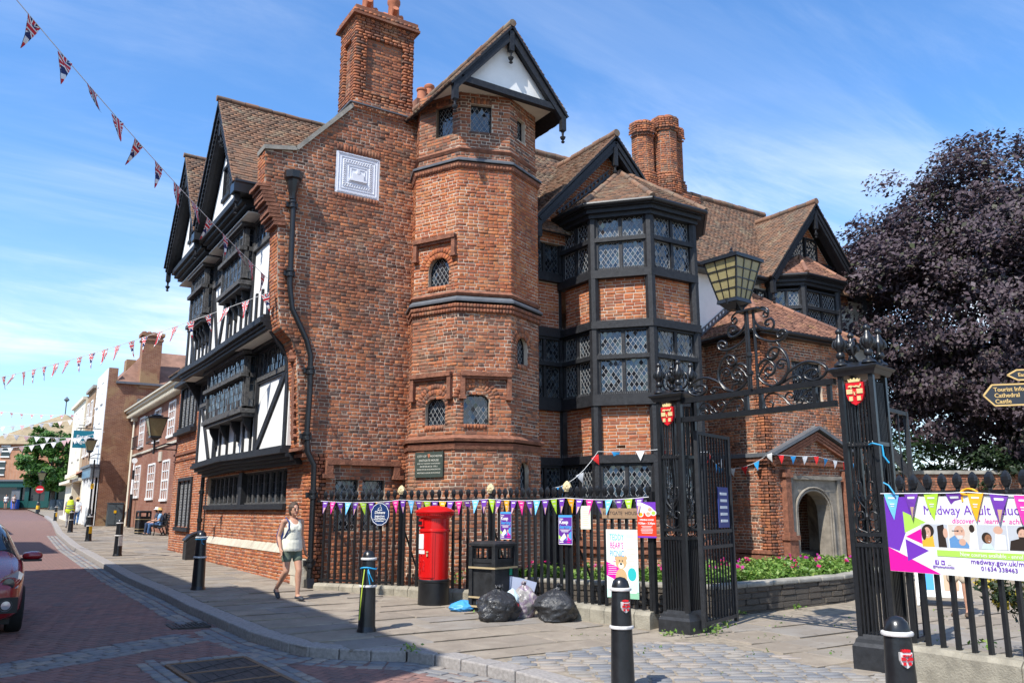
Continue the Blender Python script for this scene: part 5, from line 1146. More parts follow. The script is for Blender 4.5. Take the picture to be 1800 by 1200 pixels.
mb.obox(S(-2.5, -.12, .3), rt_ * 10.5, fw_ * .12, Z3 * .4); mb.build('shop_front', M['shopgreen'], sh); mb = MB(); mb.obox(S(-2.5, -.4, 3.08), rt_ * 10.7, fw_ * .4, Z3 * .09); mb.build('fascia_cornice', M['lead'], sh)
mb = MB(); mb.quad(S(-13, -.05, .5), S(8, -.05, .5), S(8, -.05, 2.4), S(-13, -.05, 2.4)); mb.build('shop_window', M['winglass'], sh)
mb = MB(); mb.obox(S(-.7, -.2, 1.0), rt_ * .5, fw_ * .1, Z3 * 1.0); mb.build('grey_pier', M['lead'], sh)
st2 = thing('dark_stone_building', 'dark stone building with a white boarded gable half hidden behind the green street tree', 'building', (8.6, 88, 1.5))
mb = MB(); S2 = lambda r_, d, z: Vector((4.2, 91, 1.5)) + rt_ * r_ + fw_ * d + Z3 * z; mb.slab(S2(0, 3, 0), rt_, Z3, -fw_, rect(-1.0, -1, 12, 6.5), (), 4); mb.build('wall', plain('dark_stone', (.09, .075, .06), .95, .5, 1.5, .4), st2)
mb = MB(); mb.slab(S2(0, 2.9, 0), rt_, Z3, -fw_, rect(.3, 3.2, 3.4, 5.2), (), .2); mb.build('boarding', M['white'], st2); mb = MB(); mb.slab(S2(0, 2.8, 0), rt_, Z3, -fw_, [(-1, 6.4), (12, 6.4), (10, 9), (1, 9)], (), 5); mb.build('roof', M['tile_far'], st2)
# houses across the street (their eaves throw the shade on the road)
M['stucco'] = plain('pale_stucco', (.55, .5, .42), .9, .1, 2, .1)
for i, (y0, y1, h_, mt, lb) in enumerate(((-10.6, -2.7, 10.35, 'tb_brown', 'tall brown brick terrace house nearest the camera across the street'), (-2.7, 5.0, 9.3, 'stucco', 'pale stucco terrace house across the street'), (5.0, 13.6, 5.6, 'tb_georg', 'low red brick terrace house across the street'), (13.6, 22, 7.6, 'cream', 'cream terrace house across the street'), (22, 30, 5.2, 'tb_brown', 'low brown brick terrace house across the street'), (30, 46, 6.8, 'stucco', 'long pale stucco terrace across the street'))):
    o = thing('terrace_house', lb, 'house', (-12, (y0 + y1) / 2, gz((y0 + y1) / 2)), 'terrace across the street'); b0 = gz((y0 + y1) / 2)
    mb = MB(); mb.box(-15, -8.9, y0, y1 - .02, -1, h_); mb.build('wall', M[mt], o)
    mb = MB(); mb.slab((0, y0, 0), X3, Z3, -Y3, [(-15.3, h_), (-8.7, h_), (-12, h_ + 3)], (), 0.01); mb = MB(); mb.add([(-15.3, y0, h_), (-8.75, y0, h_), (-12, y0, h_ + 2.2), (-15.3, y1 - .02, h_), (-8.75, y1 - .02, h_), (-12, y1 - .02, h_ + 2.2)], [(0, 1, 2), (5, 4, 3), (1, 4, 5, 2), (3, 0, 2, 5), (4, 1, 0, 3)]); mb.build('roof', M['tile_far'], o)
    n_ = 3 if y1 - y0 < 10 else 5
    for k in range(n_):
        y = y0 + (y1 - y0) * (k + .5) / n_
        for z in np.arange(1.2, h_ - 1.6, 2.9):
            mb = MB(); mb.box(-8.92, -8.84, y - .55, y + .55, b0 + z - .1, b0 + z + 1.6); f = mb.build('window', M['white'], o); mb = MB(); mb.quad((-8.83, y - .45, b0 + z), (-8.83, y - .45, b0 + z + 1.5), (-8.83, y + .45, b0 + z + 1.5), (-8.83, y + .45, b0 + z)); mb.v = mb.v[::-1]; mb.build('pane', M['winglass'], f)
# garden wall, rail
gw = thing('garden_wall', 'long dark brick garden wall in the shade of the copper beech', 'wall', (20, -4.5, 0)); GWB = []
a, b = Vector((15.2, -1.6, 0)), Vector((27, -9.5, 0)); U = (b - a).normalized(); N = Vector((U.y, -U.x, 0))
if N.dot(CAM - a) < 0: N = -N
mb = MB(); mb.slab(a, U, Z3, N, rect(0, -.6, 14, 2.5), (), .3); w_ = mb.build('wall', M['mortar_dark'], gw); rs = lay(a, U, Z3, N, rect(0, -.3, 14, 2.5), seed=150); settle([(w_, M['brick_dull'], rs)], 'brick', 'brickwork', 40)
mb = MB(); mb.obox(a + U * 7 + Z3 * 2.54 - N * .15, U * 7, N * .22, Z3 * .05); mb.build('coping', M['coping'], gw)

# ------------------------------------------------------------------ railings, gate, overthrow and lantern
FP = [(.15, -.25), (1.11, -1.90), (1.98, -3.75), (2.34, -5.54), (2.8, -7.05)]
def bar_mesh(z0, z1, s=.019, name='bar', head=1.0):
    mb = MB(); zt = z1 - .2 * head; mb.box(-s, s, -s, s, z0, zt); h_ = head
    mb.lathe((0, 0, zt), [(.02, -.01), (.034, 0), (.034, .02 * h_), (.022, .03 * h_), (.022, .05 * h_), (.035, .06 * h_)], 8)
    n = 7     # spear head of overlapping leaves, flattened
    vs = []; prof_ = [(.026, .055), (.042, .085), (.05, .115), (.046, .145), (.034, .17), (.018, .19), (.003, .2)]
    for r_, z in prof_:
        for k in range(8): a = 2 * math.pi * k / 8; vs.append((r_ * head * math.cos(a), r_ * head * .62 * math.sin(a) * (1.15 if k % 2 else .9), zt + z * h_))
    mb.add(vs, [(i * 8 + k, i * 8 + (k + 1) % 8, (i + 1) * 8 + (k + 1) % 8, (i + 1) * 8 + k) for i in range(len(prof_) - 1) for k in range(8)])
    return mb.mesh(name, M['iron'])
def fence_pt(i, t, off=0):
    a, b = Vector((*FP[i], 0)), Vector((*FP[i + 1], 0)); u = (b - a).normalized(); n = Vector((u.y, -u.x, 0)); n = n if n.dot(CAM - a) > 0 else -n
    return a + u * t + n * off, u, n, (b - a).length
plin = lambda y: float(np.interp(y, [-13, -10.8, -7.2, -5.5, -3.7, -.2], [.09, .05, .03, .07, .12, .09]))
M['plinth'] = plain('mossy_concrete_plinth', (.3, .27, .21), .95, .35, 5, .6, fine=50, bdist=.02)
labels = ['spearhead railing section nearest the corner downpipe', 'spearhead railing section behind the red pillar box', 'spearhead railing section behind the bin bags and first poster', 'spearhead railing section behind the tall picnic poster']
plw = thing('railing_plinth', 'low rough stone plinth carrying the railings left of the gate', 'plinth wall', (1.5, -3.5, -.1))
for i in range(4):
    _, u, n, L = fence_pt(i, 0); z = gz((FP[i][1] + FP[i + 1][1]) / 2); mb = MB(); a, b = Vector((*FP[i], 0)), Vector((*FP[i + 1], 0)); k_ = 6
    for k in range(k_):
        p, q = a.lerp(b, k / k_), a.lerp(b, (k + 1) / k_ - .004); zt0, zt1 = plin(p.y) - .005, plin(q.y) - .005; e = .05
        j = lambda: random.uniform(-.012, .012)
        P = [p + n * .17 + Z3 * (gz(p.y) - .15), q + n * .17 + Z3 * (gz(q.y) - .15), q + n * (.17 + j()) + Z3 * (zt1 - e), p + n * (.17 + j()) + Z3 * (zt0 - e), p + n * (.12 + j()) + Z3 * zt0, q + n * (.12 + j()) + Z3 * zt1, q - n * .12 + Z3 * zt1, p - n * .12 + Z3 * zt0, q - n * .12 - Z3 * .5, p - n * .12 - Z3 * .5]
        mb.add(P, [(0, 1, 2, 3), (3, 2, 5, 4), (4, 5, 6, 7), (7, 6, 8, 9), (1, 8, 6, 5, 2), (0, 3, 4, 7, 9)])
    mb.build('plinth_stone', M['plinth'], plw)
bm_l = bar_mesh(0, 1.79, .02)
def pineapple(p, z, parent):
    mb = MB(); mb.lathe(p + Z3 * z, [(.03, -.03), (.055, 0), (.05, .02)], 8)
    vs = []; R_ = 9; pr = [(.045, .0), (.066, .03), (.072, .06), (.066, .09), (.05, .12), (.03, .145), (.008, .165)]
    for li, (r_, z_) in enumerate(pr):
        for k in range(12): a = 2 * math.pi * (k + .5 * (li % 2)) / 12; rr = r_ * (1.1 if k % 2 else .9); vs.append((p.x + rr * math.cos(a), p.y + rr * math.sin(a), z + z_))
    mb.add(vs, [(i * 12 + k, i * 12 + (k + 1) % 12, (i + 1) * 12 + (k + 1) % 12, (i + 1) * 12 + k) for i in range(len(pr) - 1) for k in range(12)]); return mb.build('pineapple_finial', M['gold'], parent)
for i in range(4):
    p0, u, n, L = fence_pt(i, 0); f = thing('iron_railing', labels[i], 'railing', p0 + u * L / 2 + Z3 * plin(p0.y), 'railings left of the gate')
    mb = MB(); za = 1.655; mb.beam(p0 + Z3 * za, p0 + u * L + Z3 * za, .05, .045); 
    if i == 0: mb.beam(p0 + Z3 * .14, p0 + u * L * .9 + Z3 * .15, .05, .04); mb.beam(p0 + Z3 * za, p0 + u * -.12 + Z3 * za, .05, .045)
    mb.build('rail', M['iron'], f); n_ = 12; rz = math.atan2(u.y, u.x)
    for k in range(n_ + 1 if i < 3 else n_):
        t = L * (k + .5) / (n_ + .5 if i < 3 else n_); 
        if t > L - .05 and i < 3: continue
        p = p0 + u * t; zb = plin(p.y) - .02; link(bpy.data.objects.new('bar', bm_l), f, Matrix.Translation((p.x, p.y, zb)) @ Matrix.Rotation(rz, 4, 'Z') @ Matrix.Diagonal((1, 1, (1.86 - zb) / 1.79, 1)))
    if i < 3:
        p = p0 + u * L; mb = MB(); mb.box(p.x - .035, p.x + .035, p.y - .035, p.y + .035, plin(p.y) - .05, 1.72); mb.lathe((p.x, p.y, 1.68), [(.03, 0), (.055, .02), (.03, .05), (.05, .1)], 8); post_ = mb.build('post', M['iron'], f); pineapple(p, 1.78, post_)
        mb = MB(); q = p - n * .55 + Z3 * .3; mb.tube([p + Z3 * 1.3, p - n * .25 + Z3 * .9, q + Z3 * .1, q - Z3 * .3], .02, 6); mb.build('stay', M['iron'], f)
    else: mb = MB(); p = p0 + u * L; mb.box(p.x - .03, p.x + .03, p.y - .03, p.y + .03, 0, 1.75); mb.build('post', M['iron'], f)
# right-hand railing
FR0, FRu = Vector((3.07, -10.80, 0)), Vector((-.141, -.99, 0)); FRn = Vector((-.99, .141, 0))
plr = thing('railing_plinth', 'lichen-stained stone plinth under the railing that carries the wide banner', 'plinth wall', FR0 + FRu * 1.5)
cuts = [-.15, 1.42, 2.6, 4.2]
for a_, b_ in zip(cuts, cuts[1:]):
    mb = MB(); n = FRn; p, q = FR0 + FRu * a_, FR0 + FRu * (b_ - .012); k_ = 5
    for k in range(k_):
        A_, B_ = p.lerp(q, k / k_), p.lerp(q, (k + 1) / k_); j = lambda: random.uniform(-.015, .015); zt0, zt1 = plin(A_.y) + j() * .5, plin(B_.y) + j() * .5
        P = [A_ + n * .17 + Z3 * -.6, B_ + n * .17 + Z3 * -.6, B_ + n * .165 + Z3 * (zt1 - .05), A_ + n * .165 + Z3 * (zt0 - .05), A_ + n * .12 + Z3 * zt0, B_ + n * .12 + Z3 * zt1, B_ - n * .15 + Z3 * zt1, A_ - n * .15 + Z3 * zt0, B_ - n * .15 - Z3 * .6, A_ - n * .15 - Z3 * .6]; mb.add(P, [(0, 1, 2, 3), (3, 2, 5, 4), (4, 5, 6, 7), (7, 6, 8, 9), (1, 8, 6, 5, 2), (0, 3, 4, 7, 9)])
    mb.build('plinth_stone', M['plinth'], plr)
fr = thing('iron_railing', 'spearhead railing right of the gate pier with the wide banner on it', 'railing', FR0 + FRu * 1.5)
mb = MB(); mb.beam(FR0 + FRu * -.2 + Z3 * 1.655, FR0 + FRu * 4 + Z3 * 1.655, .05, .045); mb.build('rail', M['iron'], fr)
bm_r = bar_mesh(0, 1.79, .021, head=1.12); rz = math.atan2(FRu.y, FRu.x)
for k in range(22): p = FR0 + FRu * (.1 + .181 * k); zb = plin(p.y) - .02; link(bpy.data.objects.new('bar', bm_r), fr, Matrix.Translation((p.x, p.y, zb)) @ Matrix.Rotation(rz, 4, 'Z') @ Matrix.Diagonal((1, 1, (1.868 - zb) / 1.79, 1)))
# scroll curves
def catmull(P, n=7):
    P = [Vector(p) for p in P]; Q = [P[0] * 2 - P[1]] + P + [P[-1] * 2 - P[-2]]; o = []
    for i in range(1, len(Q) - 2):
        for k in range(n):
            t = k / n; a, b, c, d = Q[i - 1:i + 3]; o.append(.5 * ((2 * b) + (c - a) * t + (2 * a - 5 * b + 4 * c - d) * t * t + (3 * b - a - 3 * c + d) * t ** 3))
    return o + [P[-1]]
def ribbon(mb, pts, r=.016): 
    L = len(pts); mb.tube(pts, [r * (1 if i < L - 4 else 1.25) for i in range(L)], 6)
GL0, GLu = Vector((2.87, -7.65, 0)), Vector((.098, -.995, 0)); GLn = Vector((-.995, -.098, 0)); GLL = 2.331
def GP(t, z, o=0): return GL0 + GLu * t + Z3 * z + GLn * o
SC = dict(
 A=[(.974, 3.084), (.849, 3.137), (.725, 3.246), (.508, 3.337), (.323, 3.317), (.19, 3.231), (.225, 3.139), (.357, 3.092), (.473, 3.13), (.499, 3.195), (.423, 3.241), (.33, 3.227), (.32, 3.173), (.383, 3.153)],
 A2=[(.973, 3.078), (.826, 3.121), (.721, 3.169), (.615, 3.182), (.563, 3.133), (.606, 3.097), (.636, 3.125)],
 lobe=[(.974, 3.084), (.848, 3.119), (.771, 3.2), (.725, 3.304), (.737, 3.43), (.81, 3.556), (.922, 3.603), (1.009, 3.558), (1.026, 3.489), (.96, 3.457), (.905, 3.501), (.943, 3.528)],
 lobein=[(.974, 3.084), (1.114, 3.142), (1.211, 3.261), (1.194, 3.395), (1.083, 3.463), (.996, 3.422), (.944, 3.348), (.965, 3.271), (1.037, 3.242), (1.097, 3.29), (1.054, 3.343), (1.006, 3.319)],
 sp1=[(.725, 3.304), (.756, 3.391), (.846, 3.43), (.908, 3.38), (.887, 3.324), (.828, 3.318), (.809, 3.362), (.853, 3.373)],
 sp2=[(.911, 3.103), (.959, 3.177), (1.044, 3.194), (1.108, 3.204), (1.1, 3.24), (1.053, 3.232)],
 n1=[(1.24, 4.15), (1.22, 4.028), (1.15, 3.929), (1.047, 3.87), (.953, 3.865), (.913, 3.927), (.945, 3.997), (1.02, 3.997), (1.052, 3.947), (1.006, 3.932)],
 n2=[(1.25, 3.912), (1.18, 3.79), (1.037, 3.716), (.893, 3.684), (.768, 3.71), (.731, 3.789), (.8, 3.825), (.871, 3.783), (.852, 3.732), (.788, 3.762)],
 n3=[(1.2, 4.152), (1.08, 4.191), (.99, 4.13), (1.018, 4.041), (1.072, 4.066), (1.05, 4.119), (1.01, 4.102)],
 n4=[(.893, 3.684), (.857, 3.6), (.924, 3.463), (1.08, 3.40), (1.2, 3.26)])
SL = [[(.353, 2.826), (.351, 2.909), (.419, 2.975), (.508, 2.963), (.545, 2.908), (.481, 2.887), (.461, 2.926)], [(.432, 2.81), (.587, 2.796), (.742, 2.818), (.835, 2.916), (.946, 2.984), (1.062, 2.984), (1.127, 2.92), (1.114, 2.817), (1.03, 2.799), (1.0, 2.863), (1.05, 2.884)],
 [(.486, 2.969), (.593, 2.886), (.655, 2.826), (.589, 2.814), (.551, 2.863), (.615, 2.884)], [(.742, 2.818), (.814, 2.918), (.752, 2.978), (.681, 2.949), (.715, 2.901), (.754, 2.927)], [(.353, 2.826), (.431, 2.801), (.496, 2.841), (.454, 2.89), (.4, 2.859), (.444, 2.836)]]
ov = thing('gate_overthrow', 'black wrought iron scrollwork arch spanning the two gate piers', 'gate arch', GP(GLL / 2, 2.7))
mid = 1.289
mb = MB(); mb.beam(GP(-.15, 2.77), GP(GLL + .15, 2.77), .07, .075); mb.build('lower_beam', M['iron'], ov)
mb = MB(); mb.beam(GP(-.15, 3.045), GP(GLL + .15, 3.045), .07, .075); mb.build('upper_beam', M['iron'], ov)
mb = MB()
for t in (.0, .3, 1.17, 1.4, 2.2, 2.4): mb.beam(GP(t, 2.8), GP(t, 3.01), .05, .05, GLn)
mb.build('upright', M['iron'], ov)
for nm, P in SC.items():
    for s_ in (1, -1):
        mb = MB(); ribbon(mb, catmull([GP(mid + (t - mid) * s_, z, .01 if nm in ('lobe', 'A') else -.01) for t, z in P]), .019 if nm in ('lobe', 'A', 'n1', 'n2', 'lobein') else .014); mb.lathe(GP(mid + (P[-1][0] - mid) * s_, P[-1][1]), [(.005, -.025), (.024, -.01), (.024, .01), (.005, .025)], 8); mb.build('scroll', M['iron'], ov, auto=60)
for P in SL:
    for s_ in (1, -1): mb = MB(); ribbon(mb, catmull([GP(mid + (t - mid) * s_, z) for t, z in P]), .013); mb.build('scroll', M['iron'], ov, auto=60)
mb = MB()
for t, o in ((mid - .07, 0), (mid + .07, 0), (mid, .05)): mb.tube([GP(t, 3.08, o), GP(t, 3.6, o), GP(t * .9 + mid * .1, 4.15, o)], .02, 8)
for z in (3.3, 3.55): mb.lathe(GP(mid, z, .05), [(.02, -.04), (.04, -.02), (.04, .02), (.02, .04)], 8)
mb.beam(GP(mid - .15, 4.17), GP(mid + .2, 4.17), .2, .03); mb.build('stem', M['iron'], ov)
# lantern
M['amber'] = NT('cathedral_glass'); t = M['amber']; p = t.pos(True); f = t.noise(p, 14, 4); t.col(t.mix(f, (.2, .165, .07), (.36, .31, .16))); t.bump(t.noise(p, 60, 3), .4, .004); M['amber'] = t.set(.25, 0, .5)
def lantern(parent, c, U, N, sb, st_, z0, z1, cells, glass, capmat='iron', nx=3):
    """four tapered panes with glazing bars; U, N: the two horizontal axes"""
    mb = MB(); cm = []
    for k in range(4):
        a = (U, N, -U, -N)[k]; b = (N, -U, -N, U)[k]; q = lambda t, z: c + a * ((sb + (st_ - sb) * z)) + b * ((sb + (st_ - sb) * z) * t) + Z3 * (z0 + (z1 - z0) * z)
        fr_ = MB(); 
        for t0 in range(nx):
            for zz in range(cells):
                ta, tb, za, zb = -1 + 2 * t0 / nx, -1 + 2 * (t0 + 1) / nx, zz / cells, (zz + 1) / cells; w = random.uniform(-.003, .003); mb.add([q(ta, za), q(tb, za), q(tb, zb) + a * w, q(ta, zb)], [(0, 1, 2, 3)])
        cm.append((q, a, b))
    gl = mb.build('glass_panes', glass, parent); mb = MB()
    for q, a, b in cm:
        for t0 in range(nx + 1): mb.beam(q(-1 + 2 * t0 / nx, 0), q(-1 + 2 * t0 / nx, 1), .022 if t0 in (0, nx) else .013, .02, a)
        for zz in range(cells + 1): mb.beam(q(-1, zz / cells), q(1, zz / cells), .014, .02, a)
    mb.build('glazing_bars', M['iron'], parent); mb = MB()
    for s_, za, zb, s2 in ((st_ * 1.14, z1, z1 + .05, st_ * 1.14), (st_ * 1.1, z1 + .05, z1 + (z1 - z0) * .1, st_ * .6), (st_ * .45, z1 + (z1 - z0) * .1, z1 + (z1 - z0) * .16, st_ * .45), (st_ * .66, z1 + (z1 - z0) * .16, z1 + (z1 - z0) * .19, st_ * .66), (st_ * .62, z1 + (z1 - z0) * .19, z1 + (z1 - z0) * .28, st_ * .12), (sb * 1.15, z0 - .05, z0, sb * 1.1), (sb * .5, z0 - .14, z0 - .05, sb * 1.0)):
        vs = [c + (U * x + N * y) * r_ + Z3 * z for r_, z in ((s_, za), (s2, zb)) for x, y in ((1, 1), (-1, 1), (-1, -1), (1, -1))]
        mb.add(vs, [(0, 1, 5, 4), (1, 2, 6, 5), (2, 3, 7, 6), (3, 0, 4, 7), (3, 2, 1, 0), (4, 5, 6, 7)])
    mb.lathe(c + Z3 * (z1 + (z1 - z0) * .28), [(.02, 0), (.035, .02), (.015, .05), (.025, .065), (.004, .09)], 8); mb.build('roof_cap', M[capmat], parent)
la = thing('gate_lantern', 'large four-sided lantern with amber glass panes above the gate arch', 'lantern', GP(1.05, 4.18))
lantern(la, GP(1.05, 0, .0), GLu.copy(), GLn.copy(), .15, .275, 4.37, 4.91, 4, M['amber'])
mb = MB()
for s_, o in ((1, 1), (1, -1), (-1, 1), (-1, -1)): mb.tube([GP(1.05 + s_ * .14, 4.33, o * .14), GP(1.12 + s_ * .05, 4.25, o * .05), GP(1.18, 4.17, 0)], .012, 6)
mb.tube([GP(1.05, 4.3, .15), GP(1.05, 4.38, .17)], .02, 6); mb.build('support_bracket', M['iron'], la)
# gate piers
M['red_shield'] = flat('red_enamel', (.55, .012, .02), .35); M['shield_gold'] = plain('shield_gold', (.62, .48, .22), .5, .2, 40, .2)
def shield(parent, c, U, N, w_, h_, gold='shield_gold', base='red_shield', cross='red_shield'):
    U, N = Vector(U), Vector(N); pl_ = [(-.5, .5), (-.5, -.05), (-.4, -.3), (-.2, -.45), (0, -.55), (.2, -.45), (.4, -.3), (.5, -.05), (.5, .5)]; pl_ = [(x * w_, z * h_) for x, z in pl_][::-1]
    mb = MB(); mb.slab(c + N * .03, U, Z3, N, pl_[::-1], (), .04); s_ = mb.build('shield', M[base], parent)
    mb = MB()
    for x0, x1, z0, z1 in ((-.46, -.12, -.02, .2), (.12, .46, -.02, .2), (-.33, -.12, -.34, -.14), (.12, .33, -.34, -.14)): mb.slab(c + N * .04, U, Z3, N, rect(x0 * w_, z0 * h_, x1 * w_, z1 * h_), (), .012)
    L_ = [(-.36, .3), (-.3, .37), (-.16, .38), (-.02, .34), (.14, .36), (.26, .33), (.36, .38), (.34, .43), (.4, .42), (.4, .35), (.3, .28), (.34, .24), (.26, .25), (.16, .29), (.02, .28), (-.1, .31), (-.14, .25), (-.22, .24), (-.2, .29), (-.3, .28)]
    mb.slab(c + N * .045, U, Z3, N, [(x * w_, z * h_) for x, z in L_], (), .012)
    cr = [(-.32, .52), (.32, .52), (.36, .68), (.26, .6), (.2, .7), (.1, .61), (0, .72), (-.1, .61), (-.2, .7), (-.26, .6), (-.36, .68)]; mb.slab(c + N * .035, U, Z3, N, [(x * w_, z * h_) for x, z in cr], (), .03)
    mb.slab(c + N * .045, U, Z3, N, [(x * w_, z * h_) for x, z in ((-.06, .1), (.02, .02), (.08, .1), (.03, -.02), (.05, -.1), (-.03, -.06))], (), .01); mb.build('crest', M[gold], s_)
PRZ = R(168)
def pier(cx, cy, gzb, lb):
    P_ = thing('gate_pier', lb, 'gate pier', (cx, cy, gzb), 'gate piers'); c = Vector((cx, cy, 0)); U = Vector((math.sin(PRZ), math.cos(PRZ), 0)); N = Vector((U.y, -U.x, 0)); N = N if N.x < 0 else -N   # N faces the street
    def bx(mb, s0, z0, z1, s1=None):
        s1 = s1 or s0; vs = [c + U * x * s + N * y * s + Z3 * z for s, z in ((s0, z0), (s1, z1)) for x, y in ((1, 1), (-1, 1), (-1, -1), (1, -1))]; mb.add(vs, [(0, 1, 5, 4), (1, 2, 6, 5), (2, 3, 7, 6), (3, 0, 4, 7), (3, 2, 1, 0), (4, 5, 6, 7)])
    mb = MB(); bx(mb, .265, gzb - .1, -.04); bx(mb, .265, -.04, .0, .24); bx(mb, .24, .0, .04, .23); bx(mb, .22, .04, .09, .2); mb.build('base_block', M['iron_matt'], P_)
    s = .185
    for x, y in ((1, 1), (1, -1), (-1, 1), (-1, -1)): mb = MB(); q = c + U * s * x + N * s * y; mb.obox(q + Z3 * 1.6, U * .028, N * .028, Z3 * 1.53); mb.build('corner_bar', M['iron'], P_)
    for a, b in ((U, N), (U, -N), (N, U), (N, -U)):   # four faces: b outward, a along
        for k in range(-3, 4):
            mb = MB(); x = k * .045; z1 = 1.05; mb.obox(c + b * s + a * x + Z3 * .57, a * .009, b * .009, Z3 * .5); mb.build('lower_rod', M['iron'], P_)
            if abs(k) < 4:
                mb = MB(); pts = [c + b * s + a * (k * .042) + Z3 * z for z in (2.98, 2.2)] if abs(k) < 3 else [c + b * s + a * (k * .042) + Z3 * z for z in (2.98, 1.2)]
                if abs(k) < 3 and k: pts = catmull([c + b * s + a * xx * (1 if k > 0 else -1) + Z3 * z for xx, z in ((.042 * abs(k), 2.98), (.042 * abs(k), 2.2), (.05 * abs(k) + .01, 1.9), (.05 * abs(k) - .005, 1.66), (.03, 1.52 + .06 * abs(k)), (.015, 1.6))], 4)
                mb.tube(pts, .010, 6); mb.build('upper_rod', M['iron'], P_)
        mb = MB(); 
        for z in (1.08, 1.2, 2.24): mb.obox(c + b * s + Z3 * z, a * s, b * .018, Z3 * .022)
        for k in range(-3, 4): mb.lathe(c + b * s + a * k * .045 + Z3 * 2.24, [(.004, -.03), (.02, 0), (.004, .03)], 6)
        mb.build('collar_bar', M['iron'], P_)
        for s_ in (1, -1):
            mb = MB(); ribbon(mb, catmull([c + b * s + a * (x * s_) + Z3 * z for x, z in ((.01, 1.22), (.12, 1.28), (.13, 1.42), (.05, 1.46), (.03, 1.38), (.08, 1.36))], 5), .009); ribbon(mb, catmull([c + b * s + a * (x * s_) + Z3 * z for x, z in ((.02, 1.5), (.1, 1.62), (.11, 1.78), (.05, 1.8), (.04, 1.72), (.07, 1.7))], 5), .009)
            ribbon(mb, catmull([c + b * s + a * (x * s_) + Z3 * z for x, z in ((.02, 1.1), (.09, 1.12), (.12, 1.16), (.07, 1.18), (.06, 1.14))], 5), .008); mb.build('scroll', M['iron'], P_, auto=60)
        mb = MB(); mb.tube([c + b * s + Z3 * 1.2, c + b * s + Z3 * 1.6], .01, 6); mb.lathe(c + b * s + Z3 * 1.4, [(.008, -.05), (.025, 0), (.008, .05)], 8); mb.build('spindle', M['iron'], P_)
    mb = MB(); bx(mb, .24, 3.06, 3.12, .27); bx(mb, .28, 3.12, 3.15, .3); bx(mb, .3, 3.15, 3.17, .27); bx(mb, .27, 3.17, 3.24, .1); mb.build('cap', M['iron'], P_)
    for k, (x, y) in enumerate(((.17, .17), (-.17, .17), (-.17, -.17), (.17, -.17))):
        q = c + U * x + N * y + Z3 * 3.2; mb = MB(); mb.lathe(q, [(.09, 0), (.075, .03), (.035, .05), (.03, .08), (.05, .1), (.055, .13), (.04, .16), (.03, .17), (.068, .22), (.078, .26), (.062, .31), (.04, .35), (.025, .39), (.04, .41), (.042, .435), (.02, .46), (.003, .47)], 12)
        for j in range(8): a_ = 2 * math.pi * j / 8; mb.tube([q + Vector((.074 * math.cos(a_), .074 * math.sin(a_), .22)), q + Vector((.085 * math.cos(a_), .085 * math.sin(a_), .26)), q + Vector((.062 * math.cos(a_), .062 * math.sin(a_), .315))], .012, 5)
        mb.build('bulb_finial', M['iron'], P_, auto=50)
    for a, s_ in ((U, 1), (U, -1), (N, 1), (N, -1)):
        mb = MB(); b2 = N if a is U else U; ribbon(mb, catmull([c + b2 * .0 + a * s_ * x + Z3 * z for x, z in ((.08, 3.24), (.2, 3.3), (.22, 3.45), (.12, 3.52), (.08, 3.44), (.14, 3.42))], 5), .014); mb.build('scroll', M['iron'], P_, auto=60)
    shield(P_, c + N * (s + .03) + Z3 * 2.84, -U if False else (U if U.cross(Z3).dot(N) > 0 else -U), N, .21, .26); return P_
pier(2.97, -7.46, -.24, 'left iron gate pier with a red crested shield beside the tall picnic poster'); pier(3.2, -10.44, -.26, 'right iron gate pier with a red crested shield next to the wide banner')
# gate leaves standing open
def leaf(name, a, b, z0, z1, lb, bars=11):
    a, b = Vector((*a, 0)), Vector((*b, 0)); u = (b - a).normalized(); L = (b - a).length; n = Vector((u.y, -u.x, 0)); g_ = thing('gate_leaf', lb, 'gate', a + Z3 * z0, 'open gate leaves'); mb = MB()
    for t in (0, L): mb.obox(a + u * t + Z3 * (z0 + z1) / 2, u * .028, n * .028, Z3 * (z1 - z0) / 2)
    for z in (z0 + .08, z0 + 1.12, z0 + 1.34, z1 - .03): mb.beam(a + Z3 * z, b + Z3 * z, .04, .05)
    mb.build('frame', M['iron_matt'], g_)
    for k in range(1, bars): mb = MB(); t = L * k / bars; mb.obox(a + u * t + Z3 * (z0 + z1 + .6) / 2, u * .011, n * .011, Z3 * (z1 - z0 - .7) / 2) if False else mb.beam(a + u * t + Z3 * (z0 + .08), a + u * t + Z3 * (z1 - .03), .02, .02, n); mb.build('gate_bar', M['iron_matt'], g_)
    for k in range(4): mb = MB(); c = a + u * L * (k + .5) / 4 + Z3 * (z0 + 1.23); ribbon(mb, catmull([c + u * x + Z3 * z for x, z in ((-.1, -.1), (-.1, .06), (0, .1), (.06, .02), (0, -.03), (-.02, .03))], 4), .01); mb.build('scroll', M['iron'], g_)
    return g_
lf_ = leaf('gate_leaf', (3.07, -7.74), (4.2, -7.3), -.17, 2.62, 'left gate leaf folded back by the pansies with a small blue notice')
leaf('gate_leaf', (3.45, -10.35), (4.76, -9.99), -.2, 2.78, 'right gate leaf swung open behind the right gate pier', 4)
M['navy'] = flat('navy_notice', (.03, .05, .22), .4)
nb = thing('blue_notice', 'small narrow dark blue notice tied to the open left gate leaf', 'notice', (3.85, -7.5, 1.6)); u = Vector((1.13, .44, 0)).normalized(); n = Vector((u.y, -u.x, 0)); c = Vector((3.85, -7.44, 1.52)) + n * .03
mb = MB(); mb.obox(c, u * .2, n * .006, Z3 * .3); bd = mb.build('board', M['navy'], nb); mb = MB()
for k in range(5): mb.obox(c + n * .008 + Z3 * (.2 - k * .1), u * .13, n * .002, Z3 * .02)
mb.build('printed_lines', M['white'], bd)
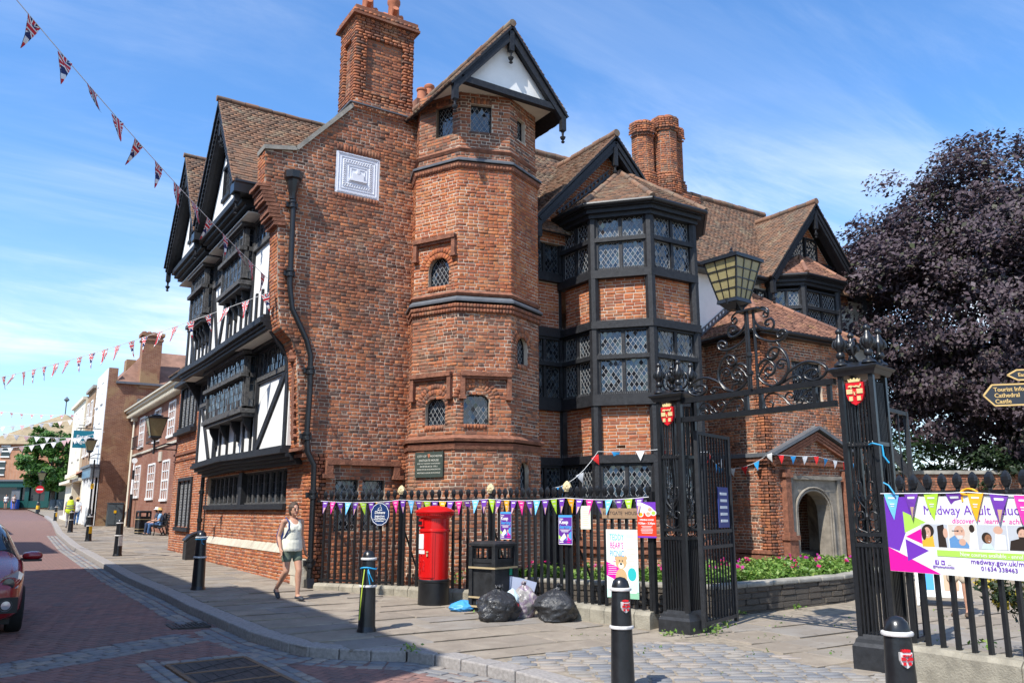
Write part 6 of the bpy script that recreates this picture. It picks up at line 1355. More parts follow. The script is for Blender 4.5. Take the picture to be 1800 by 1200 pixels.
# stair rail beyond the right pier
sr_ = thing('stair_handrail', 'sloping black stair handrail seen behind the right hand railing', 'handrail', (11, -7, 0)); mb = MB(); a, b = Vector((11.6, -4.8, 3.6)), Vector((11.95, -5.95, 1.62)); mb.beam(a, b, .07, .16); mb.build('rail', M['iron_matt'], sr_)
for k in range(4): q = a.lerp(b, k / 3); mb = MB(); mb.box(q.x - .03, q.x + .03, q.y - .03, q.y + .03, -.1, q.z); mb.build('baluster', M['iron_matt'], sr_)

# ------------------------------------------------------------------ street furniture
M['postred'] = plain('pillar_box_red', (.55, .008, .008), .25, .06, 6, .03, spec=.5); M['postblack'] = plain('pillar_box_black', (.012, .012, .013), .35, .3, 10, .1)
M['paper'] = flat('white_paper', (.75, .75, .73), .6); M['yellow'] = flat('yellow_reflective', (.75, .42, .01), .4); M['bin'] = plain('black_bin_plastic', (.022, .023, .025), .5, .5, 9, .25); M['brass'] = plain('faded_gold_band', (.42, .32, .18), .6, .15, 10, .1)
M['bollard'] = plain('bollard_black', (.012, .013, .015), .3, .4, 14, .15, spec=.5); M['ringwhite'] = plain('chipped_white_ring', (.6, .58, .56), .5, .25, 22, .1); M['blue_ribbon'] = flat('blue_ribbon', (.02, .3, .55), .5); M['lime'] = flat('lime_ribbon', (.4, .5, .05), .5)
def rotz(p, a): return Vector((p[0] * math.cos(a) - p[1] * math.sin(a), p[0] * math.sin(a) + p[1] * math.cos(a), p[2] if len(p) > 2 else 0))
# pillar box
px, py_ = 1.08, -3.35; pz = gz(py_); pb = thing('pillar_box', 'red pillar box with black base in front of the spearhead railing', 'pillar box', (px, py_, pz)); C0 = Vector((px, py_, pz))
mb = MB(); mb.lathe(C0, [(.27, -.03), (.27, .05), (.265, .36), (.275, .37), (.275, .40), (.262, .415)], 40); mb.build('base', M['postblack'], pb, auto=35)
mb = MB(); mb.lathe(C0, [(.255, .41), (.252, 1.2), (.268, 1.21), (.268, 1.24), (.252, 1.25), (.252, 1.43), (.262, 1.44), (.27, 1.5)], 40); mb.build('body', M['postred'], pb, auto=35)
mb = MB(); mb.lathe(C0, [(.27, 1.44), (.305, 1.47), (.31, 1.5), (.345, 1.525), (.348, 1.55), (.33, 1.57), (.22, 1.62), (.1, 1.645), (.02, 1.655)], 40); cap_ = mb.build('cap', M['postred'], pb, auto=35)
mb = MB()
for k in range(64): a = 2 * math.pi * k / 64; mb.obox(C0 + Vector((.318 * math.cos(a), .318 * math.sin(a), 1.50)), (math.cos(a) * .012, math.sin(a) * .012, 0), (-math.sin(a) * .008, math.cos(a) * .008, 0), (0, 0, .016))
mb.build('dentil_rim', M['postred'], cap_)
fa = math.atan2(CAM.y - py_, CAM.x - px) + R(-42)     # direction the door faces (to the left of the camera)
def cyl_patch(mb, a0, a1, z0, z1, r_, th=.012, n=10):
    vs = []; 
    for k in range(n + 1):
        a = a0 + (a1 - a0) * k / n
        for r2 in (r_ + th, r_ - .01):
            for z in (z0, z1): vs.append(C0 + Vector((r2 * math.cos(a), r2 * math.sin(a), z)))
    fs = []
    for k in range(n):
        b = k * 4; fs += [(b, b + 4, b + 5, b + 1), (b + 1, b + 5, b + 7, b + 3), (b + 2, b, b + 4, b + 6)]
    fs += [(0, 1, 3, 2), (n * 4, n * 4 + 2, n * 4 + 3, n * 4 + 1)]; mb.add(vs, [f[::-1] for f in fs])
mb = MB(); cyl_patch(mb, fa - .75, fa + .75, .45, 1.19, .252, .014); dr = mb.build('door', M['postred'], pb, auto=35)
mb = MB(); cyl_patch(mb, fa - .82, fa - .05, 1.3, 1.42, .252, .03); cyl_patch(mb, fa + .48, fa + .62, .45, 1.2, .266, .012); mb.build('slot_hood', M['postred'], pb, auto=35)
mb = MB(); cyl_patch(mb, fa - .72, fa - .16, 1.325, 1.385, .27, .016); mb.build('posting_slot', M['postblack'], pb)
mb = MB(); cyl_patch(mb, fa - .62, fa - .02, .92, 1.17, .268, .008); cyl_patch(mb, fa - .6, fa + .06, .84, .90, .268, .006); mb.build('collection_plate', M['paper'], pb)
mb = MB(); cyl_patch(mb, fa + .2, fa + .34, .86, .885, .27, .012); cyl_patch(mb, fa + .24, fa + .32, .8, .84, .27, .018); mb.build('lock', M['brass'], pb)
mb = MB()
for pts in ([(-.3, .72), (-.42, .7), (-.44, .62), (-.36, .58), (-.3, .62), (-.34, .68)], [(-.2, .74), (-.24, .6), (-.34, .5), (-.38, .55)], [(-.08, .7), (-.05, .74), (.04, .72), (.05, .65), (-.05, .64), (-.08, .56)], [(-.02, .64), (.06, .56)], [(-.25, .8), (-.2, .83), (-.12, .83), (-.08, .8)]): mb.tube([C0 + Vector((.27 * math.cos(fa + x), .27 * math.sin(fa + x), z)) for x, z in pts], .007, 5)
mb.build('royal_cipher', M['postred'], dr)
# litter bins
def litter_bin(x, y, rz, lb, grp='litter bins'):
    o = thing('litter_bin', lb, 'litter bin', (0, 0, 0), grp); s, h_ = .245, 1.1
    mb = MB(); b = s * .97
    vs = [(x_ * r_, y_ * r_, z) for r_, z in ((b, 0), (s, .78)) for x_, y_ in ((-1, -1), (1, -1), (1, 1), (-1, 1))]
    mb.add(vs, [(3, 2, 1, 0), (0, 1, 5, 4), (1, 2, 6, 5), (2, 3, 7, 6), (3, 0, 4, 7), (4, 5, 6, 7)])
    for sx, sy in ((-1, -1), (1, -1), (1, 1), (-1, 1)): mb.box(sx * s - .035, sx * s + .035, sy * s - .035, sy * s + .035, .02, 1.03)
    mb.box(-s, s, -s - .012, -s + .02, .78, .84); mb.box(-s, s, s - .02, s + .012, .78, .84); mb.box(-s - .012, -s + .02, -s, s, .78, .84); mb.box(s - .02, s + .012, -s, s, .78, .84); mb.box(-s - .01, s + .01, -s - .01, s + .01, 1.0, 1.04)
    for a in range(4):
        for k in (-.09, .09):
            p = rotz((k, -s, .9), a * math.pi / 2); mb.obox(p, rotz((.012, 0), a * math.pi / 2), rotz((0, .01), a * math.pi / 2), (0, 0, .1)) if k > 0 else None
    mb.build('body', M['bin'], o)
    mb = MB(); mb.add([(x_ * r_, y_ * r_, z) for r_, z in ((s + .04, 1.04), (s + .04, 1.075), (s * .9, 1.11)) for x_, y_ in ((-1, -1), (1, -1), (1, 1), (-1, 1))], [(3, 2, 1, 0)] + [(i + k, i + (k + 1) % 4, i + 4 + (k + 1) % 4, i + 4 + k) for i in (0, 4) for k in range(4)] + [(8, 9, 10, 11)]); mb.build('lid', M['bin'], o)
    for z in (.70, .24, .1):
        mb = MB(); e = s * (.97 + .03 * z / .78) + .008
        for a in range(4): p = rotz((0, -e - .03, z), a * math.pi / 2); mb.obox(p, rotz((e + .03, 0), a * math.pi / 2), rotz((0, .006), a * math.pi / 2), (0, 0, .014))
        mb.build('gold_band', M['brass'], o)
    return place(o, (x, y, gz(y)), rz)
lb1 = litter_bin(1.5, -4.62, R(18), 'black litter bin with gold bands between the pillar box and the bin bags')
mb = MB(); mb.obox((.14, -.262, .64), (.03, 0, 0), (0, .003, 0), (0, 0, .06)); WM[lb1.name] = Matrix.Identity(4); tk = mb.build('sticker', flat('green_sticker', (.01, .22, .13), .5), lb1); tk.matrix_parent_inverse = Matrix.Identity(4)
litter_bin(1.3, 27.6, R(10), 'black litter bin standing beside the bench')
# bin bags
t = NT('black_bin_liner'); p = t.pos(True); f = t.noise(p, 10, 5, .6, .8); t.col((.03, .031, .034)); t.bump(f, .8, .05); M['bag'] = t.set(.3, 0, .55)
t = NT('clear_bin_liner'); p = t.pos(True); f = t.noise(p, 6, 4); t.col(t.ramp(f, [(.3, (.14, .12, .11)), (.45, (.34, .32, .3)), (.55, (.2, .14, .2)), (.7, (.5, .46, .4))], 'LINEAR')); t.bump(t.noise(p, 12, 5, .6, .8), .5, .03); M['clearbag'] = t.set(.25, 0, .6)
M['carrier'] = flat('pale_carrier_bag', (.55, .68, .7), .4); M['bluebag'] = flat('blue_plastic', (.06, .3, .62), .4); M['greybox'] = flat('grey_plastic_lid', (.36, .4, .52), .5)
from mathutils import noise as mnoise
def bag(name, x, y, rx, ry, h_, mat, lb, cat, seed, neck=True, parent=None):
    vs = []; n, m_ = 40, 26; z0 = gz(y); sd = Vector((seed * 7.3, seed * 3.1, seed))
    for i in range(m_ + 1):
        v = i / m_
        prof_ = .78 + .22 * math.sin(v / .45 * math.pi / 2) if v < .45 else max(0, math.cos((v - .45) / .55 * math.pi * .5)) ** .62
        rr = max(prof_, .14 if neck else .05)
        for k in range(n):
            a = 2 * math.pi * k / n; d = Vector((math.cos(a), math.sin(a), v * 1.4)); w = 1 + .3 * mnoise.noise(d * 1.3 + sd) + .14 * (1 - abs(mnoise.noise(d * 3 + sd)) * 2) + (.09 * math.sin(a * 9 + seed + v * 6) * max(0, v - .5) * 2) + .07 * (1 - abs(mnoise.noise(d * 6 + sd)) * 2)
            vs.append((x + rx * rr * w * math.cos(a), y + ry * rr * w * math.sin(a), z0 + h_ * v * (1 + .1 * mnoise.noise(d * 2.2 + sd) * (v > .1)) ))
    if neck:
        for i in range(1, 6):
            f = i / 5
            for k in range(n): a = 2 * math.pi * k / n; w = .1 + .1 * f + .08 * mnoise.noise(Vector((math.cos(a) * 2, math.sin(a) * 2, f * 2)) + sd); vs.append((x + rx * .15 * seed % .06 + (rx * w) * math.cos(a), y + ry * w * math.sin(a), z0 + h_ + .09 * f + .04 * mnoise.noise(Vector((a * 2, f, seed))) - .05 * (f > .9)))
    L = len(vs) // n; fs = [(i * n + k, i * n + (k + 1) % n, (i + 1) * n + (k + 1) % n, (i + 1) * n + k) for i in range(L - 1) for k in range(n)] + [tuple(range(n))[::-1], tuple(range((L - 1) * n, L * n))]
    mb = MB(); mb.add(vs, fs); o = mb.build(name, mat, parent, smooth=True); return tag(o, lb, cat, 'rubbish bags by the litter bin' if lb else None)
bag('bin_bag', 1.14, -5.36, .31, .27, .43, M['bag'], 'black bin bag leaning against the litter bin', 'bin bag', 3)
bag('bin_bag', 1.93, -5.78, .29, .27, .45, M['bag'], 'black bin bag standing alone at the end of the pile by the plinth', 'bin bag', 5.5)
bag('clear_rubbish_bag', 1.66, -5.28, .2, .18, .46, M['clearbag'], 'clear rubbish sack full of litter squeezed between the bin bags', 'rubbish sack', 8.2)
cb = bag('carrier_bag', 1.42, -5.3, .15, .1, .42, M['carrier'], 'pale carrier bag with red lettering wedged between the bin bags', 'carrier bag', 11, False)
M['txtred'] = flat('red_print', (.5, .01, .02), .5); M['txtblue'] = flat('blue_print', (.01, .05, .3), .5)
vn = Vector((CAM.x - 1.42, CAM.y + 5.32, 0)).normalized(); vu = Vector((-vn.y, vn.x, 0)); cc = Vector((1.44, -5.32, gz(-5.3) + .2)) + vn * .155
letter(cb, 'SCO', .09, M['txtred'], cc, vu, Z3, vn)
bb = bag('blue_bag', 1.12, -4.32, .2, .16, .17, M['bluebag'], 'blue plastic bag lying on the paving behind the litter bin', 'plastic bag', 14, False)
gl_ = MB(); gl_.obox((1.75, -4.75, .22), (.3, -.22, -.1), (.05, .07, 0), (.05, -.03, .2)); tag(gl_.build('grey_lid', M['greybox']), 'grey plastic lid propped between the litter bin and the railing', 'lid')
# bollards
def bollard_mesh():
    mb = MB(); mb.lathe((0, 0, 0), [(.135, -.05), (.135, .03), (.122, .05), (.118, .08), (.106, .59), (.092, .97), (.09, .99), (.088, 1.0), (.075, 1.045), (.045, 1.075), (.005, 1.085)], 28); return mb
def bollard(x, y, lb, sticker=None, crest=False, sc=1.0):
    o = thing('bollard', lb, 'bollard', (0, 0, 0), 'bollards along the kerb'); bollard_mesh().build('body', M['bollard'], o, auto=35)
    for z, r_ in ((.60, .113), (.965, .1)): mb = MB(); mb.lathe((0, 0, z), [(r_ - .01, -.018), (r_ + .008, -.012), (r_ + .012, 0), (r_ + .008, .012), (r_ - .01, .018)], 28, False); mb.build('white_ring', M['ringwhite'], o, auto=50)
    aim = math.atan2(CAM.y - y, CAM.x - x)
    if sticker: mb = MB(); d = Vector((math.cos(aim + .5), math.sin(aim + .5), 0)); u = Vector((-d.y, d.x, 0)); mb.obox(d * .108 + Z3 * .44, u * .06, d * .006, Z3 * .14); mb.build('reflector', M[sticker], o)
    if crest: d = Vector((math.cos(aim + .42), math.sin(aim + .42), 0)); u = Vector((-d.y, d.x, 0)); shield(o, d * .088 + Z3 * .8, u, d, .085, .1, 'red_shield', 'ringwhite')
    return place(o, (x, y, gz(y)), 0, sc)
b1 = bollard(-.13, -9.77, 'black bollard with a red crest in front of the picnic poster', None, True)
b2 = bollard(-.06, -12.75, 'black bollard with a red crest in front of the right gate pier', None, True)
b3 = bollard(-1.02, -5.42, 'black bollard tied with a blue and a lime ribbon near the kerb corner')
b4 = bollard(-2.0, .35, 'black bollard tied with blue string beside the walking woman'); 
for i, (x, y, lb, st_) in enumerate(((-1.93, 11.4, 'black bollard with a pale sticker in line with the far litter bin', 'ringwhite'), (-1.66, 21.6, 'black bollard with a yellow reflector nearest the bench', 'yellow'), (-1.5, 31, 'black bollard right beside the man in the yellow vest', None), (-.65, 52, 'farthest black bollard with a yellow reflector at the bend of the kerb', 'yellow'))): bollard(x, y, lb, st_)
mb = MB(); c = Vector((-1.02, -5.42, gz(-5.42))); mb.tube([c + Vector((.108 * math.cos(a), .108 * math.sin(a), .84 + .012 * math.sin(a * 2))) for a in np.linspace(0, 6.28, 20)], .012, 5)
d = Vector((math.cos(-2.0), math.sin(-2.0), 0)); q = c + d * .115 + Z3 * .83; s_ = Vector((-d.y, d.x, 0))
mb.tube([q, q + d * .03 - Z3 * .06 + s_ * .02, q + d * .02 - Z3 * .16 + s_ * .07], .008, 4); mb.tube([q, q + d * .03 - Z3 * .05, q + d * .03 - Z3 * .2 + s_ * .03], .008, 4); tag(mb.build('blue_ribbon', M['blue_ribbon']), 'bright blue ribbon knotted round the kerb corner bollard', 'ribbon')
mb = MB(); q2 = q - s_ * .05; mb.tube([q2 + Z3 * .0, q2 + d * .03 - Z3 * .2 - s_ * .02, q2 + d * .035 - Z3 * .5 - s_ * .04, q2 + d * .04 - Z3 * .66 - s_ * .05], .009, 4); tag(mb.build('lime_ribbon', M['lime']), 'lime ribbon hanging straight down the kerb corner bollard', 'ribbon')
mb = MB(); c = Vector((-2.0, .35, gz(.35))); mb.tube([c + Vector((.104 * math.cos(a), .104 * math.sin(a), .93)) for a in np.linspace(0, 6.28, 20)], .008, 5); mb.tube([c + Vector((-.02, -.11, .93)), c + Vector((-.01, -.12, .86)), c + Vector((.03, -.12, .84))], .006, 4); tag(mb.build('blue_string', M['blue_ribbon']), 'blue string tied round the bollard by the walking woman', 'string')
# lamps, sign posts
def bracket_lantern(x, y, z, s, lb, arm, wallpt, grp='street lanterns'):
    o = thing('street_lantern', lb, 'lantern', (x, y, z), grp); c = Vector((x, y, 0)); lantern(o, c, X3.copy(), Y3.copy(), .14 * s, .26 * s, z - .3 * s, z + .22 * s, 1, M['amber'], nx=1)
    mb = MB(); w_ = Vector(wallpt); q = c + Z3 * (z - .42 * s); mb.tube([q, q - Z3 * .22 * s, w_ + (q - w_) * .5 + Z3 * -.05, w_], .022 * s, 6); mb.tube([q - Z3 * .4 * s, q], .03 * s, 6); mb.tube([q - Z3 * .25 * s, Vector((w_.x, w_.y, q.z - .25 * s))], .02 * s, 6); mb.build('bracket', M['iron'], o); return o
bracket_lantern(-.75, 13.9, 4.3, 1.15, 'black street lantern with amber glass on a wall bracket by the annex corner', None, (-.02, 14.0, 3.72))
bracket_lantern(-.15, 39.3, 5.35, 1.15, 'street lantern on the corner of the white fronted house under the estate agent sign', None, (.5, 39.95, 4.85))
lp = thing('lamp_column', 'slim black column with ornate foot at the corner of the white fronted house', 'lamp column', (.15, 39.2, gz(39))); z = gz(39.2)
mb = MB(); mb.lathe((.15, 39.2, z), [(.22, -.05), (.2, .1), (.13, .35), (.16, .5), (.1, .7), (.08, 1.0), (.055, 1.1), (.05, 3.9), (.0, 3.95)], 10); mb.build('column', M['iron'], lp, auto=40); mb = MB(); mb.box(.06, .24, 39.1, 39.14, z + 2.2, z + 2.5); mb.build('sticker', M['yellow'], lp)
sp = thing('sign_pole', 'black and white pole with a small round top against the georgian house', 'pole', (2.05, 37, gz(37))); z = gz(37)
mb = MB(); mb.lathe((2.05, 37, z), [(.09, 0), (.08, 1.9), (.05, 1.92)], 8); mb.lathe((2.05, 37, z), [(.07, 2.75), (.07, 3.3)], 8); mb.build('lower_pole', M['iron'], sp); mb = MB(); mb.lathe((2.05, 37, z), [(.075, 1.9), (.07, 2.75)], 8); mb.lathe((2.05, 37, z), [(.05, 3.3), (.04, 3.7)], 8); mb.build('upper_pole', M['white'], sp)
vf = Vector((CAM.x - 2, CAM.y - 37, 0)).normalized(); vu2 = Vector((-vf.y, vf.x, 0)); mb = MB(); mb.slab(Vector((2.05, 37, z + 3.85)) + vf * .06, vu2, Z3, vf, [(.16 * math.cos(a), .16 * math.sin(a)) for a in np.linspace(0, 2 * math.pi, 14)[:-1]], (), .03); mb.build('round_plate', M['white'], sp)
ne = thing('no_entry_sign', 'round red no entry sign on a striped post at the bend of the street', 'road sign', (-.5, 75, gz(75))); z = gz(75); vf = Vector((CAM.x + .5, CAM.y - 75, 0)).normalized(); vu2 = Vector((-vf.y, vf.x, 0)); c = Vector((-.5, 75, z + 2.25))
mb = MB(); mb.tube([(-.5, 75, z), (-.5, 75, z + 2.6)], .06, 8); mb.lathe((-.5, 75, z), [(.16, 0), (.12, 1.0), (.05, 1.1)], 8); mb.build('post', M['iron'], ne); mb = MB(); mb.lathe((-.5, 75, z), [(.145, .4), (.135, .75)], 8); mb.build('reflector', M['yellow'], ne)
mb = MB(); mb.slab(c + vf * .1, vu2, Z3, vf, [(.36 * math.cos(a), .36 * math.sin(a)) for a in np.linspace(0, 2 * math.pi, 25)[:-1]], (), .03); dd = mb.build('disc', M['red_shield'], ne); mb = MB(); mb.slab(c + vf * .11, vu2, Z3, vf, rect(-.26, -.06, .26, .06), (), .012); mb.build('white_bar', M['white'], dd)
fl_ = thing('street_lamp', 'old style street lamp on a black post behind the no entry sign', 'street lamp', (-.1, 81, gz(81))); z = gz(81); mb = MB(); mb.lathe((-.1, 81, z), [(.2, 0), (.15, .8), (.07, 1.0), (.06, 3.1)], 8); mb.tube([(-.45, 81, z + 2.9), (.25, 81, z + 2.9)], .03, 6); mb.build('post', M['iron'], fl_); lantern(fl_, Vector((-.1, 81, 0)), X3.copy(), Y3.copy(), .18, .34, z + 3.2, z + 3.9, 1, M['amber'], nx=1)
ub = thing('utility_cabinet', 'grey metal utility cabinet against the bare brick side wall', 'cabinet', (1.6, 39.6, gz(39.6))); z = gz(39.6); M['cab'] = plain('grey_cabinet', (.07, .09, .1), .5, .2, 5, .1); mb = MB(); mb.box(1.15, 2.0, 39.3, 39.8, z, z + 1.35); mb.box(1.12, 2.03, 39.27, 39.83, z + 1.35, z + 1.4); mb.build('body', M['cab'], ub); mb = MB(); mb.box(1.2, 1.57, 39.27, 39.3, z + .1, z + 1.28); mb.box(1.6, 1.96, 39.27, 39.3, z + .1, z + 1.28); mb.build('door', M['cab'], ub); mb = MB(); mb.obox((1.55, 39.26, z + .85), (.07, 0, 0), (0, .01, 0), (0, 0, .08)); mb.build('warning_plate', M['yellow'], ub)
wb = thing('junction_box', 'small black metal box low on the plinth wall behind the bollard', 'box', (-.35, 8.6, .1)); mb = MB(); mb.slab((-.12, 8.7, .1), X3, Z3, -Y3, [(0, -.1), (-.42, -.1), (-.42, .5), (-.3, .62), (0, .74)], (), .4); mb.build('body', M['bin'], wb); mb = MB(); mb.slab((-.1, 8.72, .12), X3, Z3, -Y3, [(-.45, .5), (-.32, .63), (0, .76), (0, .8), (-.33, .68), (-.48, .53)], (), .44); mb.build('lid', M['bin'], wb)
# estate agent sign
es = thing('estate_agent_sign', 'teal hanging sign reading Estate Agent above the white shop', 'sign', (-.45, 40.6, 5.75)); N = Vector((CAM.x + .45, CAM.y - 40.6, 0)).normalized(); U = Vector((-N.y, N.x, 0)); c = Vector((-.45, 40.6, 5.76)); mb = MB(); mb.obox(c, U * .56, N * .03, Z3 * .53); bd = mb.build('board', M['teal'], es)
letter(bd, 'Estate', .31, M['white'], c + N * .03 + Z3 * .14, U, Z3, N, bold=.004); letter(bd, 'Agent', .31, M['white'], c + N * .03 - Z3 * .15, U, Z3, N, bold=.004)
mb = MB(); mb.tube([c - U * .35 + Z3 * .68, c + U * 1.1 + Z3 * .68], .03, 6); mb.tube([c - U * .3 + Z3 * .85, c + U * .35 + Z3 * .85], .025, 6); mb.tube([c - U * .4 + Z3 * .53, c - U * .4 + Z3 * .7], .015, 5); mb.tube([c + U * .4 + Z3 * .53, c + U * .4 + Z3 * .7], .015, 5); mb.tube([c - U * .5 + Z3 * .75, c + U * 1.1 + Z3 * 2.0], .012, 5); mb.build('bracket', M['iron'], es)
# bench
be = thing('park_bench', 'dark slatted bench against the georgian house with two people seated', 'bench', (1.75, 26.3, gz(26.3))); WM_ = Matrix.Translation((0, 0, 0)); BZ = gz(26.3); BX, BY = 1.85, 26.2; M['benchslat'] = plain('dark_bench_slat', (.025, .024, .024), .6, .3, 20, .2)
for k in range(5): mb = MB(); x = BX - .42 + k * .095; mb.box(x, x + .08, BY - .9, BY + .9, BZ + .43, BZ + .46); mb.build('slat', M['benchslat'], be)
for k in range(5): mb = MB(); mb.obox((BX + .1 + k * .045, BY, BZ + .54 + k * .095), (.012, 0, .004), (0, .9, 0), (-.012, 0, .036)); mb.build('slat', M['benchslat'], be)
for s_ in (-1, 0, 1):
    mb = MB(); y = BY + s_ * .82; mb.tube([(BX - .45, y, BZ + .63), (BX - .2, y, BZ + .66), (BX + .12, y, BZ + .64)], .022, 6); mb.tube([(BX - .42, y, BZ), (BX - .38, y, BZ + .2), (BX - .44, y, BZ + .42), (BX - .42, y, BZ + .62)], .026, 6); mb.tube([(BX + .25, y, BZ), (BX + .12, y, BZ + .25), (BX + .06, y, BZ + .45), (BX + .18, y, BZ + .75), (BX + .3, y, BZ + 1.0), (BX + .38, y, BZ + 1.02)], .026, 6); mb.tube([(BX - .42, y, BZ + .4), (BX + .08, y, BZ + .42)], .022, 6); mb.build('bench_end', M['iron'], be)
# ------------------------------------------------------------------ boards and posters on the railings
M['poster_purple'] = flat('poster_purple', (.12, .03, .28), .4); M['poster_blue'] = flat('poster_blue', (.07, .33, .68), .4); M['pink'] = flat('magenta_print', (.78, .01, .32), .4); M['green_p'] = flat('lime_print', (.4, .66, .1), .4); M['purple_p'] = flat('violet_print', (.16, .04, .42), .4); M['orange_p'] = flat('orange_print', (.85, .36, .02), .4); M['red_p'] = flat('red_poster', (.7, .05, .02), .4); M['skin_print'] = flat('tan_print', (.55, .36, .24), .5); M['plaque_blue'] = flat('plaque_blue', (.012, .035, .12), .35); M['board_wood'] = plain('brown_name_board', (.3, .19, .11), .7, .2, 14, .2); M['mint'] = flat('mint_print', (.55, .74, .68), .5); M['lightposter'] = flat('pale_poster', (.74, .77, .72), .5); M['bear'] = flat('teddy_brown', (.55, .36, .18), .6); M['tealp'] = flat('teal_print', (.03, .45, .45), .5); M['dark_print'] = flat('dark_print', (.02, .02, .03), .5); M['cream_paper'] = flat('cream_paper', (.68, .68, .55), .6); M['pale_green'] = flat('green_print', (.25, .5, .33), .5); M['sky_p'] = flat('sky_blue_print', (.2, .5, .85), .5); M['white_c'] = flat('white_cloth', (.72, .72, .72), .7)
class Board:
    """a flat printed board: local (x to the right, z up) as one reads it, origin at the board's centre"""
    def __init__(s, name, lb, cat, c, N, w_, h_, mat, th=.006, parent=None):
        N = Vector(N); s.N = N; s.U = Vector((-N.y, N.x, 0)); s.c = Vector(c); s.w, s.h = w_, h_
        s.o = thing(name, lb, cat, c) if parent is None else parent
        mb = MB(); mb.obox(s.c, s.U * w_ / 2, N * th / 2, Z3 * h_ / 2); s.b = mb.build('board', M[mat], s.o); s.t = th / 2; s.k = 0
    def P(s, x, z, o=0): return s.c + s.U * x + Z3 * z + s.N * (s.t + o)
    def poly(s, pts, mat, name='print'):
        s.k += 1; mb = MB(); ar = sum(pts[i][0] * pts[(i + 1) % len(pts)][1] - pts[(i + 1) % len(pts)][0] * pts[i][1] for i in range(len(pts))); pts = pts if ar > 0 else pts[::-1]
        mb.slab(s.P(0, 0, .00006 * s.k + .0004), s.U, Z3, s.N, pts, (), .0004, back=False); return mb.build(name, M[mat], s.b)
    def rect(s, x0, z0, x1, z1, mat, name='print'): return s.poly(rect(x0, z0, x1, z1), mat, name)
    def oval(s, x, z, rx, rz, mat, n=18): return s.poly([(x + rx * math.cos(2 * math.pi * k / n), z + rz * math.sin(2 * math.pi * k / n)) for k in range(n)], mat)
    def text(s, x, z, txt, size, mat, align='CENTER', shear=0, bold=0, sx=1): s.k += 1; return letter(s.b, txt, size, M[mat], s.P(x, z, .00006 * s.k), s.U, Z3, s.N, align, shear, bold, .001, sx)
    def lines(s, x0, x1, z1, z0, n, mat, th=.006):
        mb = MB(); s.k += 1
        for k in range(n):
            z = z1 + (z0 - z1) * k / max(1, n - 1); l = (x1 - x0) * random.uniform(.6, 1) / 2; m = (x0 + x1) / 2; p = s.P(m, z, .00006 * s.k); mb.quad(p - s.U * l - Z3 * th / 2, p + s.U * l - Z3 * th / 2, p + s.U * l + Z3 * th / 2, p - s.U * l + Z3 * th / 2)
        return mb.build('small_print', M[mat], s.b)
def on_fence(i, t, z, off=.06): p, u, n, L = fence_pt(i, t, off); p.z = z; return p, n
# turret plaque lettering
p, U_, N_ = on_face(-1, -.02, 2.4, 1.56)
for z, tx, s_ in ((.085, 'EASTGATE HOUSE', .062), (.02, 'BUILT BY THE RIGHT HONOURABLE', .036), (-.04, 'SIR PETER BUCK 1590-1', .045), (-.1, 'NUNS HOUSE IN EDWIN DROOD', .04), (-.17, 'WESTGATE HOUSE IN PICKWICK', .04)): letter(bp, tx, s_, M['ink_pale'], p + N_ * .057 + Z3 * z, U_, Z3, N_, off=.0)
letter(bp, 'CITY OF', .065, M['ink_pale'], p + N_ * .057 + Z3 * .17 - U_ * .18, U_, Z3, N_, off=.0); letter(bp, 'ROCHESTER', .055, M['ink_pale'], p + N_ * .057 + Z3 * .17 + U_ * .19, U_, Z3, N_, off=.0)
mb = MB(); mb.slab(p + N_ * .06 + Z3 * .18, U_, Z3, N_, [(-.03, .04), (-.03, 0), (0, -.05), (.03, 0), (.03, .04)], (), .006); mb.build('crest', M['terracotta'], bp)
# posters
for i, t, z, lb in ((2, .45, 1.22, 'purple Keep learning poster just above the litter bin'), (3, .0, 1.17, 'purple Keep learning poster behind the lone bin bag')):
    c, n = on_fence(i, t, z); b = Board('poster', lb, 'poster', c, n, .27, .46, 'poster_purple'); w_, h_ = .27, .46
    b.rect(-.135, .195, .135, .23, 'poster_blue'); b.rect(-.135, -.23, -.131, .2, 'paper'); b.rect(.131, -.23, .135, .2, 'paper'); b.rect(-.135, -.23, .135, -.222, 'paper'); b.text(-.115, .17, 'Medway', .022, 'paper', 'LEFT', bold=.001); b.text(-.12, .118, 'Keep', .085, 'paper', 'LEFT', bold=.002); b.text(-.12, .045, 'learning', .075, 'poster_blue', 'LEFT', shear=.25, bold=.002); b.lines(-.12, .1, .0, -.03, 3, 'paper', .007)
    b.poly([(-.12, -.16), (-.02, -.05), (.02, -.12), (-.06, -.18)], 'paper'); b.poly([(.0, -.16), (.08, -.05), (.12, -.02), (.12, -.16)], 'poster_blue'); b.poly([(-.13, -.08), (-.13, -.15), (-.08, -.12)], 'green_p'); b.poly([(.04, -.1), (.12, -.16), (.04, -.17)], 'pink'); b.oval(.05, -.09, .02, .025, 'skin_print', 10); b.rect(-.12, -.2, -.04, -.185, 'paper'); b.rect(.03, -.2, .1, -.185, 'pink')
c, n = on_fence(3, .40, 1.365); b = Board('notice', 'plain cream paper notice hung between the posters', 'notice', c, n, .19, .36, 'cream_paper'); b.lines(-.06, .06, .1, -.12, 8, 'brass', .004)
c, n = on_fence(3, 1.06, 1.43); b = Board('name_board', 'brown wooden name board reading Eastgate House', 'name board', c, n, .68, .15, 'board_wood', .03); b.text(0, 0, 'EASTGATE  HOUSE', .075, 'dark_print')
c, n = on_fence(3, 1.52, 1.335, .075); b = Board('poster', 'red and white opening times poster next to the left gate pier', 'poster', c, n, .32, .52, 'red_p'); b.poly([(-.16, .1), (.16, .1), (.16, .26), (-.16, .26)], 'paper'); b.poly([(-.1, .26), (.16, .26), (.16, .12), (.06, .2)], 'purple_p')
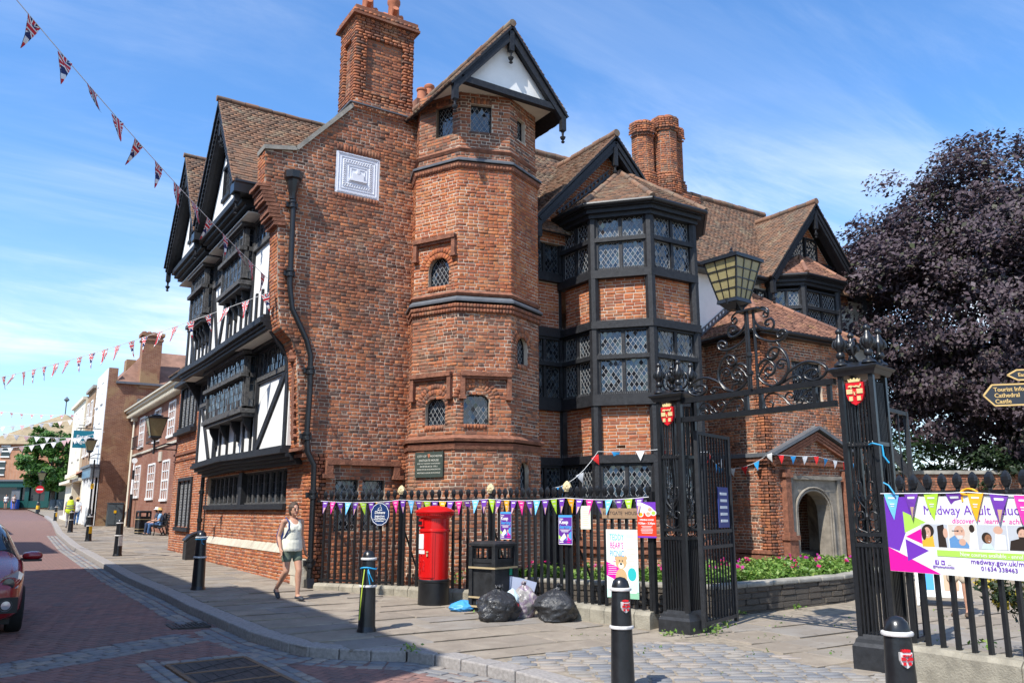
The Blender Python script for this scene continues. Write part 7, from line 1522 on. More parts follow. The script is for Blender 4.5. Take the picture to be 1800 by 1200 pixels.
for x, z, m_ in ((-.1, .08, 'orange_p'), (.03, .09, 'skin_print'), (.12, .1, 'green_p'), (.06, .15, 'skin_print')): b.oval(x, z, .05, .04, 'paper'); b.oval(x, z, .035, .028, m_)
b.text(0, -.0, 'OPENING HOURS', .03, 'paper', bold=.001); b.text(0, -.05, '9.30am - 3.30pm', .042, 'paper', bold=.001); b.lines(-.12, .12, -.09, -.19, 6, 'paper', .006); b.rect(-.16, -.26, .16, -.235, 'purple_p')
c, n = on_fence(3, 1.08, .69, .09); b = Board('poster', 'tall pale Teddy Bears Picnic poster behind the front bollard', 'poster', c, n, .56, 1.0, 'lightposter'); b.poly([(-.28, -.5), (.28, -.5), (.28, -.22), (.1, -.32), (-.28, -.38)], 'mint'); b.poly([(-.28, -.5), (.28, -.5), (.28, -.4), (0, -.44)], 'pale_green'); b.poly([(-.28, .02), (-.28, -.18), (-.05, -.27), (-.05, -.06)], 'pink')
for z, tx, m_ in ((.38, 'TEDDY', 'tealp'), (.26, "BEAR'S", 'pink'), (.14, 'PICNIC', 'poster_blue')): b.text(-.09, z, tx, .13, m_, sx=.62)
b.lines(-.17, .03, .06, .03, 2, 'pink', .012); b.lines(.08, .24, .25, -.1, 11, 'brass', .006); b.poly([(.08, .44), (.22, .43), (.22, .37), (.08, .38)], 'mint'); b.lines(-.26, -.09, -.02, -.16, 6, 'paper', .006)
for x, z, rx, rz_, m_ in ((-.1, .085, .03, .03, 'bear'), (.06, .085, .03, .03, 'bear'), (-.02, -.2, .1, .13, 'bear'), (-.02, .02, .1, .1, 'bear'), (-.02, -.03, .05, .045, 'cream_paper'), (-.02, -.005, .022, .016, 'dark_print'), (-.045, .04, .01, .012, 'dark_print'), (.005, .04, .01, .012, 'dark_print'), (-.12, -.3, .035, .05, 'cream_paper'), (.08, -.3, .035, .05, 'cream_paper'), (.17, -.15, .075, .095, 'tealp')): b.oval(x, z, rx, rz_, m_)
b.lines(.12, .22, -.1, -.2, 5, 'paper', .01); b.rect(.1, -.42, .24, -.4, 'paper'); b.rect(-.22, -.42, -.12, -.4, 'paper')
c, n = on_fence(0, 1.47, 1.405); bp2 = thing('blue_plaque', 'dark blue twelve-sided plaque with white lettering on the railing by the pillar box', 'plaque', c); U = Vector((-n.y, n.x, 0)); pl_ = lambda r_: [(r_ * math.cos(2 * math.pi * (k + .5) / 12), r_ * math.sin(2 * math.pi * (k + .5) / 12)) for k in range(12)]
mb = MB(); mb.slab(c + n * .01, U, Z3, n, pl_(.225), (), .02); pd = mb.build('plate', M['plaque_blue'], bp2); mb = MB(); mb.slab(c + n * .012, U, Z3, n, pl_(.212), [pl_(.203)], .004); mb.build('white_rim', M['white'], pd)
for z, tx, s_ in ((.03, 'Dickens', .075), (-.035, 'Eastgate House', .036), (-.07, 'The Nuns House in', .03), (-.1, 'The Mystery of Edwin Drood', .024), (-.13, 'and Pickwick Papers', .024)): letter(pd, tx, s_, M['white'], c + n * .012 + Z3 * z, U, Z3, n, shear=.2 if z > 0 else 0, bold=.001)
mb = MB()
for pts in ([(-.03, .07), (-.05, .1), (-.01, .12), (.02, .16), (.0, .17)], [(-.06, .065), (.0, .08), (.05, .07)], [(.02, .13), (.04, .1), (.02, .08)]): mb.tube([c + n * .014 + U * x + Z3 * z for x, z in pts], .005, 4)
mb.build('emblem', M['white'], pd)
# wide banner on the right-hand railing: local x from its left edge
BN = FRn; bc = FR0 + FRu * 1.13 + BN * .07 + Z3 * 1.215; b = Board('banner', 'wide white, purple and magenta adult education banner tied to the right railing', 'banner', bc, BN, 2.4, .81, 'paper', .004)
T = lambda t, z: (t + .066 - 1.2, z - 1.215)
b.poly([T(-.066, 1.62), T(.383, 1.62), T(.08, 1.03), T(-.066, 1.07)], 'purple_p'); b.poly([T(-.066, 1.07), T(.585, .812), T(-.066, .812)], 'pink'); b.poly([T(.169, 1.462), T(.455, 1.347), T(.174, 1.23)], 'green_p'); b.poly([T(.182, 1.19), T(.388, 1.28), T(.392, 1.116)], 'pink'); b.poly([T(.172, 1.164), T(.461, 1.049), T(.182, .926)], 'purple_p')
x, z = T(.436, 1.47); b.text(x, z, 'Medway Adult Education', .138, 'purple_p', 'LEFT', sx=.97); x, z = T(.77, 1.365); b.text(x, z, 'discover  •  learn  •  achieve', .075, 'pink', 'LEFT', shear=.25)
M['photo_warm'] = flat('photo_beige', (.62, .55, .47), .5); M['photo_grey'] = flat('photo_grey', (.5, .52, .55), .5); M['hair_print'] = flat('dark_hair_print', (.03, .02, .015), .5); M['mustard'] = flat('mustard_print', (.72, .42, .04), .5); M['denim_p'] = flat('blue_shirt_print', (.12, .27, .5), .5); M['white_hair_p'] = flat('grey_hair_print', (.6, .58, .55), .5); M['face_dark'] = flat('brown_skin_print', (.26, .12, .06), .5); M['face_mid'] = flat('skin_print_mid', (.6, .36, .26), .5)
def facial(x, z, rx, rz_):
    for s_ in (-1, 1): b.oval(x + s_ * rx * .4, z + rz_ * .12, rx * .14, rz_ * .06, 'hair_print', 8); b.rect(x + s_ * rx * .4 - rx * .2, z + rz_ * .26, x + s_ * rx * .4 + rx * .2, z + rz_ * .31, 'hair_print')
    b.poly([(x - rx * .1, z - rz_ * .2), (x + rx * .14, z - rz_ * .2), (x + rx * .04, z + rz_ * .1)], 'skin_print'); b.poly([(x - rx * .38, z - rz_ * .42), (x + rx * .38, z - rz_ * .42), (x, z - rz_ * .6)], 'paper')
for k, (t0, t1, bgm) in enumerate(((.387, .71, 'photo_grey'), (.722, 1.035, 'photo_warm'), (1.047, 1.365, 'photo_grey'), (1.377, 1.69, 'photo_grey'), (1.7, 2.02, 'photo_warm'))):
    (x0, z0), (x1, z1) = T(t0, 1.092), T(t1, 1.33); b.rect(x0, z0, x1, z1, bgm); w_ = x1 - x0
    if k == 0: b.poly([(x0, z0), (x0 + .15, z0), (x0 + .14, z0 + .13), (x0 + .07, z0 + .1), (x0, z0 + .06)], 'mustard'); b.oval(x0 + .085, z1 - .07, .075, .068, 'hair_print'); b.oval(x0 + .075, z1 - .09, .042, .058, 'face_mid'); facial(x0 + .07, z1 - .09, .042, .058); b.oval(x0 + .03, z1 - .1, .03, .07, 'hair_print'); b.poly([(x0 + .2, z0), (x0 + .2, z1 - .02), (x0 + .28, z1), (x0 + .3, z0)], 'hair_print'); b.oval(x0 + .295, z1 - .09, .028, .05, 'face_mid')
    if k == 1: b.poly([(x0, z0), (x0, z0 + .09), (x0 + .09, z0 + .14), (x0 + .2, z0 + .06), (x0 + .24, z0)], 'denim_p'); b.oval(x0 + .12, z1 - .05, .075, .05, 'white_hair_p'); b.oval(x0 + .125, z1 - .08, .062, .07, 'face_mid'); facial(x0 + .13, z1 - .08, .06, .07); b.poly([(x0 + .08, z1 - .11), (x0 + .17, z1 - .11), (x0 + .15, z1 - .15), (x0 + .1, z1 - .15)], 'white_hair_p'); b.rect(x0 + .04, z1 - .07, x0 + .12, z1 - .062, 'dark_print'); b.oval(x0 + .15, z0 + .06, .04, .035, 'face_mid'); b.poly([(x0 + .22, z0), (x0 + .25, z0 + .15), (w_ + x0, z0 + .18), (x0 + w_, z0)], 'paper'); b.oval(x0 + .27, z1 - .04, .03, .04, 'hair_print')
    if k == 2: b.oval(x0 + .1, z0 + .11, .055, .055, 'hair_print'); b.oval(x0 + .115, z0 + .1, .038, .045, 'face_dark'); facial(x0 + .125, z0 + .1, .034, .045); b.poly([(x0 + .03, z0), (x0 + .06, z0 + .05), (x0 + .14, z0 + .05), (x0 + .17, z0)], 'mint'); b.poly([(x0 + .17, z0), (x0 + .2, z0 + .16), (x0 + .3, z0 + .14), (x0 + .3, z0)], 'paper'); b.oval(x0 + .23, z1 - .05, .05, .04, 'face_mid')
    if k == 3: b.poly([(x0, z0), (x0 + .02, z0 + .09), (x0 + .14, z0 + .12), (x0 + .28, z0 + .08), (x0 + w_, z0)], 'hair_print'); b.oval(x0 + .15, z1 - .06, .06, .05, 'hair_print'); b.oval(x0 + .15, z1 - .095, .048, .06, 'face_mid'); facial(x0 + .15, z1 - .095, .048, .06); b.poly([(x0 + .105, z1 - .11), (x0 + .195, z1 - .11), (x0 + .18, z1 - .155), (x0 + .12, z1 - .155)], 'hair_print')
    if k == 4: b.oval(x0 + .15, z1 - .08, .06, .07, 'hair_print'); b.oval(x0 + .15, z1 - .09, .045, .06, 'face_dark')
(x0, z0), (x1, z1) = T(.56, 1.0), T(2.3, 1.062); b.rect(x0, z0, x1, z1, 'green_p'); x, z = T(.83, 1.03); b.text(x, z, 'New courses available - enrol now', .056, 'paper', 'LEFT'); x, z = T(.942, .965); b.text(x, z, 'medway.gov.uk/mae', .07, 'purple_p', 'LEFT', sx=1.12); x, z = T(1.05, .9); b.text(x, z, '01634 338463', .06, 'purple_p', 'LEFT', sx=1.12)
for k, t0 in enumerate((.547, .62, .694)):
    x, z = T(t0, .935); b.rect(x - .022, z - .022, x + .022, z + .022, 'purple_p' if k < 2 else 'white_hair_p')
    if k == 0: b.text(x + .006, z - .003, 'f', .05, 'paper', bold=.001)
    if k == 1: b.poly([(x - .015, z + .012), (x + .004, z - .002), (x + .016, z + .012), (x + .01, z - .012), (x - .012, z - .012)], 'paper')
    if k == 2: b.rect(x - .017, z - .017, x + .017, z + .017, 'paper'); b.oval(x, z, .01, .01, 'white_hair_p')
x, z = T(.62, .89); b.text(x, z, '@MedwayAdultEd', .034, 'purple_p')
# finger post
fp = thing('finger_post', 'black fingerpost arms with gold lettering for the cathedral and castle', 'signpost', (1.9, -13.65, gz(-13.6))); M['finger'] = flat('slate_sign', (.03, .035, .042), .5); M['fgold'] = flat('gold_lettering', (.62, .42, .16), .5)
mb = MB(); mb.lathe((1.82, -13.62, gz(-13.6)), [(.1, 0), (.07, .6), (.045, .8), (.045, 2.9), (.08, 2.95), (.02, 3.1)], 12); mb.build('post', M['iron'], fp, auto=40)
def arm(tip, end, h_, rows, sz):
    tip, end = Vector(tip), Vector(end); U = (end - tip); L = U.length; U.normalize(); N = Vector((U.y, -U.x, 0)).normalized(); W_ = N.cross(U) if N.cross(U).z > 0 else U.cross(N); mb = MB(); pts = [(0, 0), (.08, -h_ / 2), (L, -h_ / 2), (L, h_ / 2), (.08, h_ / 2)]; mb.slab(tip + N * .012, U, W_, N, pts, (), .024); a = mb.build('arm', M['finger'], fp); mb = MB()
    for p, q in zip(pts, pts[1:] + pts[:1]): mb.beam(tip + U * p[0] + W_ * p[1] + N * .012, tip + U * q[0] + W_ * q[1] + N * .012, .012, .006, N)
    mb.build('gold_border', M['fgold'], a)
    for k, tx in enumerate(rows): letter(a, tx, sz, M['fgold'], tip + U * .085 + W_ * (h_ / 2 - .04 - .047 * k) + N * .013, U, W_, N, 'LEFT', bold=.0008, sx=1.1, off=.001)
arm((.89, -13.05, 2.36), (1.72, -13.56, 2.40), .165, ('Tourist Information', 'Cathedral', 'Castle'), .047); arm((1.07, -13.16, 2.525), (1.72, -13.56, 2.545), .08, ('Eastgate House',), .04)
# white fabric panel, a-board
wf = thing('white_panel', 'plain white fabric panel leaning behind the railing at the far right edge', 'panel', (3.9, -12, 0)); mb = MB(); mb.slab((3.75, -11.75, 0), Vector((.1, -.99, 0)), Z3, Vector((-.99, -.1, 0)), [(.0, .9), (.95, .9), (.95, 2.4), (.6, 2.45), (.35, 2.2)], (), .03); mb.build('fabric', M['white_c'], wf); mb = MB(); mb.tube([(3.85, -12.3, -.3), (3.85, -12.3, 1.5)], .02, 6); mb.build('pole', M['iron'], wf)
ab = thing('a_board', 'white framed pavement board seen between the right hand railing bars', 'pavement board', (9.2, -7.6, gz(-7.6))); N = Vector((CAM.x - 9.2, CAM.y + 7.6, 0)).normalized(); U = Vector((-N.y, N.x, 0)); z = gz(-7.6); c = Vector((9.2, -7.6, z + .62)); 
for s_ in (1, -1):
    mb = MB(); cc = c + N * .15 * s_; W_ = (Z3 * .6 - N * .12 * s_); mb.obox(cc, U * .36, N * .01, W_ * .75); pnl = mb.build('panel', M['paper'], ab); mb = MB()
    for x in (-.38, .38): mb.obox(cc + U * x, U * .02, N * .015, W_)
    mb.obox(cc + W_ * .76, U * .38, N * .015, Z3 * .02); mb.obox(cc - W_ * .72, U * .38, N * .015, Z3 * .02); mb.build('frame', M['white'], ab)
    if s_ == 1:
        for k, m_ in enumerate(('pink', 'mint', 'poster_blue', 'skin_print')): mb = MB(); mb.obox(cc + N * .014 + U * (-.22 + (k % 2) * .4) + W_ * (.3 - .6 * (k // 2)), U * .12, N * .003, W_ * .25); mb.build('print', M[m_], pnl)
# ------------------------------------------------------------------ bunting
def pennant_mesh(name, w_, h_, mats, kind='plain', bend=0.0, seed=0):
    rn = random.Random(seed); mb = MB(); tw = rn.uniform(-.35, .35)
    def P(x, z, d=0): f = -z / h_; return (x * math.cos(tw * f) , d + bend * f * f * h_ + x * math.sin(tw * f), z)
    rows = 5
    def strip_(x0f, x1f, f0, f1, m_, d):
        mb.m = m_
        for k in range(rows):
            fa_, fb_ = f0 + (f1 - f0) * k / rows, f0 + (f1 - f0) * (k + 1) / rows; wa, wb = w_ / 2 * (1 - fa_), w_ / 2 * (1 - fb_)
            for dd in ((d, -d) if d else (0,)): mb.add([P(x0f(fa_) * wa, -fa_ * h_, dd), P(x1f(fa_) * wa, -fa_ * h_, dd), P(x1f(fb_) * wb, -fb_ * h_, dd), P(x0f(fb_) * wb, -fb_ * h_, dd)], [(0, 1, 2, 3)])
    strip_(lambda f: -1, lambda f: 1, 0, 1, 0, 0)
    if kind == 'photo': strip_(lambda f: -.5 + .3 * f, lambda f: .75, .5, .92, 1, .002); strip_(lambda f: -.6, lambda f: .6, .12, .2, 2, .002)
    if kind == 'text': strip_(lambda f: -.55, lambda f: .55, .14, .2, 1, .002); strip_(lambda f: -.45, lambda f: .45, .38, .42, 1, .002); strip_(lambda f: -.4, lambda f: .4, .47, .5, 1, .002)
    if kind == 'union':
        def tri(pts, m_, d):
            mb.m = m_; q = clip_poly(pts, [(0, -h_), (w_ / 2, 0), (-w_ / 2, 0)])
            if len(q) > 2:
                for dd in (d, -d): mb.add([P(x, z, dd) for x, z in q], [tuple(range(len(q)))])
        cz = -h_ * .3
        for s_ in (1, -1):
            for wd, m_, d in ((.03, 1, .002), (.011, 2, .003)):
                for dirx, dirz in ((1, .8), (1, -.8)):
                    l = math.hypot(dirx, dirz); nx, nz = -dirz / l * wd * w_ / .25, dirx / l * wd * w_ / .25
                    if s_ == 1: tri([(-w_ * dirx + nx, cz - w_ * dirz + nz), (-w_ * dirx - nx, cz - w_ * dirz - nz), (w_ * dirx - nx, cz + w_ * dirz - nz), (w_ * dirx + nx, cz + w_ * dirz + nz)], m_, d)
        for wd, m_, d in ((.036, 1, .004), (.02, 2, .005)):
            k_ = wd * w_ / .25; tri(rect(-k_, -h_, k_, 0), m_, d); tri(rect(-w_, cz - k_, w_, cz + k_), m_, d)
    me = mb.mesh(name, mats); return me
MC = {k: flat(n, c, .6) for k, (n, c) in dict(purple=('pennant_purple', (.15, .04, .34)), pink=('pennant_pink', (.78, .03, .3)), blue=('pennant_blue', (.16, .48, .82)), green=('pennant_green', (.42, .68, .05)), orange=('pennant_orange', (.88, .42, .02)), navy=('flag_navy', (.008, .018, .1)), fwhite=('flag_white', (.72, .72, .72)), fred=('flag_red', (.52, .012, .025)), rred=('bunting_red', (.65, .02, .02)), rblue=('bunting_blue', (.03, .3, .65)), ppink=('bunting_pale_pink', (.75, .5, .5))).items()}
for k in ('purple', 'pink', 'blue', 'green', 'orange', 'navy', 'fwhite', 'fred'): pass
def bunting(name, lb, pts, step, meshes, facing=None, grp=None, rope=.006, first=.05, rn=random.Random(4)):
    o = thing(name, lb, 'bunting', pts[0], grp); mb = MB(); mb.tube(pts, rope, 5); mb.build('string', M['white_c'], o); d = [0]
    for a, b in zip(pts, pts[1:]): d.append(d[-1] + (b - a).length)
    s = first; k = 0
    while s < d[-1] - .03:
        i = max(j for j in range(len(d)) if d[j] <= s); i = min(i, len(pts) - 2); t = (s - d[i]) / (d[i + 1] - d[i]); p = pts[i].lerp(pts[i + 1], t); u = pts[i + 1] - pts[i]; rz = math.atan2(u.y, u.x); tl = math.atan2(u.z, math.hypot(u.x, u.y))
        Mx = Matrix.Translation(p) @ Matrix.Rotation(rz, 4, 'Z') @ Matrix.Rotation(-tl * .55, 4, 'Y') @ Matrix.Rotation(rn.uniform(-.25, .25), 4, 'X') @ Matrix.Rotation(rn.uniform(-.12, .12), 4, 'Z')
        link(bpy.data.objects.new('pennant', meshes[k % len(meshes)]), o, Mx); s += step * rn.uniform(.95, 1.05); k += 1
    return o
def pm(kind, col, bend, seed, w_=.15, h_=.25): return pennant_mesh('pennant', w_, h_, [MC[col], M['skin_print'] if kind == 'photo' else MC['fwhite'], MC['fwhite']], kind, bend, seed)
seq = [('photo', 'purple'), ('text', 'pink'), ('photo', 'purple'), ('text', 'blue'), ('photo', 'purple'), ('text', 'green'), ('photo', 'purple'), ('text', 'orange')]
pmesh = [pm(k, c, .1 * ((i % 3) - 1), i) for i, (k, c) in enumerate(seq)]
pts = []
for i in range(4):
    for k in range(8):
        p, u, n, L = fence_pt(i, 0); q = p + u * L * k / 8 + n * (.05 if i != 3 else .05); q.z = 1.67 - .035 * math.sin(math.pi * k / 8) - (.012 if i == 0 else 0); pts.append(q)
p, u, n, L = fence_pt(3, 0); q = p + u * (L - .02) + n * .06; q.z = 1.67; pts.append(q)
bunting('bunting', 'multicoloured pennant bunting along the railing behind the pillar box', pts, .187, pmesh, first=.12)
pts = [FR0 + FRu * t + FRn * .09 + Z3 * z for t, z in ((-.1, 1.66), (.3, 1.655), (.8, 1.65), (1.0, 1.655), (1.4, 1.62), (2.0, 1.6), (3.0, 1.65))]; pm2 = [pm(k, c, .1, 20 + i, .19, .29) for i, (k, c) in enumerate([('text', 'blue'), ('photo', 'purple'), ('text', 'green'), ('photo', 'purple'), ('text', 'orange'), ('photo', 'purple'), ('text', 'pink'), ('photo', 'purple')])]
bunting('bunting', 'pennant bunting drooping across the top of the wide banner', pts, .262, pm2, first=.15)
mb = MB(); q = FR0 + FRu * 1.0 + FRn * .07 + Z3 * 1.66; mb.tube([q + FRu * .09 * math.cos(a) + Z3 * .03 * math.sin(a) + FRn * .02 * math.sin(2 * a) for a in np.linspace(0, 6.28, 16)], .012, 5); mb.tube([q - FRu * .09, q - FRu * .08 - Z3 * .1], .012, 5); tag(mb.build('orange_tie', MC['orange']), 'orange cord tying the bunting to the right hand railing', 'cord')
mb = MB(); q = Vector((2.98, -10.72, 2.2)); mb.tube([q + Vector((-.02, .1, .02)), q + Vector((-.1, 0, .03)), q + Vector((-.04, -.08, 0)), q + Vector((-.06, -.1, -.12)), q + Vector((-.03, -.14, -.2))], .01, 5); mb.tube([q + Vector((-.05, -.06, -.42)), q + Vector((-.05, -.12, -.45)), q + Vector((-.04, -.18, -.55))], .01, 5); tag(mb.build('blue_twine', M['blue_ribbon']), 'scraps of blue twine knotted on the right gate pier', 'twine')
def catenary(a, b, sag, n=30): a, b = Vector(a), Vector(b); return [a.lerp(b, k / n) - Z3 * sag * 4 * (k / n) * (1 - k / n) for k in range(n + 1)]
um = [pennant_mesh('pennant', .27, .40, [MC['navy'], MC['fwhite'], MC['fred']], 'union', .25 * ((i % 3) - .6), 40 + i) for i in range(4)]
bunting('flag_bunting', 'union flag bunting rising steeply across the street to the upper left', catenary((-1.1, .18, 6.2), (-8.85, -9.62, 8.5), .28), .62, um, first=.25, grp='union flag bunting')
bunting('flag_bunting', 'union flag bunting sweeping low along the street past the gabled front', catenary((-1.06, .18, 5.9), (-8.85, 21.6, 5.75), .45), .66, um, first=.1, grp='union flag bunting')
far = [pennant_mesh('pennant', .26, .36, [MC['navy'], MC['fwhite'], MC['fred']], 'union', .1, 60)]; fw = [pennant_mesh('pennant', .34, .34, [MC[c], MC['fwhite'], MC['fwhite']], 'plain', .1, 61 + i) for i, c in enumerate(('fwhite', 'fwhite', 'ppink', 'fwhite'))]
bunting('bunting', 'far string of dark union pennants highest across the street end', catenary((-8.9, 56.5, 9.6), (.3, 50.9, 8.35), .5), .72, far, rope=.012, grp='bunting strings over the far street'); 
bunting('bunting', 'far string of white pennants crossing above the street tree', catenary((-8.9, 50.5, 6.9), (.3, 45, 7.6), .3), .62, fw, rope=.012, grp='bunting strings over the far street'); bunting('bunting', 'far string of white pennants crossing in front of the street tree', catenary((-8.9, 44, 6.9), (.3, 39.9, 5.85), .4), .6, fw, rope=.012, grp='bunting strings over the far street'); bunting('bunting', 'lowest far string of white and pink pennants by the estate agent sign', catenary((-8.9, 42.5, 5.1), (.3, 37.2, 6.0), .5), .6, fw, rope=.012, grp='bunting strings over the far street')
rwb = [pennant_mesh('pennant', .2, .22, [MC[c], MC['fwhite'], MC['fwhite']], 'plain', .2, 70 + i) for i, c in enumerate(('rblue', 'fwhite', 'rred'))]
def path(*ps):
    o = []
    for a, b, s_ in zip(ps, ps[1:], (.18, .02, .02, .2, .05, .12, .06, .06)): o += catenary(a, b, s_, 6)[:-1]
    return o + [Vector(ps[-1])]
bunting('bunting', 'red white and blue bunting strung round the bay window', path((4.95, -1.45, 1.95), (6.02, -1.75, 2.78), (6.95, -2.8, 2.8), (8.45, -2.8, 2.8), (9.5, -2.2, 2.7)), .52, rwb, first=.2, grp='red white and blue bunting'); bunting('bunting', 'red white and blue bunting looped round the porch gable', path((10.8, -.8, 2.62), (10.85, -2.5, 2.86), (12.5, -2.62, 2.85), (14.6, -2.5, 2.7)), .42, rwb, first=.1, grp='red white and blue bunting')
# ------------------------------------------------------------------ parked car at the left edge
M['carpaint'] = plain('dark_red_car_paint', (.27, .008, .014), .25, .1, 3, 0, spec=.6, Coat_Weight=.8, Coat_Roughness=.05); M['carglass'] = flat('car_glass', (.02, .025, .03), .04, 0, .7); M['tyre'] = plain('tyre_rubber', (.015, .015, .015), .85, .2, 20, .2); M['alloy'] = flat('alloy', (.45, .46, .48), .3, .9); M['chrome'] = flat('headlamp_silver', (.6, .62, .65), .12, .6); M['black_trim'] = flat('black_trim', (.012, .012, .013), .45)
car = thing('red_car', 'dark red hatchback parked facing the camera at the left edge', 'car', (0, 0, 0))
# stations along the length (y, from the nose back): half width, bonnet/belt z, roof z, roof half width, sill z
ST = [(0, .55, .62, .62, .3, .3), (.06, .68, .68, .69, .5, .22), (.22, .8, .72, .76, .6, .19), (.6, .845, .80, .90, .66, .2), (1.0, .855, .90, .99, .66, .2), (1.12, .855, .93, 1.05, .64, .2), (1.55, .86, .95, 1.32, .58, .2), (1.95, .86, .96, 1.47, .55, .2), (2.6, .86, .97, 1.5, .56, .2), (3.2, .855, .99, 1.46, .55, .2), (3.6, .83, 1.0, 1.32, .52, .22), (3.85, .76, .95, 1.0, .5, .3), (3.9, .6, .8, .8, .4, .4)]
rows = []; 
for (y, hw_, zb, zr_, rw, zs) in ST: rows.append([(x * s_, y, z) for s_, seq_ in ((-1, ((.5 * hw_, zs), (.93 * hw_, zs + .02), (hw_, zs + .16), (hw_ * 1.0, (zs + zb) * .5 + .03), (hw_ * .985, zb - .05), (hw_ * .95, zb), (rw + (hw_ * .95 - rw) * .12, zr_ - (zr_ - zb) * .1), (rw * .8, zr_ + .012))), (1, ((rw * .8, zr_ + .012), (rw + (hw_ * .95 - rw) * .12, zr_ - (zr_ - zb) * .1), (hw_ * .95, zb), (hw_ * .985, zb - .05), (hw_, (zs + zb) * .5 + .03), (hw_, zs + .16), (.93 * hw_, zs + .02), (.5 * hw_, zs)))) for x, z in seq_])
mb = MB(); n_ = 16
for r_ in rows: mb.v += r_
for i in range(len(rows) - 1):
    for k in range(n_ - 1): mb.f.append((i * n_ + k, (i + 1) * n_ + k, (i + 1) * n_ + k + 1, i * n_ + k + 1)); mb.mi.append(1 if (k in (5, 9) and 5 <= i <= 9) or (k in (6, 7, 8) and i in (5, 6)) or (k in (6, 7, 8) and i == 10) else 0)
    mb.f.append((i * n_ + n_ - 1, (i + 1) * n_ + n_ - 1, (i + 1) * n_, i * n_)); mb.mi.append(0)
mb.f += [tuple(range(n_)), tuple(range((len(rows) - 1) * n_, len(rows) * n_))[::-1]]; mb.mi += [0, 0]
body = mb.build('body', [M['carpaint'], M['carglass']], car, smooth=True); sm = body.modifiers.new('smooth', 'SUBSURF'); sm.levels = 2; sm.render_levels = 2
def wheel(x, y):
    mb = MB(); mb.lathe((0, 0, 0), [(.2, -.1), (.29, -.1), (.31, -.08), (.315, 0), (.31, .08), (.29, .1), (.2, .1)], 28, False); Mx = Matrix.Translation((x, y, .315)) @ Matrix.Rotation(math.pi / 2, 4, 'Y'); w_ = mb.build('wheel', M['tyre'], car, M=Mx, auto=40); mb = MB(); s_ = 1 if x > 0 else -1; mb.lathe((0, 0, 0), [(.21, .08 * s_), (.19, .05 * s_), (.04, .07 * s_)], 24, False)
    for k in range(5): a = 2 * math.pi * k / 5; mb.obox((.11 * math.cos(a), .11 * math.sin(a), .075 * s_), (.1 * math.cos(a), .1 * math.sin(a), 0), (-.022 * math.sin(a), .022 * math.cos(a), 0), (0, 0, .015))
    mb.build('rim', M['alloy'], w_, M=Mx)
for x in (-.76, .76):
    wheel(x, .72); wheel(x, 3.15); s_ = 1 if x > 0 else -1
    mb = MB(); mb.add([(s_ * .40, -.005 + .09, .60), (s_ * .74, .20, .62), (s_ * .79, .52, .80), (s_ * .72, .5, .845), (s_ * .6, .25, .80), (s_ * .42, .09, .70)], [(0, 1, 2, 3, 4, 5)]); mb.add([(s_ * .42, .04, .61), (s_ * .74, .14, .63), (s_ * .815, .52, .79), (s_ * .75, .47, .84), (s_ * .6, .2, .8), (s_ * .44, .04, .70)], [(0, 1, 2, 3, 4, 5)]); mb.v = mb.v[6:]; mb.f = [(0, 1, 2, 3, 4, 5)]; mb.mi = [0]; hl = mb.build('headlight', M['chrome'], car); mb = MB(); mb.lathe((0, 0, 0), [(.005, .02), (.07, .015), (.075, 0)], 16); mb.build('lens', M['carglass'], hl, M=Matrix.Translation((s_ * .63, .10, .69)) @ Matrix.Rotation(math.pi / 2, 4, 'X'))
    mb = MB(); mb.lathe((0, 0, 0), [(.005, .02), (.055, .018), (.065, .0), (.075, .02), (.08, 0)], 18); mb.build('fog_lamp', M['chrome'], car, M=Matrix.Translation((s_ * .62, .02, .42)) @ Matrix.Rotation(math.pi / 2, 4, 'X'))
    mb = MB(); mb.obox((s_ * .62, .035, .42), (.14, 0, 0), (0, .03, 0), (0, 0, .1)); mb.build('bumper_recess', M['black_trim'], car)
    mb = MB(); mb.lathe((0, 0, 0), [(.01, -.14), (.06, -.12), (.085, -.03), (.08, .06), (.05, .12), (.005, .13)], 14); mi_ = mb.build('door_mirror', M['carpaint'], car, smooth=True, M=Matrix.Translation((s_ * .95, 1.32, 1.0)) @ Matrix.Rotation(math.pi / 2, 4, 'Y') @ Matrix.Scale(.75, 4, (1, 0, 0))); mb = MB(); mb.beam((s_ * .8, 1.35, .95), (s_ * .98, 1.33, .96), .05, .04); mb.obox((s_ * .95, 1.325, .935), (.12, 0, 0), (0, .07, 0), (0, 0, .015)); mb.build('mirror_base', M['black_trim'], car)
mb = MB(); mb.beam((-.3, 1.06, 1.03), (.1, 1.2, 1.12), .02, .02); mb.beam((.2, 1.06, 1.03), (.62, 1.22, 1.1), .02, .02); mb.build('wiper', M['black_trim'], car); mb = MB(); mb.obox((0, .02, .3), (.5, 0, 0), (0, .03, 0), (0, 0, .07)); mb.obox((0, .0, .6), (.36, 0, 0), (0, .03, 0), (0, 0, .03)); mb.build('grille', M['black_trim'], car)
mb = MB(); mb.box(-.7, .7, .4, 3.6, .14, .24); mb.build('underbody', M['black_trim'], car)
place(car, (-5.86, -3.2, gz(-2.5) + ROADZ), R(0))

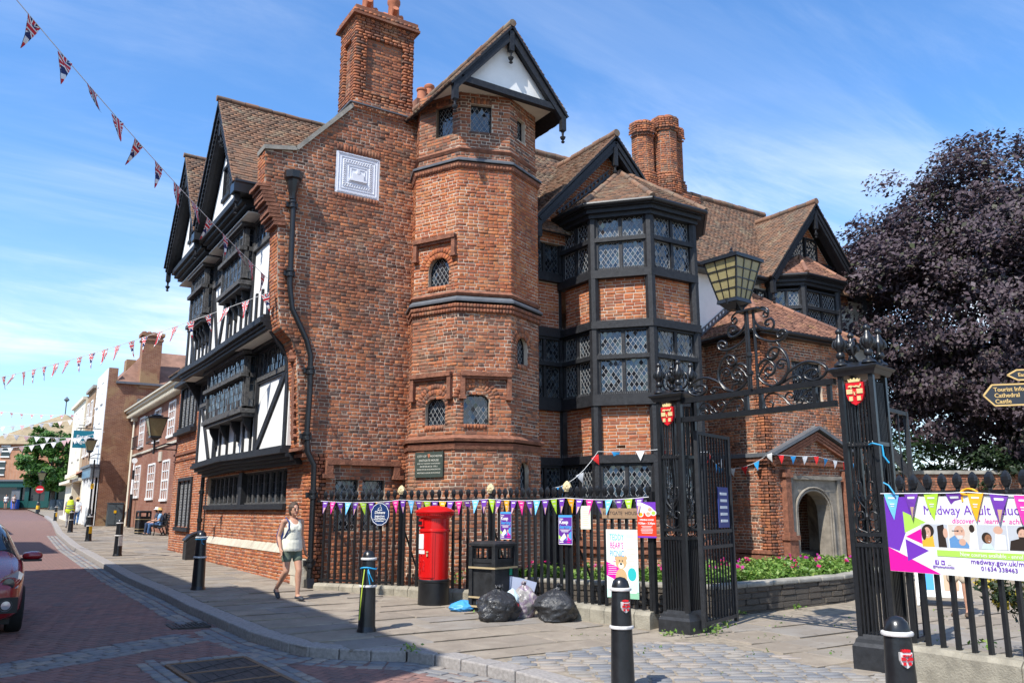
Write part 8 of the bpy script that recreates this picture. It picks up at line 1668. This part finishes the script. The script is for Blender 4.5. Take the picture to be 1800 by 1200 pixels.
# ------------------------------------------------------------------ people
M['skin'] = plain('skin', (.5, .27, .18), .55, .12, 12, .08, spec=.35); M['skin2'] = plain('tanned_skin', (.44, .23, .15), .55, .12, 12, .08)
def cloth(name, c, var=.18): return plain(name, c, .85, var, 9, .35, fine=18, bdist=.015)
def skinned(name, mb, mat, parent, vox, smooth=6, cut=None):
    me = mb.mesh(name, mat); o = bpy.data.objects.new(name, me); link(o, parent)
    m1 = o.modifiers.new('remesh', 'REMESH'); m1.mode = 'VOXEL'; m1.voxel_size = vox; m1.use_smooth_shade = True; m2 = o.modifiers.new('smooth', 'SMOOTH'); m2.iterations = smooth; m2.factor = .5
    if cut:
        bpy.context.view_layer.update(); me2 = bpy.data.meshes.new_from_object(o.evaluated_get(bpy.context.evaluated_depsgraph_get())); o.modifiers.clear()
        bm = __import__('bmesh').new(); bm.from_mesh(me2); kill = [f for f in bm.faces if cut(f.calc_center_median())]; __import__('bmesh').ops.delete(bm, geom=kill, context='FACES'); bm.to_mesh(me2); bm.free(); o.data = me2
        s = o.modifiers.new('thickness', 'SOLIDIFY'); s.thickness = .004
    return o
def loft(mb, pts, rad, n=14):   # closed tube with rounded ends; rad entries r or (rx, ry) with rx along local X
    P = [Vector(p) for p in pts]; Rr = [(r, r) if not isinstance(r, tuple) else r for r in rad]
    t0 = (P[1] - P[0]).normalized(); t1 = (P[-1] - P[-2]).normalized()
    P = [P[0] - t0 * Rr[0][0] * .75, P[0] - t0 * Rr[0][0] * .45] + P + [P[-1] + t1 * Rr[-1][0] * .45, P[-1] + t1 * Rr[-1][0] * .75]
    Rr = [(Rr[0][0] * .45, Rr[0][1] * .45), (Rr[0][0] * .85, Rr[0][1] * .85)] + Rr + [(Rr[-1][0] * .85, Rr[-1][1] * .85), (Rr[-1][0] * .45, Rr[-1][1] * .45)]
    vs = []; L = len(P)
    for i, p in enumerate(P):
        t = (P[min(i + 1, L - 1)] - P[max(i - 1, 0)]).normalized(); x = Vector((1, 0, 0)); x = (x - t * x.dot(t)); x = x.normalized() if x.length > .2 else Vector((0, 1, 0)); y = t.cross(x)
        for k in range(n): a = 2 * math.pi * k / n; vs.append(p + x * math.cos(a) * Rr[i][0] + y * math.sin(a) * Rr[i][1])
    mb.add(vs, [(i * n + k, i * n + (k + 1) % n, (i + 1) * n + (k + 1) % n, (i + 1) * n + k) for i in range(L - 1) for k in range(n)] + [tuple(range(n))[::-1], tuple(range((L - 1) * n, L * n))])
def lerp(a, b, t): return Vector(a).lerp(Vector(b), t)
STAND = dict(pel=(0, 0, .93), wst=(0, 0, 1.06), chs=(0, -.01, 1.24), nck=(0, .01, 1.39), hd=(0, -.025, 1.54), hl=(.088, 0, .9), hr=(-.088, 0, .9), kl=(.09, -.01, .49), kr=(-.09, -.01, .49), al=(.09, .02, .08), ar=(-.09, .02, .08), tl=(.1, -.15, .03), tr=(-.1, -.15, .03), sl=(.172, .0, 1.34), sr=(-.172, .0, 1.34), el=(.22, .03, 1.07), er=(-.22, .03, 1.07), wl=(.23, -.05, .84), wr=(-.23, -.05, .84))
def hand(mb, w_, e_, sd, fine):
    w_, e_ = Vector(w_), Vector(e_); d = (w_ - e_).normalized(); side = Vector((0, -1, 0)); side = (side - d * side.dot(d)).normalized(); nrm = d.cross(side)
    pc = w_ + d * .05; loft(mb, [w_, w_ + d * .035, w_ + d * .085], [(.024, .024), (.02, .036), (.017, .036)] if True else None)
    if fine:
        for k, l in ((-1.5, .062), (-.5, .075), (.5, .07), (1.5, .055)):
            b = w_ + d * .085 + side * -k * .018; cur = nrm * (-sd) * .012; loft(mb, [b - d * .02, b + d * l * .45, b + d * l * .8 + cur, b + d * l * .95 + cur * 2.4], [.0095, .009, .0085, .008], 8)
        b = w_ + d * .025 + side * .03; loft(mb, [b - side * .012, b + side * .022 + d * .03, b + side * .03 + d * .06], [.013, .011, .009], 8)
    else: loft(mb, [w_ + d * .08, w_ + d * .16], [(.014, .032), (.01, .02)], 8)
def person(lb, loc, face_az, pose, bot, top, hair, shoe, sex='f', sc=1.0, fine=False, skin='skin', yaw=0, hat=None, sleeve='none', vest=None, group=None):
    J = {k: Vector(v) for k, v in {**STAND, **pose}.items()}; o = thing('person', lb, 'person', (0, 0, 0), group); vox = .007 if fine else .016; k = 1.0 if sex == 'f' else 1.12
    def torso(mb, g=0.0, z0=None):
        loft(mb, [J['pel'] - Z3 * .04, J['pel'] + Z3 * .03, J['wst'], lerp(J['wst'], J['chs'], .55), J['chs'] + Z3 * .03, lerp(J['chs'], J['nck'], .72), J['nck'] - Z3 * .01], [(.165 * k + g, .12 + g), (.165 * k + g, .118 + g), (.138 * k + g, .105 + g), (.148 * k + g, .118 + g), (.155 * k + g, .115 + g), (.13 * k + g, .075 + g), (.06 + g, .055 + g)], 20)
        if sex == 'f':
            for s_ in (1, -1): loft(mb, [J['chs'] + Vector((s_ * .06, -.066 - g, -.02)), J['chs'] + Vector((s_ * .05, -.08 - g, -.04))], [.056 + g, .05 + g], 12)
        for s_ in ('l', 'r'): loft(mb, [J['nck'] - Z3 * .045 + (J['s' + s_] - J['nck']) * .25, J['s' + s_]], [(.05 + g, .05 + g), .05 * k + g])
    def thigh(mb, s_, f=1.0, g=0.0): h_, kn = J['h' + s_], J['k' + s_]; loft(mb, [h_ + Z3 * .01, lerp(h_, kn, .35 * f), lerp(h_, kn, .7 * f), lerp(h_, kn, f)], [.088 + g, .08 + g, .066 + g, (.066 if f < 1 else .055) + g], 16)
    def shin(mb, s_, f=1.0, g=0.0): kn, an = J['k' + s_], J['a' + s_]; back = Vector((0, .012, 0)); loft(mb, [kn, lerp(kn, an, .3) + back, lerp(kn, an, .6 * f), lerp(kn, an, f)], [.054 + g, .056 + g, .043 + g, .034 + g], 14)
    mb = MB(); torso(mb)
    for s_, sd in (('l', 1), ('r', -1)):
        thigh(mb, s_); shin(mb, s_); loft(mb, [J['s' + s_], lerp(J['s' + s_], J['e' + s_], .5), J['e' + s_], lerp(J['e' + s_], J['w' + s_], .35), J['w' + s_]], [.046 * k, .041 * k, .034 * k, .036 * k, .024 * k], 12)
        hand(mb, J['w' + s_], J['e' + s_], sd, fine); loft(mb, [J['a' + s_] - Z3 * .01 , lerp(J['a' + s_], J['t' + s_], .55), J['t' + s_]], [(.036, .036), (.04, .03), (.036, .02)], 10)
    ry = Matrix.Rotation(R(yaw), 3, 'Z'); H = lambda v: J['hd'] + ry @ Vector(v)
    loft(mb, [J['nck'] - Z3 * .04, J['nck'] + Z3 * .03, J['hd'] - Z3 * .06], [(.056, .054), (.05, .05), (.05, .052)])
    loft(mb, [H((0, .005, -.085)), H((0, -.006, -.05)), H((0, -.002, 0)), H((0, .006, .05)), H((0, .012, .085))], [(.045, .05), (.062, .074), (.072, .09), (.071, .092), (.052, .07)], 20)
    loft(mb, [H((0, -.085, .02)), H((0, -.102, -.018))], [.010, .0155], 8); loft(mb, [H((0, -.066, -.075)), H((0, -.072, -.083))], [.024, .02], 8); loft(mb, [H((-.03, -.082, .026)), H((.03, -.082, .026))], [.012, .012], 8)
    for s_ in (1, -1): loft(mb, [H((s_ * .072, .01, -.02)), H((s_ * .078, .014, .02))], [(.008, .014), (.009, .018)], 8)
    skinned('body', mb, M[skin], o, vox, 5)
    if fine:
        for s_ in (1, -1):
            mb = MB(); mb.lathe(H((s_ * .029, -.083, .008)), [(.003, -.01), (.014, -.005), (.016, .0), (.014, .005), (.003, .01)], 10); mb.build('eye', flat('dark_eye', (.03, .02, .015), .3) if 'eyem' not in M else M['eyem'], o, smooth=True)
            mb = MB(); mb.beam(H((s_ * .014, -.092, .03)), H((s_ * .046, -.082, .032)), .01, .009); mb.build('eyebrow', hair, o)
        mb = MB(); loft(mb, [H((-.022, -.084, -.048)), H((0, -.09, -.047)), H((.022, -.084, -.048))], [.005, .007, .005], 8); mb.build('lips', flat('lips', (.4, .13, .11), .5), o, smooth=True)
    mb = MB()
    for s_ in ('l', 'r'):
        thigh(mb, s_, bot[1] if bot[0] == 'shorts' else 1.0, .02 if bot[0] == 'shorts' else .012)
        if bot[0] != 'shorts': shin(mb, s_, .97, .018)
    loft(mb, [J['pel'] - Z3 * .06, J['pel'] + Z3 * .0, lerp(J['pel'], J['wst'], .6)], [(.165 * k, .118), (.175 * k, .128), (.152 * k, .115)], 20); skinned(bot[0], mb, bot[2], o, .011 if fine else .018, 4)
    mb = MB(); torso(mb, .014)
    if top[0] == 'tank':
        loft(mb, [J['pel'] - Z3 * .06, J['pel'] + Z3 * .06, J['wst'] + Z3 * .02], [(.2, .165), (.186, .158), (.165, .14)], 20); loft(mb, [J['wst'] + Vector((0, -.03, .0)), J['chs'] + Vector((0, -.045, -.02))], [(.16, .125), (.13, .105)], 20)
        def cut(p):
            if p.z < J['pel'].z - .10: return True
            if abs(p.x) > .125 and p.z > 1.3: return True
            if abs(p.x) > .145 and p.z > 1.24: return True
            if p.z > 1.365: return True
            return p.y < .0 and (p.x / .082) ** 2 + ((p.z - 1.39) / .1) ** 2 < 1
        skinned('top', mb, top[1], o, .009, 4, cut)
    else:
        if sleeve != 'none':
            for s_ in ('l', 'r'):
                f = .55 if sleeve == 'short' else 1
                loft(mb, [J['s' + s_], lerp(J['s' + s_], J['e' + s_], f * .6), lerp(J['s' + s_], J['e' + s_], f)], [.06 * k, .058 * k, .052 * k], 12)
                if f == 1: loft(mb, [J['e' + s_], lerp(J['e' + s_], J['w' + s_], .95)], [.05 * k, .036 * k], 12)
        skinned('top', mb, top[1], o, .016, 4)
    if vest:
        mb = MB(); loft(mb, [J['pel'] - Z3 * .02, J['wst'], J['chs'], lerp(J['chs'], J['nck'], .75)], [(.2 * k, .16), (.18 * k, .15), (.185 * k, .148), (.16 * k, .11)], 20); v_ = skinned('hi_vis_vest', mb, vest, o, .016, 4); mb = MB()
        for z in (J['wst'].z - .02, J['chs'].z - .08): mb.lathe((0, 0, z), [(.19 * k, -.025), (.195 * k, -.02), (.195 * k, .02), (.19 * k, .025)], 20, False)
        mb.v = [(x, y * .83, z) for x, y, z in mb.v]; mb.build('reflective_band', flat('reflective_band', (.25, .27, .27), .4), v_)
    mb = MB()
    for s_ in ('l', 'r'): loft(mb, [J['a' + s_] + Vector((0, .02, -.035)), lerp(J['a' + s_], J['t' + s_], .55) - Z3 * .004, J['t' + s_] + Vector((0, -.012, .004))], [(.042, .034), (.047, .034), (.042, .026)], 12)
    skinned('shoes', mb, shoe, o, .008 if fine else .016, 3)
    mb = MB()
    if hair:
        loft(mb, [H((0, .02, -.04)), H((0, .02, .02)), H((0, .016, .06)), H((0, .014, .092))], [(.082, .088), (.092, .1), (.092, .1), (.07, .078)], 20)
        skinned('hair', mb, hair, o, .008 if fine else .016, 2, (lambda p: (ry.inverted() @ (p - J['hd'])).y < -.04 and (ry.inverted() @ (p - J['hd'])).z < .04 or ((ry.inverted() @ (p - J['hd'])).y < -.01 and (ry.inverted() @ (p - J['hd'])).z < -.0)) if fine else (lambda p: (ry.inverted() @ (p - J['hd'])).y < -.05 and (ry.inverted() @ (p - J['hd'])).z < .05))
    if hat: mb = MB(); c = H((0, .01, .05)); mb.lathe(c, [(.02, .1), (.07, .095), (.09, .06), (.095, .01), (.16, -.015), (.165, -.02), (.1, -.005), (.09, 0)], 18, False); mb.build('hat', hat, o, smooth=True)
    return place(o, loc, math.pi - R(face_az), sc), J
M['eyem'] = flat('dark_eye', (.03, .02, .015), .3)
hair_b = plain('brown_grey_hair', (.075, .048, .033), .7, .35, 40, .4, fine=120); hair_d = plain('dark_hair', (.03, .022, .016), .7, .3, 30, .3); jeans = cloth('blue_jeans', (.05, .11, .24)); navy_c = cloth('navy_trousers', (.03, .045, .09)); white_tee = cloth('white_tee', (.68, .7, .72), .08); blue_tee = cloth('light_blue_tee', (.2, .36, .58)); shoe_d = flat('dark_shoe', (.03, .03, .035), .6); straw = plain('straw_hat', (.6, .36, .12), .8, .15, 30, .2)
wp, WJ = person('woman in a cream vest top and green shorts walking along the pavement', (-.95, -1.83, gz(-1.83)), 172, dict(hl=(.088, 0, .9), kl=(.095, -.13, .5), al=(.09, -.13, .085), tl=(.11, -.28, .03), hr=(-.088, 0, .9), kr=(-.1, -.04, .49), ar=(-.12, .27, .185), tr=(-.12, .19, .045), el=(.215, .07, 1.08), wl=(.25, .0, .86), er=(-.225, .06, 1.08), wr=(-.235, -.06, .87)), ('shorts', .52, cloth('green_shorts', (.12, .15, .11))), ('tank', cloth('cream_top', (.7, .68, .56), .06)), hair_b, flat('dark_sandal', (.035, .04, .05), .6), fine=True, yaw=2, sc=.995)
rs_ = thing('backpack', 'small navy blue backpack worn by the woman in shorts', 'backpack', (0, 0, 0)); M['navybag'] = cloth('navy_nylon', (.02, .04, .16)); mb = MB(); loft(mb, [(-.06, .19, .96), (-.06, .21, 1.1), (-.06, .19, 1.26)], [(.13, .07), (.14, .085), (.1, .06)], 14); skinned('bag', mb, M['navybag'], rs_, .012, 4); mb = MB(); mb.tube([(-.11, .13, 1.3), (-.12, .03, 1.40), (-.12, -.09, 1.34), (-.13, -.135, 1.22), (-.165, -.06, 1.08), (-.16, .12, .99)], .014, 6); mb.tube([(.06, .13, 1.3), (.1, .04, 1.4), (.1, .1, 1.36)], .014, 6); mb.build('strap', M['navybag'], rs_, smooth=True); place(rs_, (-.95, -1.83, gz(-1.83)), math.pi - R(172), .995)
walk_away = dict(kl=(.09, -.14, .5), al=(.09, -.2, .1), tl=(.1, -.36, .04), kr=(-.09, -.02, .49), ar=(-.09, .24, .16), tr=(-.09, .12, .04))
person('man in a yellow hi vis vest walking away along the pavement', (-1.1, 36.8, gz(36.8)), 5, walk_away, ('trousers', 1, cloth('grey_trousers', (.42, .42, .42))), ('tee', cloth('grey_tee', (.3, .3, .3))), hair_d, shoe_d, 'm', 1.06, sleeve='short', skin='skin2', vest=flat('hi_vis_yellow', (.6, .8, .04), .5))
person('woman in a straw hat, white top and jeans beside the white shop', (-.3, 41.5, gz(41.5)), 10, walk_away, ('jeans', 1, jeans), ('tee', white_tee), hair_d, shoe_d, 'f', 1.0, sleeve='short', hat=straw)
sit = dict(pel=(0, .02, .5), wst=(0, .04, .64), chs=(0, .03, .83), nck=(0, .02, .98), hd=(0, -.02, 1.13), hl=(.09, 0, .5), hr=(-.09, 0, .5), kl=(.1, -.42, .5), kr=(-.1, -.42, .5), al=(.1, -.46, .09), ar=(-.1, -.36, .09), tl=(.1, -.62, .03), tr=(-.1, -.52, .03), sl=(.175, .02, .93), sr=(-.175, .02, .93), el=(.22, -.04, .68), er=(-.22, -.04, .68), wl=(.12, -.28, .6), wr=(-.12, -.28, .6))
person('seated person in a light blue tee, jeans and yellow sun hat on the bench', (1.75, 25.95, gz(26.2)), 275, sit, ('jeans', 1, jeans), ('tee', blue_tee), hair_b, shoe_d, 'm', 1.0, sleeve='short', hat=straw)
person('seated person in a white cap and dark top farther along the bench', (1.75, 26.75, gz(26.4)), 275, sit, ('trousers', 1, navy_c), ('tee', cloth('dark_top', (.05, .05, .07))), hair_d, shoe_d, 'm', 1.02, sleeve='short', hat=flat('white_cap', (.7, .7, .68), .7))
bk = thing('rucksack', 'dark rucksack on the back of the seated person in blue', 'rucksack', (0, 0, 0)); mb = MB(); loft(mb, [(0, 0, .5), (0, .02, .7), (0, 0, .92)], [(.15, .09), (.16, .11), (.12, .07)], 14); skinned('bag', mb, cloth('dark_nylon', (.025, .025, .035)), bk, .016, 4); place(bk, (1.99, 25.95, gz(26.2) + .02), R(85))
person('far pedestrian in a white top and dark shorts before the green shop', (-2.5, 97.5, gz(97.5)), 190, STAND, ('shorts', .5, navy_c), ('tee', white_tee), hair_d, shoe_d, 'f', 1.0, sleeve='short', group=None)
person('far pedestrian in a pink top by the blue barrel of the green shop', (-1.7, 97.5, gz(97.5)), 160, STAND, ('shorts', .5, cloth('black_shorts', (.02, .02, .02))), ('tee', cloth('pale_pink_top', (.62, .48, .42))), hair_d, shoe_d, 'f', 1.0, sleeve='short')
bd_ = thing('blue_barrel', 'blue barrel standing outside the green shop front', 'barrel', (-1.5, 98.6, gz(98))); mb = MB(); mb.lathe((-1.5, 98.6, gz(98)), [(.42, 0), (.46, .3), (.46, .8), (.42, 1.1)], 14); mb.build('barrel', flat('barrel_blue', (.02, .1, .5), .4), bd_, auto=40)
person('person in tan shorts and sandals half hidden behind the wide banner', (8.15, -8.55, gz(-8.5)), 250, STAND, ('shorts', .8, cloth('tan_shorts', (.5, .42, .32))), ('tee', white_tee), hair_b, flat('brown_sandal', (.08, .05, .03), .6), 'f', 1.03, sleeve='short')
for x, lb in ((3.3, 'left of two dark street bins beneath the far street tree'), (3.9, 'right of two dark street bins beneath the far street tree')):
    pl2 = thing('street_bin', lb, 'bin', (x - 1.2, 96 - x, gz(94)), 'bins under the far tree'); mb = MB(); mb.lathe((x - 1.2, 96 - x, gz(94)), [(.4, 0), (.45, 1.0), (.35, 1.15)], 12); mb.build('body', M['cab'], pl2, auto=40)

# ------------------------------------------------------------------ trees and planting
def leaf_mat(name, cols, rough=.5, spec=.4, trans=.25):
    t = NT(name); r = t.rnd(); t.col(t.ramp(r, cols)); t.set(rough, 0, spec)
    tr = t.n('ShaderNodeBsdfTranslucent'); cr = t.ramp(r, [(p, tuple(min(1, x * 1.6) for x in c)) for p, c in cols]); t.l(cr, tr.inputs[0]); mxs = t.n('ShaderNodeMixShader'); mxs.inputs[0].default_value = trans
    t.l(t.b.outputs[0], mxs.inputs[1]); t.l(tr.outputs[0], mxs.inputs[2]); t.l(mxs.outputs[0], t.t.nodes['Material Output'].inputs[0]); return t.m
M['beech'] = leaf_mat('copper_beech_leaf', [(0, (.045, .03, .038)), (.5, (.075, .052, .062)), (.85, (.11, .082, .094)), (1, (.05, .06, .025))], .6, .3, .15)
M['green_leaf'] = leaf_mat('green_leaf', [(0, (.03, .09, .015)), (.6, (.06, .15, .025)), (1, (.1, .2, .04))]); M['bed_leaf'] = leaf_mat('pansy_leaf', [(0, (.07, .15, .02)), (.6, (.13, .24, .04)), (1, (.26, .34, .08))]); M['pansy'] = leaf_mat('pansy_flower', [(0, (.3, .004, .03)), (.4, (.5, .01, .12)), (.7, (.35, .02, .3)), (1, (.6, .03, .1))]); M['gold_leaf'] = leaf_mat('golden_leaf', [(0, (.42, .34, .03)), (.6, (.55, .42, .06)), (1, (.25, .3, .05))]); M['bark'] = plain('grey_bark', (.1, .085, .07), .9, .35, 6, .6, bdist=.03); M['dark_leaf'] = leaf_mat('dark_evergreen_leaf', [(0, (.01, .022, .01)), (.7, (.02, .04, .014)), (1, (.04, .065, .022))])
def leaves(name, C, size, mat, parent, seed=0, out=None, up=.35, asp=.6, sdev=.3):
    g = np.random.default_rng(seed); n = len(C); N = g.normal(0, 1, (n, 3)); N[:, 2] = np.abs(N[:, 2]) + up
    if out is not None: N = N * .75 + out * .9
    N /= np.linalg.norm(N, axis=1)[:, None]; T = g.normal(0, 1, (n, 3)); T[:, 2] -= .5; T -= N * (T * N).sum(1)[:, None]; T /= np.linalg.norm(T, axis=1)[:, None]; B = np.cross(N, T); s = size * np.exp(g.normal(0, sdev, n))[:, None]
    V = np.stack([C - T * s * .5, C + B * s * asp * .5 - T * s * .05 + N * s * .06, C + T * s * .5, C - B * s * asp * .5 - T * s * .05 + N * s * .06], 1).reshape(-1, 3); F = np.arange(4 * n).reshape(n, 4)
    return np_mesh(name, V, F, mat, parent)
def crown_points(blobs, n_cl, per, cl_r, seed, shell=.55, hole=.0):
    g = np.random.default_rng(seed); vol = np.array([b[3] * b[4] * b[5] for b in blobs]); pick = g.choice(len(blobs), n_cl, p=vol / vol.sum()); B = np.array(blobs)[pick]; d = g.normal(0, 1, (n_cl, 3)); d /= np.linalg.norm(d, axis=1)[:, None]; r = (shell + (1 - shell) * g.random(n_cl)) ** .8; r *= 1 + .13 * np.array([mnoise.noise(Vector(x * 2.2)) for x in d])
    cc = B[:, :3] + d * B[:, 3:6] * r[:, None]; pts = []; outs = []
    for c, dd in zip(cc, d):
        rr = cl_r * g.uniform(.6, 1.3); m_ = int(per * (rr / cl_r) ** 2); q = g.normal(0, 1, (m_, 3)); q *= (g.random((m_, 1)) ** .45 * rr * 1.25) / np.linalg.norm(q, axis=1)[:, None]; q[:, 2] *= .55; q[:, 2] -= (q[:, 0] ** 2 + q[:, 1] ** 2) * .12 / rr; pts.append(c + q); outs.append(np.tile(dd, (m_, 1)))
    return np.concatenate(pts), np.concatenate(outs), cc
def tree(name, lb, base, th_, blobs, n_cl, per, cl_r, size, mat, seed, trunk_r=.35, limbs=10, shell=.5):
    o = thing(name, lb, 'tree', base); base = Vector(base); P, Q, cc = crown_points(blobs, n_cl, per, cl_r, seed, shell); cr_ = leaves('crown', P, size, mat, o, seed, Q); cr_['kind'] = 'stuff'
    mb = MB(); top = base + Z3 * th_; mb.tube([base - Z3 * .3, base + Z3 * .2, base + Z3 * th_ * .5, top], [trunk_r * 1.5, trunk_r * 1.1, trunk_r * .9, trunk_r * .8], 10); cen = Vector(blobs[0][:3]); mb.tube([top, top.lerp(cen, .5), cen + Z3 * blobs[0][5] * .7], [trunk_r * .8, trunk_r * .5, .05], 8); tk_ = mb.build('trunk', M['bark'], o, smooth=True)
    g = np.random.default_rng(seed + 5)
    for k in range(limbs):
        c = Vector(cc[g.integers(len(cc))]); a = top.lerp(cen, g.random() * .9); m_ = a.lerp(c, .5) + Z3 * .3; mb = MB(); mb.tube([a, m_, c], [trunk_r * .4, trunk_r * .22, .03], 6); mb.build('limb', M['bark'], tk_, smooth=True)
    return o
tree('copper_beech', 'large dark purple copper beech tree behind the garden wall', (22.6, -2.4, 0), 2.6, [(22.4, -2.6, 7.8, 5.9, 6.2, 4.9), (21.9, -3.0, 10.6, 4.3, 4.4, 2.9), (20.0, -1.2, 8.2, 3.4, 3.4, 3.0), (24, -7, 7, 5, 4, 4.5), (22.5, -6.0, 4.6, 5.2, 3.5, 2.2)], 1500, 175, .6, .135, M['beech'], 3, .5, 16, .5)
tree('street_tree', 'round green street tree in front of the far green shop', (1.9, 93.3, 1.7), 3.0, [(1.2, 93.2, 7.2, 3.3, 3.3, 3.6), (1.0, 93.2, 9.6, 2.2, 2.2, 1.8), (2.6, 92, 6.2, 2.6, 2.6, 2.4)], 130, 110, .6, .34, M['green_leaf'], 4, .28, 8, .6)
# dark understorey behind the garden wall
ug = thing('dark_shrub', 'dark evergreen shrubs under the copper beech above the garden wall', 'shrub', (19, -4, 0)); P, Q, cc = crown_points([(17.6, -1.6, 2.0, 2.0, 1.4, 1.9), (20, -3.4, 2.2, 2.2, 1.4, 2.0), (22.5, -5.2, 2.3, 2.4, 1.4, 2.0), (25, -7.0, 2.3, 2.4, 1.4, 2.0), (28, -9, 2, 2, 2, 2), (16.6, -1.4, 3.0, 1.8, .8, .8), (17.6, -2.2, 2.8, 2.4, .8, .5), (20.6, -4.2, 2.9, 2.4, .8, .6), (23.6, -6.3, 2.9, 2.4, .8, .6)], 330, 120, .4, 9); l_ = leaves('foliage', P, .13, M['dark_leaf'], ug, 9, Q); l_['kind'] = 'stuff'
# raised flower bed
fbp = [(2.75, -3.6), (3.05, -4.6), (4.45, -6.68), (8.0, -6.42), (10.6, -5.6)]; top_z = .27
fb = thing('flower_bed', 'raised bed of pansies edged with a dark rough stone wall by the gate', 'flower bed', (7, -5.2, -.15)); FB = []
M['darkblock'] = plain('dark_rough_block', (.13, .11, .09), .95, .4, 8, .9, fine=30, bdist=.03)
mb = MB()
for a, b in zip(fbp, fbp[1:]):
    a, b = Vector((*a, 0)), Vector((*b, 0)); U = (b - a).normalized(); N = Vector((U.y, -U.x, 0)); L = (b - a).length; mb.slab(a, U, Z3, N, rect(0, -.45, L, top_z - .06), (), .2)
wl_ = mb.build('bed_wall', M['mortar_dark'], fb)
for i, (a, b) in enumerate(zip(fbp, fbp[1:])):
    a, b = Vector((*a, 0)), Vector((*b, 0)); U = (b - a).normalized(); N = Vector((U.y, -U.x, 0)); L = (b - a).length; FB += lay(a, U, Z3, N, rect(0, -.36, L, top_z - .05), pitch=.1, st=.42, hd=.36, joint=.012, proud=.035, var=.014, jit=.005, seed=i, w0=-.36); n_ = max(1, int(L / .6))
    for k in range(n_): mb = MB(); c = a + U * (L * (k + .5) / n_) - N * .1 + Z3 * (top_z - .01); mb.obox(c, U * (L / n_ / 2 - .006), N * .16, Z3 * .04); q = mb.build('coping_stone', M['coping'], wl_); bv = q.modifiers.new('bevel', 'BEVEL'); bv.width = .025; bv.segments = 2
settle([(wl_, M['darkblock'], FB)], 'block', 'blocks', 300, .014, .006)
soil = MB(); soil.add([(2.7, -3.5, .2), (4.4, -6.5, .2), (8.0, -6.3, .2), (10.5, -5.5, .2), (10.5, -3.6, .2), (6, -3.1, .2)], [(0, 1, 2, 3, 4, 5)]); soil.build('soil', plain('soil', (.06, .045, .03), 1, .3, 10, .5), fb)
g = np.random.default_rng(11); n = 26000; X_ = g.uniform(2.7, 10.5, n); Yb = np.interp(X_, [2.7, 4.4, 8, 10.5], [-3.5, -6.5, -6.3, -5.5]); Yt = np.interp(X_, [2.7, 6, 10.5], [-3.4, -3.1, -3.6]); f_ = g.random(n) ** 1.3; Y_ = Yb + .06 + (np.minimum(Yt - Yb, 2.2) - .1) * f_; hh = .12 + .1 * np.sin(X_ * 5.1 + 2 * np.sin(Y_ * 4)) * np.sin(Y_ * 6.3) + .1 * np.clip(f_ * 4, 0, 1)
Pb = np.stack([X_, Y_, .2 + hh * g.random(n) ** .5], 1); l_ = leaves('foliage', Pb, .065, M['bed_leaf'], fb, 11, None, .6); l_['kind'] = 'stuff'
n = 60; X_ = g.uniform(2.9, 10.4, n); Yb = np.interp(X_, [2.7, 4.4, 8, 10.5], [-3.5, -6.5, -6.3, -5.5]); Y_ = Yb + .25 + g.random(n) * 1.6; C = np.stack([X_, Y_, .42 + g.random(n) * .12], 1)
fl5 = np.repeat(C, 5, 0) + g.normal(0, .02, (n * 5, 3)); o_ = leaves('pansy_flowers', fl5, .055, M['pansy'], fb, 12, np.tile(np.array([-.5, -.7, .3]), (n * 5, 1)), .1, .9); o_['kind'] = 'stuff'
# shrub behind the right railing
vs_ = thing('variegated_shrub', 'golden and green shrub growing behind the bars under the banner', 'shrub', (4.7, -11.6, -.3)); P, Q, cc = crown_points([(4.9, -11.5, .62, .75, .8, .55), (4.5, -12.3, .5, .7, .7, .5)], 60, 60, .16, 21, .4); P2, Q2, c2_ = crown_points([(5.0, -11.4, .7, .7, .7, .5)], 40, 50, .12, 22, .6); l_ = leaves('green_foliage', P, .085, M['dark_leaf'], vs_, 21, Q, asp=.3); l_['kind'] = 'stuff'; l_ = leaves('golden_foliage', P2, .07, M['gold_leaf'], vs_, 22, Q2); l_['kind'] = 'stuff'
for k in range(14): c = Vector(cc[k]); mb = MB(); mb.tube([(4.75, -11.7, -.3), Vector((4.75, -11.7, .1)).lerp(c, .5), c], [.02, .012, .005], 5); mb.build('stem', M['bark'], vs_)
# weeds at the foot of the walls, in the gutter and joints
wd = [(2.0, -2.6, .1), (2.2, -3.2, .1), (-1.12, -7.05, -.18), (3.0, -7.95, -.2), (4.0, -7.3, -.2), (2.5, -7.65, -.2), (4.9, -6.78, -.18), (6.4, -6.62, -.18), (1.2, -4.9, -.1), (3.2, -11.6, .08), (2.75, -11.9, -.3), (3.3, -7.75, -.2)]; PP = []
for i, (x, y, z) in enumerate(wd): m_ = 60 if i < 2 else 26; h_ = .3 if i < 2 else .07; q = g.normal(0, 1, (m_, 3)) * np.array([.08, .08, 0]) + np.array([x, y, z]); q[:, 2] += g.random(m_) * h_; PP.append(q)
tag(leaves('weeds', np.concatenate(PP), .05, M['bed_leaf'], None, 31), kind='stuff')
g2 = np.random.default_rng(5); n = 900; xs = g2.uniform(1.0, 8.5, n); ysr = g2.uniform(-10, -7.0, n); tag(leaves('grass_tufts', np.stack([xs, ysr, np.array([gz(y) + .012 for y in ysr])], 1)[(np.sin(xs * 3.1) * np.sin(ysr * 4.7) > .45)], .03, M['bed_leaf'], None, 33), kind='stuff')
